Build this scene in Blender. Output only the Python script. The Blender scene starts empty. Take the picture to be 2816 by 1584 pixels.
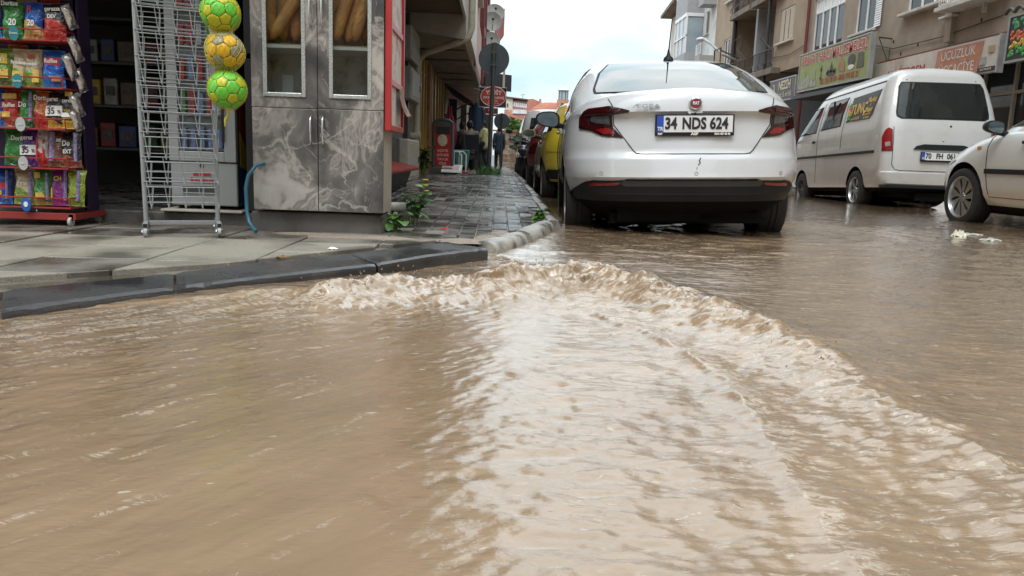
import bpy, bmesh, math, random
import numpy as np
from mathutils import Vector, Matrix, Euler
random.seed(7)
S = bpy.context.scene
COL = S.collection
rad = math.radians
# ------------------------------------------------------------ camera
PITCH, YAW, ROLL = rad(9.76), rad(-1.27), 0.035
fw = Vector((math.sin(-YAW)*math.cos(PITCH), math.cos(YAW)*math.cos(PITCH), -math.sin(PITCH)))
r0 = Vector((math.cos(YAW), math.sin(YAW), 0)); u0 = r0.cross(fw)
cr_, sr_ = math.cos(ROLL), math.sin(ROLL)
up = u0*cr_ - r0*sr_; rt = r0*cr_ + u0*sr_
cam = bpy.data.cameras.new('camera'); camo = bpy.data.objects.new('camera', cam); COL.objects.link(camo)
Mc = Matrix((rt, up, -fw)).transposed().to_4x4(); Mc.translation = (0, 0, .53); camo.matrix_world = Mc
cam.sensor_width = 36; cam.lens = 36*2116/2816; cam.clip_start = .05; cam.clip_end = 3000
S.camera = camo
# ------------------------------------------------------------ sky: overcast, brighter towards the zenith
SUN_EL, SUN_AZ = rad(58), rad(200)
wd = bpy.data.worlds.new('World'); S.world = wd; wd.use_nodes = True
nt = wd.node_tree; nt.nodes.clear(); N = nt.nodes.new; LK = nt.links.new
def mnode(op, a=None, b=None, c=None, tree=None):
    n = (tree or nt).nodes.new('ShaderNodeMath'); n.operation = op
    for i, v in enumerate((a, b, c)):
        if v is None: continue
        if isinstance(v, (int, float)): n.inputs[i].default_value = v
        else: (tree or nt).links.new(v, n.inputs[i])
    return n.outputs[0]
sky = N('ShaderNodeTexSky'); sky.sky_type = 'NISHITA'; sky.sun_disc = False
sky.sun_elevation = SUN_EL; sky.sun_rotation = SUN_AZ; sky.dust_density = 3
tc = N('ShaderNodeTexCoord'); sx = N('ShaderNodeSeparateXYZ'); LK(tc.outputs['Generated'], sx.inputs[0])
sz = mnode('MAXIMUM', sx.outputs[2], 0.0)
lum = mnode('MULTIPLY_ADD', sz, 2*.40, .40)              # CIE overcast distribution (1 + 2 sin e)/3
mp = N('ShaderNodeMapping'); mp.inputs['Scale'].default_value = (1, 1, 2.6); LK(tc.outputs['Generated'], mp.inputs[0])
nz = N('ShaderNodeTexNoise'); nz.inputs['Scale'].default_value = 2.6; nz.inputs['Detail'].default_value = 7; nz.inputs['Roughness'].default_value = .55
LK(mp.outputs[0], nz.inputs[0])
rp = N('ShaderNodeValToRGB'); rp.color_ramp.elements[0].position = .34; rp.color_ramp.elements[1].position = .62
rp.color_ramp.elements[0].color = (.58, .80, .88, 1); rp.color_ramp.elements[1].color = (1.16, 1.17, 1.18, 1); LK(nz.outputs[0], rp.inputs[0])
vm = N('ShaderNodeVectorMath'); vm.operation = 'SCALE'; LK(rp.outputs[0], vm.inputs[0]); LK(lum, vm.inputs[3])
sk2 = N('ShaderNodeVectorMath'); sk2.operation = 'SCALE'; LK(sky.outputs[0], sk2.inputs[0]); sk2.inputs[3].default_value = .06
mx = N('ShaderNodeMix'); mx.data_type = 'RGBA'; mx.inputs[0].default_value = .9
LK(sk2.outputs[0], mx.inputs[6]); LK(vm.outputs[0], mx.inputs[7])
bg = N('ShaderNodeBackground'); bg.inputs[1].default_value = 1.0; LK(mx.outputs[2], bg.inputs[0])
ow = N('ShaderNodeOutputWorld'); LK(bg.outputs[0], ow.inputs[0])
sl = bpy.data.lights.new('sun', 'SUN'); sl.energy = .6; sl.angle = rad(25); sl.color = (1, .97, .92)
so = bpy.data.objects.new('sun', sl); COL.objects.link(so)
sd = Vector((math.sin(SUN_AZ)*math.cos(SUN_EL), math.cos(SUN_AZ)*math.cos(SUN_EL), math.sin(SUN_EL)))
so.rotation_euler = sd.to_track_quat('Z', 'Y').to_euler()
S.view_settings.view_transform = 'Standard'; S.view_settings.look = 'None'; S.view_settings.gamma = 1
S.view_settings.exposure = 1.35
S.render.engine = 'CYCLES'
S.cycles.max_bounces = 8; S.cycles.transparent_max_bounces = 16; S.cycles.caustics_reflective = False; S.cycles.caustics_refractive = False

# ------------------------------------------------------------ materials
MATS = {}
def mat(name, col, rough=.5, metal=0, var=.12, scale=6, bump=0, bscale=60, coat=0, ior=None, alpha=None, emit=0, spec=None, trans=0, dirt=None, dscale=2.5, dlo=.5, dhi=.7, stretch=None):
    """procedural: noise tint on the base colour, optional second dirt colour patches, optional bump"""
    if name in MATS: return MATS[name]
    m = bpy.data.materials.new(name); m.use_nodes = True; t = m.node_tree; b = t.nodes['Principled BSDF']
    L = t.links.new
    co = t.nodes.new('ShaderNodeTexCoord'); src = co.outputs['Object']
    if stretch:
        q = t.nodes.new('ShaderNodeMapping'); q.inputs['Scale'].default_value = stretch; L(src, q.inputs[0]); src = q.outputs[0]
    c4 = (*col, 1)
    if var or dirt:
        n = t.nodes.new('ShaderNodeTexNoise'); n.inputs['Scale'].default_value = scale; n.inputs['Detail'].default_value = 6; L(src, n.inputs[0])
        r = t.nodes.new('ShaderNodeValToRGB'); r.color_ramp.elements[0].position = .3; r.color_ramp.elements[1].position = .7
        r.color_ramp.elements[0].color = (*[c*(1-var) for c in col], 1); r.color_ramp.elements[1].color = (*[min(1, c*(1+var)) for c in col], 1)
        L(n.outputs[0], r.inputs[0]); out = r.outputs[0]
        if dirt:
            n2 = t.nodes.new('ShaderNodeTexNoise'); n2.inputs['Scale'].default_value = dscale; n2.inputs['Detail'].default_value = 8; n2.inputs['Roughness'].default_value = .65; L(src, n2.inputs[0])
            r2 = t.nodes.new('ShaderNodeMapRange'); r2.inputs[1].default_value = dlo; r2.inputs[2].default_value = dhi; L(n2.outputs[0], r2.inputs[0])
            x = t.nodes.new('ShaderNodeMix'); x.data_type = 'RGBA'; L(r2.outputs[0], x.inputs[0]); L(out, x.inputs[6]); x.inputs[7].default_value = (*dirt, 1); out = x.outputs[2]
        L(out, b.inputs['Base Color'])
    else: b.inputs['Base Color'].default_value = c4
    b.inputs['Roughness'].default_value = rough; b.inputs['Metallic'].default_value = metal
    if coat: b.inputs['Coat Weight'].default_value = coat; b.inputs['Coat Roughness'].default_value = .04
    if ior: b.inputs['IOR'].default_value = ior
    if spec is not None: b.inputs['Specular IOR Level'].default_value = spec
    if alpha is not None: b.inputs['Alpha'].default_value = alpha
    if trans: b.inputs['Transmission Weight'].default_value = trans
    if emit: b.inputs['Emission Color'].default_value = c4; b.inputs['Emission Strength'].default_value = emit
    if bump:
        n3 = t.nodes.new('ShaderNodeTexNoise'); n3.inputs['Scale'].default_value = bscale; n3.inputs['Detail'].default_value = 5; L(src, n3.inputs[0])
        bp = t.nodes.new('ShaderNodeBump'); bp.inputs['Strength'].default_value = bump; bp.inputs['Distance'].default_value = .01; L(n3.outputs[0], bp.inputs['Height']); L(bp.outputs[0], b.inputs['Normal'])
    MATS[name] = m; return m

# ------------------------------------------------------------ mesh builder
LOCAL = {}
def tag(o, label=None, cat=None, group=None, kind=None):
    if label: o['label'] = label
    if cat: o['category'] = cat
    if group: o['group'] = group
    if kind: o['kind'] = kind
    return o
def root(name, label, cat, loc=(0, 0, 0), rot=(0, 0, 0), group=None, local=False):
    o = bpy.data.objects.new(name, None); COL.objects.link(o); o.empty_display_size = .1
    o.location = loc; o.rotation_euler = rot
    M = Matrix.Translation(loc) @ Euler(rot).to_matrix().to_4x4()
    LOCAL[o.name] = None if local else M.inverted()
    return tag(o, label, cat, group)
def attach(o, parent):
    if parent is None: return o
    o.parent = parent
    inv = LOCAL.get(parent.name)
    if inv is not None: o.matrix_parent_inverse = inv
    return o
class MB:
    def __init__(s): s.v = []; s.f = []; s.uvf = None
    def add(s, vs, fs, M=None):
        k = len(s.v)
        s.v += [tuple(M @ Vector(p)) for p in vs] if M is not None else [tuple(p) for p in vs]
        s.f += [tuple(i+k for i in f) for f in fs]; return s
    def box(s, x0, x1, y0, y1, z0, z1, M=None):
        return s.add([(x0,y0,z0),(x1,y0,z0),(x1,y1,z0),(x0,y1,z0),(x0,y0,z1),(x1,y0,z1),(x1,y1,z1),(x0,y1,z1)],
                     [(0,3,2,1),(4,5,6,7),(0,1,5,4),(1,2,6,5),(2,3,7,6),(3,0,4,7)], M)
    def quad(s, a, b, c, d): return s.add([a, b, c, d], [(0, 1, 2, 3)])
    def tube(s, pts, r, n=6, closed=False, caps=True):
        P = [Vector(p) for p in pts]; m = len(P); R = r if isinstance(r, (list, tuple)) else [r]*m
        k = len(s.v); ref = None
        for i in range(m):
            a = P[i-1] if (i or closed) else P[0]; b = P[(i+1) % m] if (i < m-1 or closed) else P[-1]
            t = (b-a)
            if t.length < 1e-9: t = Vector((0, 0, 1))
            t.normalize()
            if ref is None: ref = Vector((0, 0, 1)) if abs(t.z) < .9 else Vector((1, 0, 0))
            u = ref - t*ref.dot(t)
            if u.length < 1e-6: u = Vector((1, 0, 0)) - t*t.x
            u.normalize(); w = t.cross(u); ref = u
            for j in range(n):
                an = 2*math.pi*j/n; q = P[i]+(u*math.cos(an)+w*math.sin(an))*R[i]; s.v.append(tuple(q))
        for i in range(m if closed else m-1):
            a = k+i*n; b = k+((i+1) % m)*n
            for j in range(n): s.f.append((a+j, a+(j+1) % n, b+(j+1) % n, b+j))
        if caps and not closed:
            s.f.append(tuple(k+j for j in reversed(range(n)))); s.f.append(tuple(k+(m-1)*n+j for j in range(n)))
        return s
    def cyl(s, p0, p1, r0, r1=None, n=12): return s.tube([p0, p1], [r0, r0 if r1 is None else r1], n)
    def lathe(s, prof, n=24, M=None, closed=False):
        """profile of (r, h) spun about local z"""
        k = []; vs = []; fs = []; m = len(prof)
        for r, h in prof:
            for j in range(n):
                a = 2*math.pi*j/n; vs.append((r*math.cos(a), r*math.sin(a), h))
        for i in range(m if closed else m-1):
            for j in range(n):
                a = i*n; b = ((i+1) % m)*n; fs.append((a+j, a+(j+1) % n, b+(j+1) % n, b+j))
        if not closed:
            if prof[0][0] > 1e-5: fs.append(tuple(reversed(range(n))))
            if prof[-1][0] > 1e-5: fs.append(tuple((m-1)*n+j for j in range(n)))
        return s.add(vs, fs, M)
    def prism(s, poly, o, u, v, w):
        """polygon (a,b) -> o+a*u+b*v, thickened by vector w"""
        o, u, v, w = map(Vector, (o, u, v, w)); n = len(poly)
        A = [o+u*a+v*b for a, b in poly]; B = [p+w for p in A]
        fs = [tuple(reversed(range(n))), tuple(range(n, 2*n))]+[(i, (i+1) % n, n+(i+1) % n, n+i) for i in range(n)]
        return s.add(A+B, fs)
    def grid(s, fn, nu, nv):
        k = len(s.v)
        for i in range(nu+1):
            for j in range(nv+1): s.v.append(tuple(fn(i/nu, j/nv)))
        for i in range(nu):
            for j in range(nv):
                a = k+i*(nv+1)+j; s.f.append((a, a+nv+1, a+nv+2, a+1))
        return s
    def ell(s, c, r, n=10, m=6, M=None):
        c = Vector(c); r = r if isinstance(r, (tuple, list)) else (r, r, r); vs = []; fs = []
        for i in range(m+1):
            a = math.pi*i/m
            for j in range(n):
                b = 2*math.pi*j/n; vs.append((c.x+r[0]*math.sin(a)*math.cos(b), c.y+r[1]*math.sin(a)*math.sin(b), c.z+r[2]*math.cos(a)))
        for i in range(m):
            for j in range(n): fs.append((i*n+j, (i+1)*n+j, (i+1)*n+(j+1) % n, i*n+(j+1) % n))
        return s.add(vs, fs, M)
    def mesh(s, name, smooth=None, merge=False):
        me = bpy.data.meshes.new(name); me.from_pydata(s.v, [], s.f)
        bm = bmesh.new(); bm.from_mesh(me)
        if merge: bmesh.ops.remove_doubles(bm, verts=bm.verts, dist=1e-5)
        bmesh.ops.recalc_face_normals(bm, faces=bm.faces); bm.to_mesh(me); bm.free()
        if smooth:
            me.polygons.foreach_set('use_smooth', [True]*len(me.polygons))
            if smooth < 180: me.set_sharp_from_angle(angle=rad(smooth))
        return me
    def build(s, name, m, parent=None, smooth=None, bevel=0, merge=False, **tg):
        me = s.mesh(name, smooth, merge); o = bpy.data.objects.new(name, me); COL.objects.link(o)
        if m is not None: me.materials.append(m)
        if bevel:
            b = o.modifiers.new('bevel', 'BEVEL'); b.width = bevel; b.segments = 2; b.limit_method = 'ANGLE'; b.angle_limit = rad(40)
        attach(o, parent)
        if tg: tag(o, **tg)
        return o
def copytree(o, parent=None, dz=None):
    c = o.copy(); COL.objects.link(c)
    if parent is not None: c.parent = parent
    for ch in list(o.children): copytree(ch, c)
    return c
def text(s, size, m, parent, M, name='lettering', ext=.001, sx=1.0, bold=0, align='CENTER'):
    cu = bpy.data.curves.new(name, 'FONT'); cu.body = s; cu.size = size; cu.align_x = align; cu.align_y = 'CENTER'; cu.extrude = ext; cu.offset = bold; cu.resolution_u = 3
    t = bpy.data.objects.new(name, cu); me = bpy.data.meshes.new_from_object(t); bpy.data.objects.remove(t)
    me.transform(M @ Matrix.Diagonal((sx, 1, 1, 1))); me.materials.clear(); me.materials.append(m); me.name = name
    o = bpy.data.objects.new(name, me); COL.objects.link(o); return attach(o, parent)
def frame(o, u, v):
    """matrix whose local x,y axes are u,v at o (z = u x v)"""
    u = Vector(u).normalized(); v = Vector(v); v = (v-u*v.dot(u)).normalized(); w = u.cross(v)
    M = Matrix((u, v, w)).transposed().to_4x4(); M.translation = Vector(o); return M
# ------------------------------------------------------------ numpy noise
_rs = np.random.RandomState(3); _perm = np.tile(_rs.permutation(256), 3); _ang = _rs.rand(256)*2*np.pi
def perlin(x, y):
    xi = np.floor(x).astype(int); yi = np.floor(y).astype(int); xf = x-xi; yf = y-yi; xi &= 255; yi &= 255
    u = xf*xf*xf*(xf*(xf*6-15)+10); v = yf*yf*yf*(yf*(yf*6-15)+10)
    def g(a, b, dx, dy):
        h = _ang[_perm[_perm[a]+b]]; return np.cos(h)*dx+np.sin(h)*dy
    n00 = g(xi, yi, xf, yf); n10 = g(xi+1, yi, xf-1, yf); n01 = g(xi, yi+1, xf, yf-1); n11 = g(xi+1, yi+1, xf-1, yf-1)
    return (n00*(1-u)+n10*u)*(1-v)+(n01*(1-u)+n11*u)*v
def fbm(x, y, o=4, g=.5):
    t = 0; a = 1
    for i in range(o): t = t+a*perlin(x+17.3*i, y-9.1*i); x = x*2.03; y = y*2.03; a *= g
    return t
def lerp(a, b, t): return a+(b-a)*t
def gz(y): return -.006*max(0, y-6)     # the street falls very slightly away from the crossing
# ------------------------------------------------------------ ground, kerbs, pavements
def wetmat(name, dry, wet, scale=1.5, lo=.42, hi=.6, rdry=.6, rwet=.06, grain=220, bump=.5, gvar=.35):
    m = bpy.data.materials.new(name); m.use_nodes = True; t = m.node_tree; b = t.nodes['Principled BSDF']; L = t.links.new
    co = t.nodes.new('ShaderNodeNewGeometry').outputs['Position']
    n = t.nodes.new('ShaderNodeTexNoise'); n.inputs['Scale'].default_value = scale; n.inputs['Detail'].default_value = 5; L(co, n.inputs[0])
    r = t.nodes.new('ShaderNodeMapRange'); r.inputs[1].default_value = lo; r.inputs[2].default_value = hi; L(n.outputs[0], r.inputs[0])
    g = t.nodes.new('ShaderNodeTexNoise'); g.inputs['Scale'].default_value = grain; g.inputs['Detail'].default_value = 3; L(co, g.inputs[0])
    gr = t.nodes.new('ShaderNodeValToRGB'); gr.color_ramp.elements[0].position = .35; gr.color_ramp.elements[1].position = .65
    gr.color_ramp.elements[0].color = (*[c*(1-gvar) for c in dry], 1); gr.color_ramp.elements[1].color = (*[c*(1+gvar) for c in dry], 1); L(g.outputs[0], gr.inputs[0])
    x = t.nodes.new('ShaderNodeMix'); x.data_type = 'RGBA'; L(r.outputs[0], x.inputs[0]); L(gr.outputs[0], x.inputs[6]); x.inputs[7].default_value = (*wet, 1); L(x.outputs[2], b.inputs['Base Color'])
    rr = t.nodes.new('ShaderNodeMapRange'); rr.inputs[3].default_value = rdry; rr.inputs[4].default_value = rwet; L(r.outputs[0], rr.inputs[0]); L(rr.outputs[0], b.inputs['Roughness'])
    bp = t.nodes.new('ShaderNodeBump'); bp.inputs['Distance'].default_value = .004; L(g.outputs[0], bp.inputs['Height'])
    bs = t.nodes.new('ShaderNodeMapRange'); bs.inputs[3].default_value = bump; bs.inputs[4].default_value = bump*.08; L(r.outputs[0], bs.inputs[0]); L(bs.outputs[0], bp.inputs['Strength'])
    L(bp.outputs[0], b.inputs['Normal']); return m
M_slab = wetmat('granite_slab', (.285, .255, .212), (.13, .115, .095), 2.6, .45, .66, rwet=.3, grain=320, gvar=.5)
M_slabw = wetmat('wet_slab', (.20, .18, .155), (.085, .075, .062), 3.0, .40, .6, rwet=.16, grain=320, gvar=.5)
M_base = wetmat('mortar_bed', (.16, .14, .115), (.07, .06, .045), 3, .45, .6, rwet=.1)
M_kerb = wetmat('dark_kerb', (.062, .062, .064), (.032, .032, .034), 3, .4, .6, rdry=.35, rwet=.12)
M_kerbl = wetmat('pale_kerb', (.40, .385, .35), (.16, .15, .135), 7, .45, .62, rdry=.6, rwet=.25, bump=.9)
M_kerbg = wetmat('grey_kerb', (.25, .24, .22), (.09, .085, .08), 5, .4, .6, rdry=.5, rwet=.12)
M_paver = wetmat('wet_paver', (.15, .14, .125), (.055, .052, .05), 2.4, .38, .58, rdry=.28, rwet=.05, bump=.6)
M_road = mat('asphalt', (.05, .05, .05), .5, bump=.5)
M_mud = mat('mud_gravel', (.29, .235, .185), .6, var=.35, scale=160, bump=1, bscale=150)

def sheet(name, m, x0, x1, ys, zf, **k):
    b = MB(); b.v = [(x, y, zf(y)) for y in ys for x in (x0, x1)]
    b.f = [(2*i, 2*i+1, 2*i+3, 2*i+2) for i in range(len(ys)-1)]
    return b.build(name, m, None, **k)
def gz2(y): return -.006*min(max(0, y-6), 80)
sheet('ground', M_road, -900, 900, [-200, 6, 20, 40, 60, 86, 2000], lambda y: gz2(y)-.14, kind='structure')

def clip(poly, a, b):
    """keep the part of poly on the left of the line a->b"""
    out = []; n = len(poly)
    def sd(p): return (b[0]-a[0])*(p[1]-a[1])-(b[1]-a[1])*(p[0]-a[0])
    for i in range(n):
        p, q = poly[i], poly[(i+1) % n]; sp, sq = sd(p), sd(q)
        if sp >= 0: out.append(p)
        if sp*sq < 0:
            t = sp/(sp-sq); out.append((p[0]+(q[0]-p[0])*t, p[1]+(q[1]-p[1])*t))
    return out
def parea(p): return .5*abs(sum(p[i][0]*p[(i+1) % len(p)][1]-p[(i+1) % len(p)][0]*p[i][1] for i in range(len(p))))
def slab(b, poly, z0, z1, ch=.004, tilt=(0, 0)):
    """flat stone with a small chamfer"""
    n = len(poly); cx = sum(p[0] for p in poly)/n; cy = sum(p[1] for p in poly)/n
    def zz(p, z): return z+tilt[0]*(p[0]-cx)+tilt[1]*(p[1]-cy)
    k = len(b.v); b.v += [(p[0], p[1], z0) for p in poly]+[(p[0], p[1], zz(p, z1-ch)) for p in poly]
    for p in poly:
        d = math.hypot(p[0]-cx, p[1]-cy) or 1; b.v.append((p[0]-(p[0]-cx)/d*ch*1.4, p[1]-(p[1]-cy)/d*ch*1.4, zz(p, z1)))
    for i in range(n):
        j = (i+1) % n; b.f.append((k+i, k+j, k+n+j, k+n+i)); b.f.append((k+n+i, k+n+j, k+2*n+j, k+2*n+i))
    b.f.append(tuple(k+2*n+i for i in range(n))); return b
KO = [(-3.0, .05), (-2.2, 1.2), (-1.46, 2.25), (-1.22, 2.59), (-.92, 2.95), (-.51, 3.30), (-.32, 3.56), (-.04, 3.91)]
KI = [(-3.2, .35), (-2.38, 1.48), (-1.63, 2.53), (-1.33, 2.87), (-1.06, 3.25), (-.68, 3.58), (-.51, 3.74), (-.25, 4.12)]
KZ = [.03, .03, .03, .03, .034, .05, .06, .062]
LO = [(0, 4.16), (.09, 4.42), (.2, 4.75), (.23, 4.86), (.32, 5.2), (.43, 5.66), (.47, 5.72)]
LI = [(-.08, 4.3), (.01, 4.56), (.13, 4.9), (.16, 5.0), (.25, 5.34), (.36, 5.72), (.38, 5.75)]
PV = .05
def swz(y): return float(np.interp(y, [0, 5, 9, 15, 23, 32, 60], [.06, .062, .1, .13, .09, 0, -.2]))
# front pavement
b = MB()
poly = [(-6, -3), (-3.2, .35)]+KI[1:]+[(-.08, 4.3), (-.08, 4.6), (-6, 4.95)]
b.prism(poly, (0, 0, -.12), (1, 0, 0), (0, 1, 0), (0, 0, .12+PV-.022))
pav = b.build('pavement', M_base, kind='structure')
rnd = random.Random(5); sw_ = .42
for i in range(-9, 1):
    for j in range(-2, 14):
        x0 = -.62+i*sw_+(.0 if j % 2 else .0); y0 = 4.42-j*.4
        p = [(x0+.004, y0+.004), (x0+sw_-.004, y0+.004), (x0+sw_-.004, y0+.4-.004), (x0+.004, y0+.4-.004)]
        for a, c in (((-3.2, .36), (-2.38, 1.49)), ((-2.38, 1.49), (-1.05, 3.29)), ((-1.06, 3.26), (-.68, 3.59)), ((-.68, 3.59), (-.25, 4.13))):
            if p: p = clip(p, a, c)
        if p: p = clip(p, (-.3, 3.4), (-.3, 5))
        if p: p = clip(p, (2, 4.93), (-6, 4.93))
        if len(p) < 3 or parea(p) < .006: continue
        z = PV+rnd.uniform(-.004, .004)
        o = slab(MB(), p, -.02, z, .003, (rnd.uniform(-.008, .008), rnd.uniform(-.008, .008))).build('slab', M_slabw if (j < 2 or rnd.random() < .12) else M_slab, pav)
# dark kerb stones of the corner
kerbs = MB().box(-3.1, -.3, 0, .01, -.13, -.12).build('kerb', M_kerb, kind='structure', label='dark wet kerb round the pavement corner')
kst = [(0, 1), (1, 2), (2, 3.3), (3.3, 5), (5, 7)]
def plerp(P, t):
    i = min(int(t), len(P)-2); f = t-i; return tuple(lerp(a, c, f) for a, c in zip(P[i], P[i+1]))
for a, c in kst:
    nn = max(12, int((c-a)*14)); g_ = .012; ts = [a+g_+(c-a-2*g_)*i/nn for i in range(nn+1)]
    n = len(ts); bb = MB(); sec = []
    for k_, t in enumerate(ts):
        o_, i_ = plerp(KO, t), plerp(KI, t); z = plerp([(q,) for q in KZ], t)[0]
        dz = .0016*float(perlin(np.array([t*9.0]), np.array([3.3]))[0]); ch = max(0, float(perlin(np.array([t*16.0]), np.array([7.7]))[0])-.22)*.05+(.008 if k_ in (0, nn) else 0)
        e = .020+ch; f_ = .06+ch*2.2; q = (lerp(o_[0], i_[0], f_), lerp(o_[1], i_[1], f_)); jx = .004*float(perlin(np.array([t*13.0]), np.array([1.1]))[0])
        sec.append([(*i_, -.1), (*i_, z+.004+dz-(.006 if k_ in (0, nn) else 0)), (*q, z+dz-(.004 if k_ in (0, nn) else 0)), (lerp(o_[0], i_[0], .012)+jx, lerp(o_[1], i_[1], .012), z-e*.45+dz), (o_[0]+jx, o_[1], z-e+dz), (*o_, -.13)])
    bb.v = [p for s_ in sec for p in s_]
    for i in range(n-1):
        for j in range(5): bb.f.append((i*6+j, (i+1)*6+j, (i+1)*6+j+1, i*6+j+1))
    bb.f.append(tuple(range(6))); bb.f.append(tuple((n-1)*6+j for j in range(6)))
    bb.build('kerb_stone', M_kerb, kerbs)
# pale curved stones, then the straight street kerb
def kstone(O, I, z, m, zi=0, par=None, bulge=.004):
    n = len(O); bb = MB(); sec = []
    for k in range(n):
        zz = z+swz(O[k][1])-.062; l = lambda f: (lerp(O[k][0], I[k][0], f), lerp(O[k][1], I[k][1], f))
        e = (.012 if 0 < k < n-1 else .022)
        sec.append([(*I[k], -.13+gz(O[k][1])), (*I[k], zz-e*.3), (*l(.8), zz-e*.2+.003), (*l(.45), zz+.003-e*.2), (*l(.15), zz-.006-e*.4), (*l(.02), zz-.03-e*.4), (*l(-.03), zz-.06), (*O[k], -.13+gz(O[k][1]))])
    bb.v = [p for s_ in sec for p in s_]
    for i in range(n-1):
        for j in range(7): bb.f.append((i*8+j, (i+1)*8+j, (i+1)*8+j+1, i*8+j+1))
    bb.f.append(tuple(range(8))); bb.f.append(tuple((n-1)*8+j for j in range(8)))
    return bb.build('kerb_stone', m, par, smooth=50)
lk = MB().box(.36, .46, 5.8, 40, -.4, -.35).build('kerb', M_kerbg, kind='structure', label='worn grey kerb along the paver sidewalk')
kstone([(0, 4.16), (.03, 4.24), (.09, 4.42), (.16, 4.63), (.19, 4.73)], [(-.1, 4.26), (-.06, 4.36), (0, 4.54), (.08, 4.76), (.11, 4.85)], .062, M_kerbl, par=lk)
kstone([(.215, 4.8), (.26, 4.97), (.32, 5.2), (.38, 5.43), (.415, 5.57)], [(.12, 4.9), (.16, 5.06), (.23, 5.3), (.29, 5.52), (.33, 5.66)], .066, M_kerbl, par=lk)
y = 5.66
while y < 34:
    h = .066+rnd.uniform(-.006, .006); dx = rnd.uniform(-.01, .01)
    kstone([(.47+dx, y), (.47+dx, y+.5), (.47+dx, y+.985)], [(.375+dx, y), (.375+dx, y+.5), (.375+dx, y+.985)], h, M_kerbg, par=lk); y += 1
# paver sidewalk
SWX0, SWX1 = -1.5, .375
b = MB(); ys = [5.7, 7, 9, 11, 13, 15, 17.5, 20, 23, 27, 32, 45, 60]
b.v = [(x, yy, swz(yy)+z) for yy in ys for x, z in ((SWX0, -.3), (SWX0, -.014), (SWX1, -.014), (SWX1, -.3))]
for i in range(len(ys)-1):
    for j in range(3): b.f.append((4*i+j, 4*i+j+1, 4*i+5+j, 4*i+4+j))
b.f.append((0, 1, 2, 3))
sub = [(-.62, 4.62), (-.08, 4.62), (-.08, 4.3), (0, 4.54), (.12, 4.88), (.23, 5.3), (.34, 5.7), (-.62, 5.7)]
b.prism(sub, (0, 0, -.15), (1, 0, 0), (0, 1, 0), (0, 0, .15+.047))
swk = b.build('sidewalk', M_base, kind='structure')
cells = []
for i in range(19):
    for j in range(0, 70):
        w, l = .1, .2; x0 = SWX1-.005-(i+1)*w; y0 = 4.28+j*l+(l/2 if i % 2 else 0)
        p = [(x0+.004, y0+.004), (x0+w-.004, y0+.004), (x0+w-.004, y0+l-.004), (x0+.004, y0+l-.004)]
        if y0 < 5.95:
            for a, c in (((-.3, 3.83), (0, 4.54)), ((0, 4.54), (.12, 4.88)), ((.12, 4.88), (.23, 5.3)), ((.23, 5.3), (.34, 5.7)), ((.33, 5.66), (.378, 6.0))):
                if p: p = clip(p, (a[0]-.004, a[1]), (c[0]-.004, c[1]))
        if p: p = clip(p, (-.28, 6), (-.28, 2)) if y0 < 4.2 else p
        if len(p) < 3 or parea(p) < .004 or (x0 < -.62 and y0 < 4.95) or x0 < SWX0-.01: continue
        cells.append((y0, x0, p))
cells.sort(key=lambda c: math.hypot(c[0], c[1]))
# keep the pavers in view first (those hidden behind the bread cabinet come last)
cells.sort(key=lambda c: (c[1]/c[0] < -.142, c[0]))
rest = MB()
for k, (y0, x0, p) in enumerate(cells):
    dip = -.012*max(0, math.sin(y0*1.9+x0*.8)) - .01*(math.sin(y0*.9+2*x0) > .6)
    z = swz(y0)+dip+rnd.uniform(-.0035, .0035); tl = (rnd.uniform(-.02, .02), rnd.uniform(-.012, .012))
    if k < 300: slab(MB(), p, .0, z, .004, tl).build('paver', M_paver, swk)
    else: slab(rest, p, swz(y0)-.06, z, .004, tl)
rest.build('paver_field', M_paver, swk, kind='stuff')
# mud washed into the corner between the two kinds of paving
mb = MB(); rs = random.Random(3)
def blob(mb, cx, cy, rx, ry, z, n=14, h=.006):
    k = len(mb.v); mb.v.append((cx, cy, z+h)); q = [rs.uniform(.7, 1.25) for _ in range(n)]
    for ring, (f, hh) in enumerate(((.55, h*.8), (1, -.01))):
        for i in range(n):
            a = 2*math.pi*i/n; mb.v.append((cx+rx*f*q[i]*math.cos(a), cy+ry*f*q[i]*math.sin(a), z+hh))
    for i in range(n):
        j = (i+1) % n; mb.f.append((k, k+1+i, k+1+j)); mb.f.append((k+1+i, k+1+n+i, k+1+n+j, k+1+j))
blob(mb, -.2, 4.32, .16, .1, .052); blob(mb, -.05, 4.5, .1, .14, .054); blob(mb, -.75, 4.30, .34, .09, .053); blob(mb, -1.05, 4.38, .25, .06, .053); blob(mb, .02, 4.75, .07, .12, .056)
mb.build('mud_patch', M_mud, pav, smooth=60, kind='stuff', label='washed-up pale grit on the pavement corner')
# ------------------------------------------------------------ flood water
CR = np.array([(-1.05, 2.62, .012), (-.79, 2.79, .022), (-.62, 2.78, .050), (-.5, 2.86, .046), (-.38, 2.98, .062), (-.22, 3.03, .048), (-.07, 3.08, .060), (.1, 3.21, .072), (.26, 3.29, .082), (.43, 3.25, .082), (.58, 3.12, .074), (.68, 2.9, .066), (.75, 2.68, .058), (.84, 2.45, .048), (.88, 2.15, .040), (.88, 1.89, .032), (.89, 1.55, .026), (.91, 1.36, .02), (.92, 1.1, .016), (.93, .6, .01)])
RB = np.array([(.2, 2.95, .004), (.36, 2.67, .010), (.47, 2.4, .016), (.54, 2.15, .018), (.58, 1.82, .017), (.56, 1.52, .014), (.53, 1.26, .012), (.51, 1.05, .010), (.46, .8, .008), (.42, .5, .006)])
WK = np.array([(0.02, 4.05, .012), (.1, 3.8, .016), (.16, 3.55, .02), (.24, 3.36, .012)])
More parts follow.
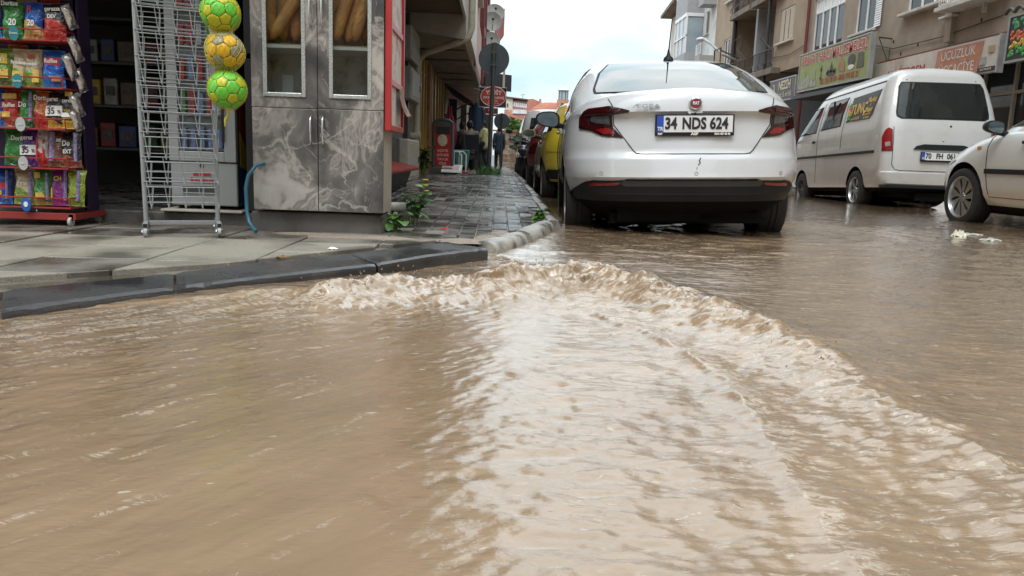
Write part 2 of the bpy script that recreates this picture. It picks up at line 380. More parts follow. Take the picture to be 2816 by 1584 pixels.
def polyd(x, y, P):
    """distance, side (+ = left of the path), height attribute, arc parameter"""
    best = np.full(x.shape, 1e9); side = np.zeros(x.shape); amp = np.zeros(x.shape); par = np.zeros(x.shape)
    for i in range(len(P)-1):
        ax, ay, ah = P[i]; bx, by, bh = P[i+1]; dx, dy = bx-ax, by-ay; L2 = dx*dx+dy*dy
        t = np.clip(((x-ax)*dx+(y-ay)*dy)/L2, 0, 1); ex = x-ax-t*dx; ey = y-ay-t*dy; d = np.hypot(ex, ey)
        m = d < best; best = np.where(m, d, best)
        side = np.where(m, np.sign(dx*(y-ay)-dy*(x-ax)), side); amp = np.where(m, ah+(bh-ah)*t, amp); par = np.where(m, i+t, par)
    return best, side, amp, par
def sstep(a, b, x):
    t = np.clip((x-a)/(b-a), 0, 1); return t*t*(3-2*t)
def water(x, y):
    base = -.006*np.maximum(0, y-6)
    wob = .035*fbm(x*5, y*5, 3); wob2 = .03*fbm(x*5+40, y*5+11, 3)
    d, s, a, par = polyd(x+wob, y+wob2, CR); out = s > 0
    lump = fbm(x*6.2+3, y*6.8, 3, .45); fine = fbm(x*26, y*26+7, 3)
    prof = np.where(out, np.exp(-(d/.17)**1.3), np.exp(-(d/.085)**1.25))
    h = a*prof*(1+.35*lump)
    near = np.exp(-(d/.16)**2)*np.clip(a/.05, 0, 1.3)
    turb = np.where(out, np.exp(-(d/.07)**2), np.exp(-(d/.30)**1.5))*np.clip(a/.05, .2, 1.15)
    stri = perlin(par*7.0+2*perlin(x*6, y*6), d*9); stri2 = perlin(par*17.0, d*16+4)
    h += turb*(.021*lump+.0035*fine+.014*(.3-np.abs(perlin(x*7.5, y*9)))+.011*stri+.0025*stri2)
    inside = np.where(out, 0, sstep(0, .25, d)); fade = sstep(.2, 1.0, y)
    h -= .018*inside*sstep(-1.2, -.3, x)
    # the second, lower ridge
    d2, s2, a2, _ = polyd(x+wob*.8, y+wob2*.8, RB)
    h += a2*np.where(s2 > 0, np.exp(-(d2/.10)**1.3), np.exp(-(d2/.03)**1.2))*(1+.5*lump)
    d3, s3, a3, _ = polyd(x+wob*.4, y+wob2*.4, WK); h += a3*np.exp(-(d3/.05)**1.4)*(1+.5*fine)
    # zones
    left = sstep(.15, -.25, x+.25*fbm(x*1.3, y*1.3, 2)-.12*(y-1))*np.where(out, 0, 1)
    band = np.where(out, 0, 1)*(1-left)*sstep(.8, .35, x-.25*np.clip(y-2, 0, 1))
    # flow-aligned ripples
    c, sn = .62, .78; u = x*c+y*sn; w = -x*sn+y*c
    calml = .55+.45*sstep(1.3, 2.1, w)
    h += left*calml*(.0042*fbm(u*4+fbm(x*2, y*2, 2), w*11+1.5*fbm(x*1.7, y*1.7, 2), 4)+.0024*fbm(u*13, w*33, 3))
    h += band*(.0085*fbm(x*4, y*9, 3, .55)+.0050*fbm(x*11+3, y*23, 2, .6)+.0017*fbm(x*24, y*54, 2))
    mid = np.where(out, 0, 1)*(1-left)*(1-band)
    h += mid*(.0060*fbm(x*6, y*12, 3, .6)+.0042*fbm(x*12, y*25, 2, .6)+.0014*fbm(x*24, y*50, 2))
    o = np.where(out, 1, 0)
    calm = sstep(5, 12, y)*.5
    h += o*(1-calm)*(.0050*fbm(x*2.2, y*4.5, 4, .5)+.0032*fbm(x*6+9, y*17, 3, .6)+.0010*perlin(x*22, y*50))
    near_car = np.exp(-((x-1.2)/1.3)**2-((y-5.0)/1.0)**2); h += near_car*.010*fbm(x*3, y*7, 3)
    # ring ripples spreading from the far wheel of the saloon
    rr = np.hypot(x-2.2, (y-6.1)); h += .004*np.sin(rr*26)*np.exp(-((rr-.9)/.8)**2)*o
    # foam probability
    bank = np.exp(-(np.maximum(0, -(x-(y-4.0)*.75))/.5)**2)
    foam = .22*turb+.30*np.exp(-(d3/.12)**2)+.32*np.exp(-(d2/.06)**2)*(s2 > 0)+.10*band+.14*mid
    foam += .36*left*np.exp(-((w-2.25)/.36)**2)+.10*left*np.exp(-((w-1.45)/.3)**2)+.02*left
    foam += .14*near_car+.10*o*sstep(7, 3, y)
    h *= np.clip((y-.2)/.5, .3, 1)
    return base+h, foam, left, turb
def wgrid(x0, x1, y0, y1, dx, dy):
    xs = np.arange(x0, x1+dx/2, dx); ys = np.arange(y0, y1+dy/2, dy); X, Y = np.meshgrid(xs, ys)
    Z, F, Lf, T = water(X, Y); ny, nx = X.shape
    # breaking crest leans towards the shallow side
    T2 = np.clip(T, 0, 1)*np.clip(Z-.02, 0, .1); gy = perlin(X*8, Y*8)
    X2 = X+T2*.35*perlin(X*11+5, Y*11); Y2 = Y-T2*(.75+.8*gy)
    idx = np.arange(nx*ny).reshape(ny, nx)
    q = np.stack([idx[:-1, :-1], idx[:-1, 1:], idx[1:, 1:], idx[1:, :-1]], -1).reshape(-1, 4)
    return np.stack([X2, Y2, Z], -1).reshape(-1, 3), q, F.ravel(), Lf.ravel()
parts = [wgrid(-1.1, 1.5, .62, 2.2, .005, .005), wgrid(-2.1, -1.1, .62, 2.2, .01, .01), wgrid(1.5, 2.3, .62, 2.2, .01, .01), wgrid(-2.1, 2.3, 2.2, 4.6, .008, .008), wgrid(-.7, 6.0, 4.6, 7.0, .016, .018), wgrid(2.3, 5.6, .62, 4.6, .02, .018), wgrid(.4, 9.0, 7.0, 16, .035, .05), wgrid(.4, 9.0, 16, 60, .2, .2), wgrid(-9, 9, -12, .62, .09, .09), wgrid(5.6, 9, .62, 7, .08, .08), wgrid(-6, -2.1, .62, 3, .06, .06)]
vs = []; fs = []; fo = []; lf = []; k = 0
for v, q, f, l in parts: vs.append(v); fs.append(q+k); fo.append(f); lf.append(l); k += len(v)
vs = np.concatenate(vs); fs = np.concatenate(fs); fo = np.concatenate(fo); lf = np.concatenate(lf)
me = bpy.data.meshes.new('flood_water'); me.vertices.add(len(vs)); me.vertices.foreach_set('co', vs.astype(np.float32).ravel())
me.loops.add(len(fs)*4); me.loops.foreach_set('vertex_index', fs.astype(np.int32).ravel())
me.polygons.add(len(fs)); me.polygons.foreach_set('loop_start', (np.arange(len(fs))*4).astype(np.int32)); me.polygons.foreach_set('loop_total', np.full(len(fs), 4, np.int32))
me.polygons.foreach_set('use_smooth', np.ones(len(fs), bool)); me.update(calc_edges=True)
at = me.attributes.new('foam', 'FLOAT', 'POINT'); at.data.foreach_set('value', fo.astype(np.float32))
at = me.attributes.new('left', 'FLOAT', 'POINT'); at.data.foreach_set('value', lf.astype(np.float32))
wo = bpy.data.objects.new('flood_water', me); COL.objects.link(wo); tag(wo, kind='structure')
m = bpy.data.materials.new('muddy_water'); m.use_nodes = True; t = m.node_tree; pb = t.nodes['Principled BSDF']; L = t.links.new
pos = t.nodes.new('ShaderNodeNewGeometry').outputs['Position']
def nmap(sc, rot, scale, det=5, rough=.55, dist=0):
    q = t.nodes.new('ShaderNodeMapping'); q.vector_type = 'TEXTURE'; q.inputs['Scale'].default_value = tuple(1/k for k in sc); q.inputs['Rotation'].default_value = (0, 0, rot); L(pos, q.inputs[0])
    n = t.nodes.new('ShaderNodeTexNoise'); n.inputs['Scale'].default_value = scale; n.inputs['Detail'].default_value = det; n.inputs['Roughness'].default_value = rough; n.inputs['Distortion'].default_value = dist
    L(q.outputs[0], n.inputs[0]); return n.outputs[0]
def tm(op, a, b=None, c=None): return mnode(op, a, b, c, tree=t)
fa = t.nodes.new('ShaderNodeAttribute'); fa.attribute_name = 'foam'
la = t.nodes.new('ShaderNodeAttribute'); la.attribute_name = 'left'
n1 = nmap((.5, 2.6, 1), rad(50), 9, 8, .6, .35)     # streaks along the left-hand flow
n2 = nmap((1, 2.2, 1), 0, 24, 7, .6, .8)             # flecks
xm = t.nodes.new('ShaderNodeMix'); L(la.outputs['Fac'], xm.inputs[0]); L(n2, xm.inputs[2]); L(n1, xm.inputs[3])
rid = nmap((1, 1.7, 1), rad(-20), 15, 6, .62, 1.2)      # lacy foam lines: ridges of a noise field
lace = tm('SUBTRACT', 1.0, tm('MULTIPLY', tm('ABSOLUTE', tm('SUBTRACT', rid, .5)), 7.0))
sumf = tm('ADD', tm('ADD', tm('MULTIPLY', xm.outputs[0], .8), tm('MULTIPLY', lace, .22)), tm('MULTIPLY', fa.outputs['Fac'], .42))
mr = t.nodes.new('ShaderNodeMapRange'); mr.interpolation_type = 'SMOOTHSTEP'; mr.inputs[1].default_value = .67; mr.inputs[2].default_value = .80; L(sumf, mr.inputs[0])
tiny = nmap((1, 2.5, 1), rad(20), 17, 2, .5)
mr2 = t.nodes.new('ShaderNodeMapRange'); mr2.inputs[1].default_value = .73; mr2.inputs[2].default_value = .77; L(tiny, mr2.inputs[0])
mask = tm('MAXIMUM', tm('MULTIPLY', mr.outputs[0], .8), mr2.outputs[0])
big = nmap((1, 3, 1), rad(50), 1.6, 7)
cr = t.nodes.new('ShaderNodeValToRGB'); cr.color_ramp.elements[0].position = .3; cr.color_ramp.elements[1].position = .7
cr.color_ramp.elements[0].color = (.235, .160, .098, 1); cr.color_ramp.elements[1].color = (.315, .218, .136, 1); L(big, cr.inputs[0])
mixc = t.nodes.new('ShaderNodeMix'); mixc.data_type = 'RGBA'; L(mask, mixc.inputs[0]); L(cr.outputs[0], mixc.inputs[6]); mixc.inputs[7].default_value = (.47, .39, .31, 1); L(mixc.outputs[2], pb.inputs['Base Color'])
ro = t.nodes.new('ShaderNodeMapRange'); ro.inputs[3].default_value = .025; ro.inputs[4].default_value = .4; L(mask, ro.inputs[0]); L(ro.outputs[0], pb.inputs['Roughness'])
pb.inputs['IOR'].default_value = 1.40; pb.inputs['Coat Weight'].default_value = 1.0; pb.inputs['Coat IOR'].default_value = 1.45; pb.inputs['Coat Roughness'].default_value = .02
bn = nmap((1, 2.6, 1), 0, 30, 5, .62); bn2 = nmap((1, 2.4, 1), rad(8), 60, 3, .6); bp = t.nodes.new('ShaderNodeBump'); bp.inputs['Distance'].default_value = .006
bst = t.nodes.new('ShaderNodeMapRange'); bst.inputs[3].default_value = .27; bst.inputs[4].default_value = .20; L(la.outputs['Fac'], bst.inputs[0]); L(bst.outputs[0], bp.inputs['Strength'])
L(tm('ADD', tm('MULTIPLY_ADD', bn2, .45, bn), tm('MULTIPLY', mask, .3)), bp.inputs['Height']); L(bp.outputs[0], pb.inputs['Normal']); L(bp.outputs[0], pb.inputs['Coat Normal'])
me.materials.append(m)

# spray thrown up along the crest
rs_ = random.Random(21); sp = MB()
for k in range(170):
    i = rs_.randrange(2, len(CR)-5); f = rs_.random(); p = CR[i]*(1-f)+CR[i+1]*f; r = rs_.uniform(.0012, .0036); dx, dy = rs_.gauss(0, .05), rs_.gauss(-.05, .06)
    sp.ell((p[0]+dx, p[1]+dy, p[2]*1.05+abs(rs_.gauss(0, .018))), (r, r, r*rs_.uniform(.8, 1.5)), 6, 4)
sp.build('water_spray', m, None, smooth=180, kind='stuff', label='fine droplets thrown up along the breaking wave')
# ------------------------------------------------------------ buildings
M_rough = mat('roughcast', (.37, .305, .245), .85, var=.10, scale=3, bump=.9, bscale=45, dirt=(.24, .185, .14), dscale=1.1, dlo=.55, dhi=.78)
M_tan = mat('tan_render', (.37, .285, .205), .8, var=.1, scale=2, bump=.4, bscale=50, dirt=(.27, .2, .14), dscale=1.4, dlo=.52, dhi=.75)
M_greyw = mat('grey_render', (.36, .37, .38), .8, var=.1, scale=2, bump=.3, dirt=(.26, .26, .27), dscale=2)
M_white = mat('white_render', (.66, .66, .66), .8, var=.06, scale=2, bump=.2, dirt=(.45, .45, .45), dscale=1.5)
M_cream = mat('cream_render', (.58, .51, .43), .8, var=.08, scale=2, bump=.2, dirt=(.4, .35, .3), dscale=1.5)
M_pvc = mat('white_pvc', (.78, .79, .80), .3, var=.04)
M_sill = mat('sill_stone', (.60, .57, .52), .6, var=.12, dirt=(.36, .33, .29), dscale=5)
M_shut = mat('roller_shutter', (.62, .60, .54), .5, var=.05)
M_shutbg = mat('beige_shutter', (.55, .47, .36), .55, var=.08)
M_glass = mat('window_glass', (.035, .042, .045), .03, var=.3, scale=1.5, ior=1.5)
M_glassb = mat('pale_glass', (.30, .36, .40), .06, var=.2, scale=1.2)
M_curt = mat('curtain', (.35, .33, .30), .8, var=.25, scale=9, stretch=(1, 6, .3))
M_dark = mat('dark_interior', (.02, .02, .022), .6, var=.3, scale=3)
M_dkgrey = mat('dark_grey_metal', (.05, .052, .056), .45, var=.1)
M_iron = mat('iron_rail', (.06, .055, .05), .5, var=.2)
M_redpipe = mat('red_pipe', (.16, .035, .03), .45)
M_blackpipe = mat('black_pipe', (.035, .033, .033), .45)
M_cond = mat('concrete_soffit', (.20, .165, .13), .85, var=.2, scale=3, dirt=(.1, .085, .07), dscale=2)
M_beigef = mat('beige_aluminium', (.42, .34, .25), .4, var=.06)
M_tile = mat('roof_tile', (.42, .17, .11), .75, var=.25, scale=12)
M_brick = mat('red_brick_wall', (.42, .19, .13), .8, var=.2, scale=10, dirt=(.5, .4, .33), dscale=4)

def wall_holes(b, X, y0, y1, z0, z1, holes, depth=.14, sgn=-1):
    """wall face at x=X facing sgn*x with rectangular openings and their reveals"""
    ys = sorted({y0, y1, *[h[0] for h in holes], *[h[1] for h in holes]}); zs = sorted({z0, z1, *[h[2] for h in holes], *[h[3] for h in holes]})
    for a, c in zip(ys, ys[1:]):
        for e, f in zip(zs, zs[1:]):
            my, mz = (a+c)/2, (e+f)/2
            if any(h[0] < my < h[1] and h[2] < mz < h[3] for h in holes): continue
            b.quad((X, a, e), (X, c, e), (X, c, f), (X, a, f))
    for ya, yb, za, zb in holes:
        x2 = X-sgn*depth
        b.quad((X, ya, za), (x2, ya, za), (x2, yb, za), (X, yb, za)); b.quad((X, ya, zb), (x2, ya, zb), (x2, yb, zb), (X, yb, zb))
        b.quad((X, ya, za), (x2, ya, za), (x2, ya, zb), (X, ya, zb)); b.quad((X, yb, za), (x2, yb, za), (x2, yb, zb), (X, yb, zb))
        b.quad((x2, ya, za), (x2, yb, za), (x2, yb, zb), (x2, ya, zb))
def window(par, X, ya, yb, za, zb, n=2, sgn=-1, depth=.09, fr=.05, sill=True, top=None, fm=None, gm=None, transom=None, sillw=.12):
    """casement window part with panes and sill as sub-parts; X is the wall face"""
    x0 = X-sgn*depth; x1 = x0+sgn*.06; xa, xb = min(x0, x1), max(x0, x1); b = MB()
    b.box(xa, xb, ya, yb, zb-fr, zb); b.box(xa, xb, ya, yb, za, za+fr); b.box(xa, xb, ya, ya+fr, za+fr, zb-fr); b.box(xa, xb, yb-fr, yb, za+fr, zb-fr)
    zt = zb-fr
    if transom: b.box(xa, xb, ya+fr, yb-fr, transom, transom+fr); zt = transom
    w = (yb-ya-2*fr)/n
    for i in range(1, n): b.box(xa, xb, ya+fr+i*w-fr*.6, ya+fr+i*w+fr*.6, za+fr, zt)
    if transom:
        for i in range(1, n): b.box(xa, xb, ya+fr+i*w-fr*.4, ya+fr+i*w+fr*.4, transom+fr, zb-fr)
    f = b.build('window', fm or M_pvc, par, bevel=.006)
    xm = x0+sgn*.02; q = .012
    for i in range(n):
        MB().box(min(xm, xm+sgn*q), max(xm, xm+sgn*q), ya+fr+i*w, ya+fr+(i+1)*w, za+fr, zt).build('pane', gm or M_glass, f)
        if transom: MB().box(min(xm, xm+sgn*q), max(xm, xm+sgn*q), ya+fr+i*w, ya+fr+(i+1)*w, transom+fr, zb-fr).build('pane', top or M_pvc, f)
    if sill:
        xs = [X-sgn*.1, X+sgn*sillw]; MB().box(min(xs), max(xs), ya-.1, yb+.12, za-.07, za-.008).build('sill', M_sill, f, bevel=.008)
    return f
def shutter(par, X, ya, yb, za, zb, m, sgn=-1, step=.055, d=.06):
    b = MB(); z = zb; x0 = X-sgn*d
    while z > za+.01:
        z2 = max(za, z-step); b.add([(x0, ya, z), (x0, yb, z), (x0+sgn*.014, yb, z2+.012), (x0+sgn*.014, ya, z2+.012), (x0, yb, z2), (x0, ya, z2)], [(0, 1, 2, 3), (3, 2, 4, 5)]); z = z2
    return b.build('roller_shutter', m, par)
def rail(par, X, ya, yb, z0, z1, m=None, step=.12, n=5, curl=False, name='railing'):
    b = MB(); b.tube([(X, ya, z1), (X, yb, z1)], .018, 6); b.tube([(X, ya, z0), (X, yb, z0)], .012, 5)
    k = int((yb-ya)/step)
    for i in range(k+1):
        y = ya+(yb-ya)*i/k
        pts = [(X, y, z0), (X, y, z1)] if not curl else [(X, y, z1), (X, y, z0+.25), (X-.06, y, z0+.12), (X, y, z0)]
        b.tube(pts, .016 if i % 6 == 0 else .007, 4)
    return b.build(name, m or M_iron, par)
def solid(name, m, par, x0, x1, y0, y1, z0, z1, **k): return MB().box(x0, x1, y0, y1, z0, z1).build(name, m, par, **k)

# --- R1 the brown roughcast block with the signs
R1 = root('apartment_building', 'brown roughcast apartment block above the orange and green shop signs', 'building', (9, 18, 0))
holes = []; W1 = []
for fl in range(4):
    dz = fl*2.9
    for (ya, yb, za, zb, n) in ((21.15, 23.15, 3.78, 5.25, 4), (19.32, 20.42, 3.88, 5.2, 2), (16.25, 17.85, 3.96, 5.25, 3), (12.6, 14.0, 3.9, 5.2, 2), (9.6, 11.2, 3.95, 5.25, 3)):
        holes.append((ya, yb, za+dz, zb+dz)); W1.append((ya, yb, za+dz, zb+dz, n))
b = MB(); wall_holes(b, 9, 7.2, 23.6, 3.0, 15.0, holes)
b.quad((9, 7.2, 3.0), (9.75, 7.2, 3.0), (9.75, 23.6, 3.0), (9, 23.6, 3.0)); b.quad((9, 7.2, 15), (18, 7.2, 15), (18, 23.6, 15), (9, 23.6, 15))
b.quad((9, 7.2, 3), (18, 7.2, 3), (18, 7.2, 15), (9, 7.2, 15)); b.quad((9, 23.6, 3), (18, 23.6, 3), (18, 23.6, 15), (9, 23.6, 15))
b.build('wall', M_rough, R1)
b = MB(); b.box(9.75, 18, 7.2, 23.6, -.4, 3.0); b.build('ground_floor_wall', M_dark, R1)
for i, (ya, yb, za, zb, n) in enumerate(W1):
    if n == 4: window(R1, 9, ya, yb, za, zb, 4, fr=.06, transom=zb-.42, top=M_pvc)
    else: window(R1, 9, ya, yb, za, zb, n, sillw=.16 if n == 3 else .12)
for fl in range(4):
    shutter(R1, 9, 18.98, 19.30, 3.88+fl*2.9, 5.2+fl*2.9, M_pvc, d=-.03); shutter(R1, 9, 19.37, 20.37, 4.85+fl*2.9 if fl < 1 else 4.6+fl*2.9, 5.15+fl*2.9, M_shut, d=.02)
# the ledge box with a vertical step and broken lower edge
solid('pilaster', M_rough, R1, 8.9, 9.0, 15.83, 16.05, 3.08, 3.55); solid('ledge', M_sill, R1, 8.85, 9.0, 15.75, 16.25, 3.55, 3.6, bevel=.01)
b = MB(); b.box(8.55, 9, 14.2, 15.9, 3.62, 3.70); bal = b.build('balcony_slab', M_sill, R1, bevel=.01); rail(bal, 8.62, 14.25, 15.85, 3.74, 4.6, M_pvc, .07)
solid('downpipe', M_sill, R1, 8.86, 8.92, 14.75, 14.81, 3.45, 4.8)
b = MB(); rr = random.Random(4)
for k in range(26):
    y = 14.0+k*.19; b.box(8.985, 9.03, y, y+.19, 3.0-rr.uniform(.01, .05), 3.02)
b.build('ragged_edge', M_redpipe, R1)
b = MB(); b.tube([(8.93, 23.45, 0), (8.93, 23.45, 15)], .05, 8); b.build('downpipe', M_redpipe, R1, smooth=40)
for y, z in ((17.2, 3.2), (15.0, 3.35), (17.9, 3.1), (18.3, 3.42)): MB().ell((9.0, y, z), (.015, .03, .04)).build('hole', M_dark, R1)
# storefront under it
b = MB()
for y in np.arange(9.0, 18.6, .95): b.box(9.62, 9.68, y, y+.06, 0, 2.9)
for z in (.35, 1.15, 2.0, 2.84): b.box(9.63, 9.67, 9.0, 18.5, z, z+.06)
sf = b.build('storefront_frame', M_beigef, R1)
for y in np.arange(9.06, 17.7, .95):
    for za, zb in ((.41, 1.15), (1.21, 2.0), (2.06, 2.84)): MB().box(9.69, 9.70, y, y+.89, za, zb).build('pane', M_glass, sf)
# --- UCUZLUK sign
M_or = mat('sign_orange', (.52, .21, .11), .45, var=.18); M_sw = mat('sign_white', (.62, .56, .49), .45, var=.08, dirt=(.42, .36, .3), dscale=2); M_red = mat('sign_red', (.45, .02, .03), .45, var=.1); M_blk = mat('sign_black', (.02, .02, .022), .4); M_wht = mat('print_white', (.78, .77, .74), .5, var=.05)
sg = root('shop_sign', 'long white and orange shop sign reading UCUZLUK under the roughcast wall', 'sign', (8.9, 16.5, 2.6))
b = MB(); b.box(8.88, 8.98, 14.15, 18.9, 2.32, 2.96); b.build('panel', M_sw, sg, bevel=.005)
MB().prism([(14.72, 2.36), (16.2, 2.36), (16.14, 2.92), (14.62, 2.92)], (8.875, 0, 0), (0, 1, 0), (0, 0, 1), (-.004, 0, 0)).build('orange_field', M_or, sg)
FX = lambda x, y, z: frame((x, y, z), (0, -1, 0), (0, 0, 1))     # lettering that faces -x
text('UCUZLUK', .25, M_wht, sg, FX(8.868, 15.42, 2.78), sx=1.0)
text('ÜCCACİYE', .25, M_wht, sg, FX(8.868, 15.44, 2.50), sx=.95)
text('U.L.İTEGEM', .34, M_red, sg, FX(8.872, 17.35, 2.60), sx=.9)
solid('black_strip', M_blk, sg, 8.87, 8.876, 14.2, 14.72, 2.35, 2.43); text('0 531 918 30 75', .05, M_wht, sg, FX(8.866, 14.46, 2.39))
MB().box(8.86, 8.874, 14.28, 14.44, 2.68, 2.8).build('printed_box', mat('print_tan', (.4, .3, .15), .5), sg); MB().box(8.86, 8.874, 14.5, 14.66, 2.48, 2.62).build('printed_chairs', mat('print_grey', (.35, .34, .33), .5, var=.5, scale=30), sg)
MB().box(8.86, 8.985, 14.13, 14.17, 2.30, 2.98).build('frame', mat('aluminium', (.5, .5, .5), .35, metal=.6), sg)
# --- ARAFAT sign
gs = root('shop_sign', 'lime green ARAFAT HACI MALZEMELERİ shop sign with grey frame', 'sign', (8.6, 20.6, 3))
M_lime = mat('sign_lime', (.28, .34, .09), .45, var=.2, scale=2, dirt=(.22, .25, .12), dscale=2); M_frm = mat('sign_frame', (.36, .37, .36), .4, metal=.4)
MB().box(8.56, 8.66, 18.5, 22.75, 2.64, 3.62).build('panel', M_lime, gs)
b = MB(); b.box(8.545, 8.67, 18.46, 22.79, 3.62, 3.66); b.box(8.545, 8.67, 18.46, 22.79, 2.60, 2.64); b.box(8.545, 8.67, 18.46, 18.5, 2.64, 3.62); b.box(8.545, 8.67, 22.75, 22.79, 2.6401, 3.62); b.build('frame', M_frm, gs)
text('ARAFAT HACI MALZEMELERİ', .36, M_wht, gs, FX(8.556, 20.6, 3.42), sx=.86, bold=.022)
text('ARAFAT HACI MALZEMELERİ', .36, M_red, gs, FX(8.552, 20.6, 3.42), sx=.86, bold=.006)
text('TEL: 212 30 78 - 0542 715 85 33', .19, M_red, gs, FX(8.553, 20.1, 2.76), sx=.9, bold=.004)
M_pg = mat('print_mosque', (.34, .36, .30), .5, var=.4, scale=8); M_pd = mat('print_dark', (.05, .05, .05), .5); M_pt = mat('print_copper', (.35, .2, .1), .5, var=.3)
sil = [(22.7, 2.68), (21.5, 2.68), (21.5, 2.85), (21.56, 2.85), (21.58, 3.2), (21.61, 2.85), (21.8, 2.9), (21.9, 2.82), (22.0, 2.95), (22.12, 3.02), (22.22, 2.95), (22.28, 3.0), (22.31, 3.3), (22.34, 3.0), (22.5, 2.92), (22.7, 2.85)]
MB().prism(sil, (8.554, 0, 0), (0, 1, 0), (0, 0, 1), (-.003, 0, 0)).build('printed_skyline', M_pg, gs)
def disc2(b, y, z, ry, rz, x=8.552, n=14): b.prism([(y+ry*math.cos(2*math.pi*i/n), z+rz*math.sin(2*math.pi*i/n)) for i in range(n)], (x, 0, 0), (0, 1, 0), (0, 0, 1), (-.003, 0, 0))
b = MB(); disc2(b, 20.55, 2.93, .3, .07); disc2(b, 20.55, 3.03, .09, .1); disc2(b, 20.35, 2.98, .07, .06); disc2(b, 20.75, 2.98, .07, .06); b.prism([(20.53, 3.1), (20.57, 3.1), (20.56, 3.22), (20.54, 3.22)], (8.552, 0, 0), (0, 1, 0), (0, 0, 1), (-.003, 0, 0)); b.build('printed_teapot', M_pd, gs)
b = MB(); b.box(8.549, 8.552, 21.17, 21.2, 2.85, 3.2); disc2(b, 21.19, 3.08, .06, .05); disc2(b, 21.19, 2.86, .08, .03); b.build('printed_ewer', M_pd, gs)
MB().prism([(19.75, 2.88), (20.1, 2.95), (20.15, 3.2), (20.0, 3.28), (19.78, 3.1)], (8.552, 0, 0), (0, 1, 0), (0, 0, 1), (-.003, 0, 0)).build('printed_hands', M_pt, gs)
b = MB(); disc2(b, 19.4, 3.13, .2, .14); b.build('printed_veil', M_pd, gs); b = MB(); disc2(b, 19.4, 2.96, .17, .06, 8.551); b.build('printed_scarf', M_wht, gs)
MB().prism([(18.72, 2.9), (19.1, 2.9), (19.05, 3.25), (18.78, 3.25)], (8.552, 0, 0), (0, 1, 0), (0, 0, 1), (-.003, 0, 0)).build('printed_prayer_rug', mat('print_brown', (.10, .08, .06), .5, var=.6, scale=20), gs)
b = MB(); b.tube([(9, 18.4, 3.5), (8.7, 18.4, 3.52)], .02, 5); b.tube([(8.7, 18.4, 3.52), (9.0, 18.4, 2.9)], .012, 5); b.build('bracket', M_iron, gs)
MB().box(8.4, 9.7, 18.6, 22.8, 2.40, 2.5).build('canopy', M_dkgrey, R1)
# --- vegetable sign
vs_ = root('shop_sign', 'black hanging sign with printed vegetables under a scalloped top', 'sign', (8.5, 12.7, 2.7))
MB().box(8.46, 8.54, 12.0, 13.28, 2.38, 3.08).build('panel', M_blk, vs_); b = MB(); b.box(8.45, 8.55, 11.96, 13.32, 2.34, 2.38); b.box(8.45, 8.55, 13.28, 13.32, 2.38, 3.1); b.box(8.45, 8.55, 11.96, 13.28, 3.08, 3.11); b.build('frame', M_frm, vs_)
b = MB()
for k in range(6): b.tube([(8.46, 12.0+.24*k+.24*t/6, 3.16+.07*math.sin(math.pi*t/6)) for t in range(7)], .03, 5)
b.build('scalloped_trim', mat('trim_dark', (.06, .07, .06), .5), vs_)
rr = random.Random(8)
for nm, c, z0, z1 in (('printed_lettuce', (.05, .28, .06), 2.42, 2.58), ('printed_peppers', (.55, .36, .03), 2.58, 2.72), ('printed_tomatoes', (.5, .09, .03), 2.72, 2.86), ('printed_parsley', (.04, .25, .08), 2.86, 3.02)):
    b = MB()
    for k in range(26):
        y = rr.uniform(12.62, 13.2); z = rr.uniform(z0, z1); b.ell((8.46, y, z), (.012, .05, .04), 7, 4)
    b.build(nm, mat(nm, c, .5, var=.4, scale=40), vs_, smooth=180)
# --- R2 tan block with balconies
R2 = root('apartment_building', 'tan rendered apartment block with open grey balconies and iron railings', 'building', (9.3, 29, 0))
hol = []
for fl in range(4):
    dz = fl*2.55
    hol += [(25.6, 26.85, 4.55+dz, 5.62+dz), (32.6, 33.45, 4.55+dz, 5.6+dz)]
b = MB(); wall_holes(b, 9.3, 24.2, 27.4, 3.6, 14.5, [h for h in hol if h[0] < 27]); wall_holes(b, 9.3, 31.8, 35, 3.2, 14.5, [h for h in hol if h[0] > 30])
b.quad((9.3, 24.2, 3.6), (9.9, 24.2, 3.6), (9.9, 27.4, 3.6), (9.3, 27.4, 3.6)); b.quad((9.3, 24.2, 3.6), (14, 24.2, 3.6), (14, 24.2, 14.5), (9.3, 24.2, 14.5)); b.quad((9.3, 35, 3), (14, 35, 3), (14, 35, 14.5), (9.3, 35, 14.5))
b.quad((9.3, 27.4, 3.6), (10.6, 27.4, 3.6), (10.6, 27.4, 14.5), (9.3, 27.4, 14.5)); b.quad((9.3, 31.8, 3.2), (10.6, 31.8, 3.2), (10.6, 31.8, 14.5), (9.3, 31.8, 14.5)); b.quad((9.3, 24.2, 14.5), (14, 24.2, 14.5), (14, 35, 14.5), (9.3, 35, 14.5))
b.build('wall', M_tan, R2)
solid('balcony_wall', M_greyw, R2, 10.6, 14, 27.4, 31.8, 3, 14.5); solid('balcony_divider', M_greyw, R2, 9.3, 10.6, 29.25, 29.45, 3.6, 14.4)
solid('ground_floor_wall', M_dark, R2, 9.9, 14, 24, 35, -.5, 3.7)
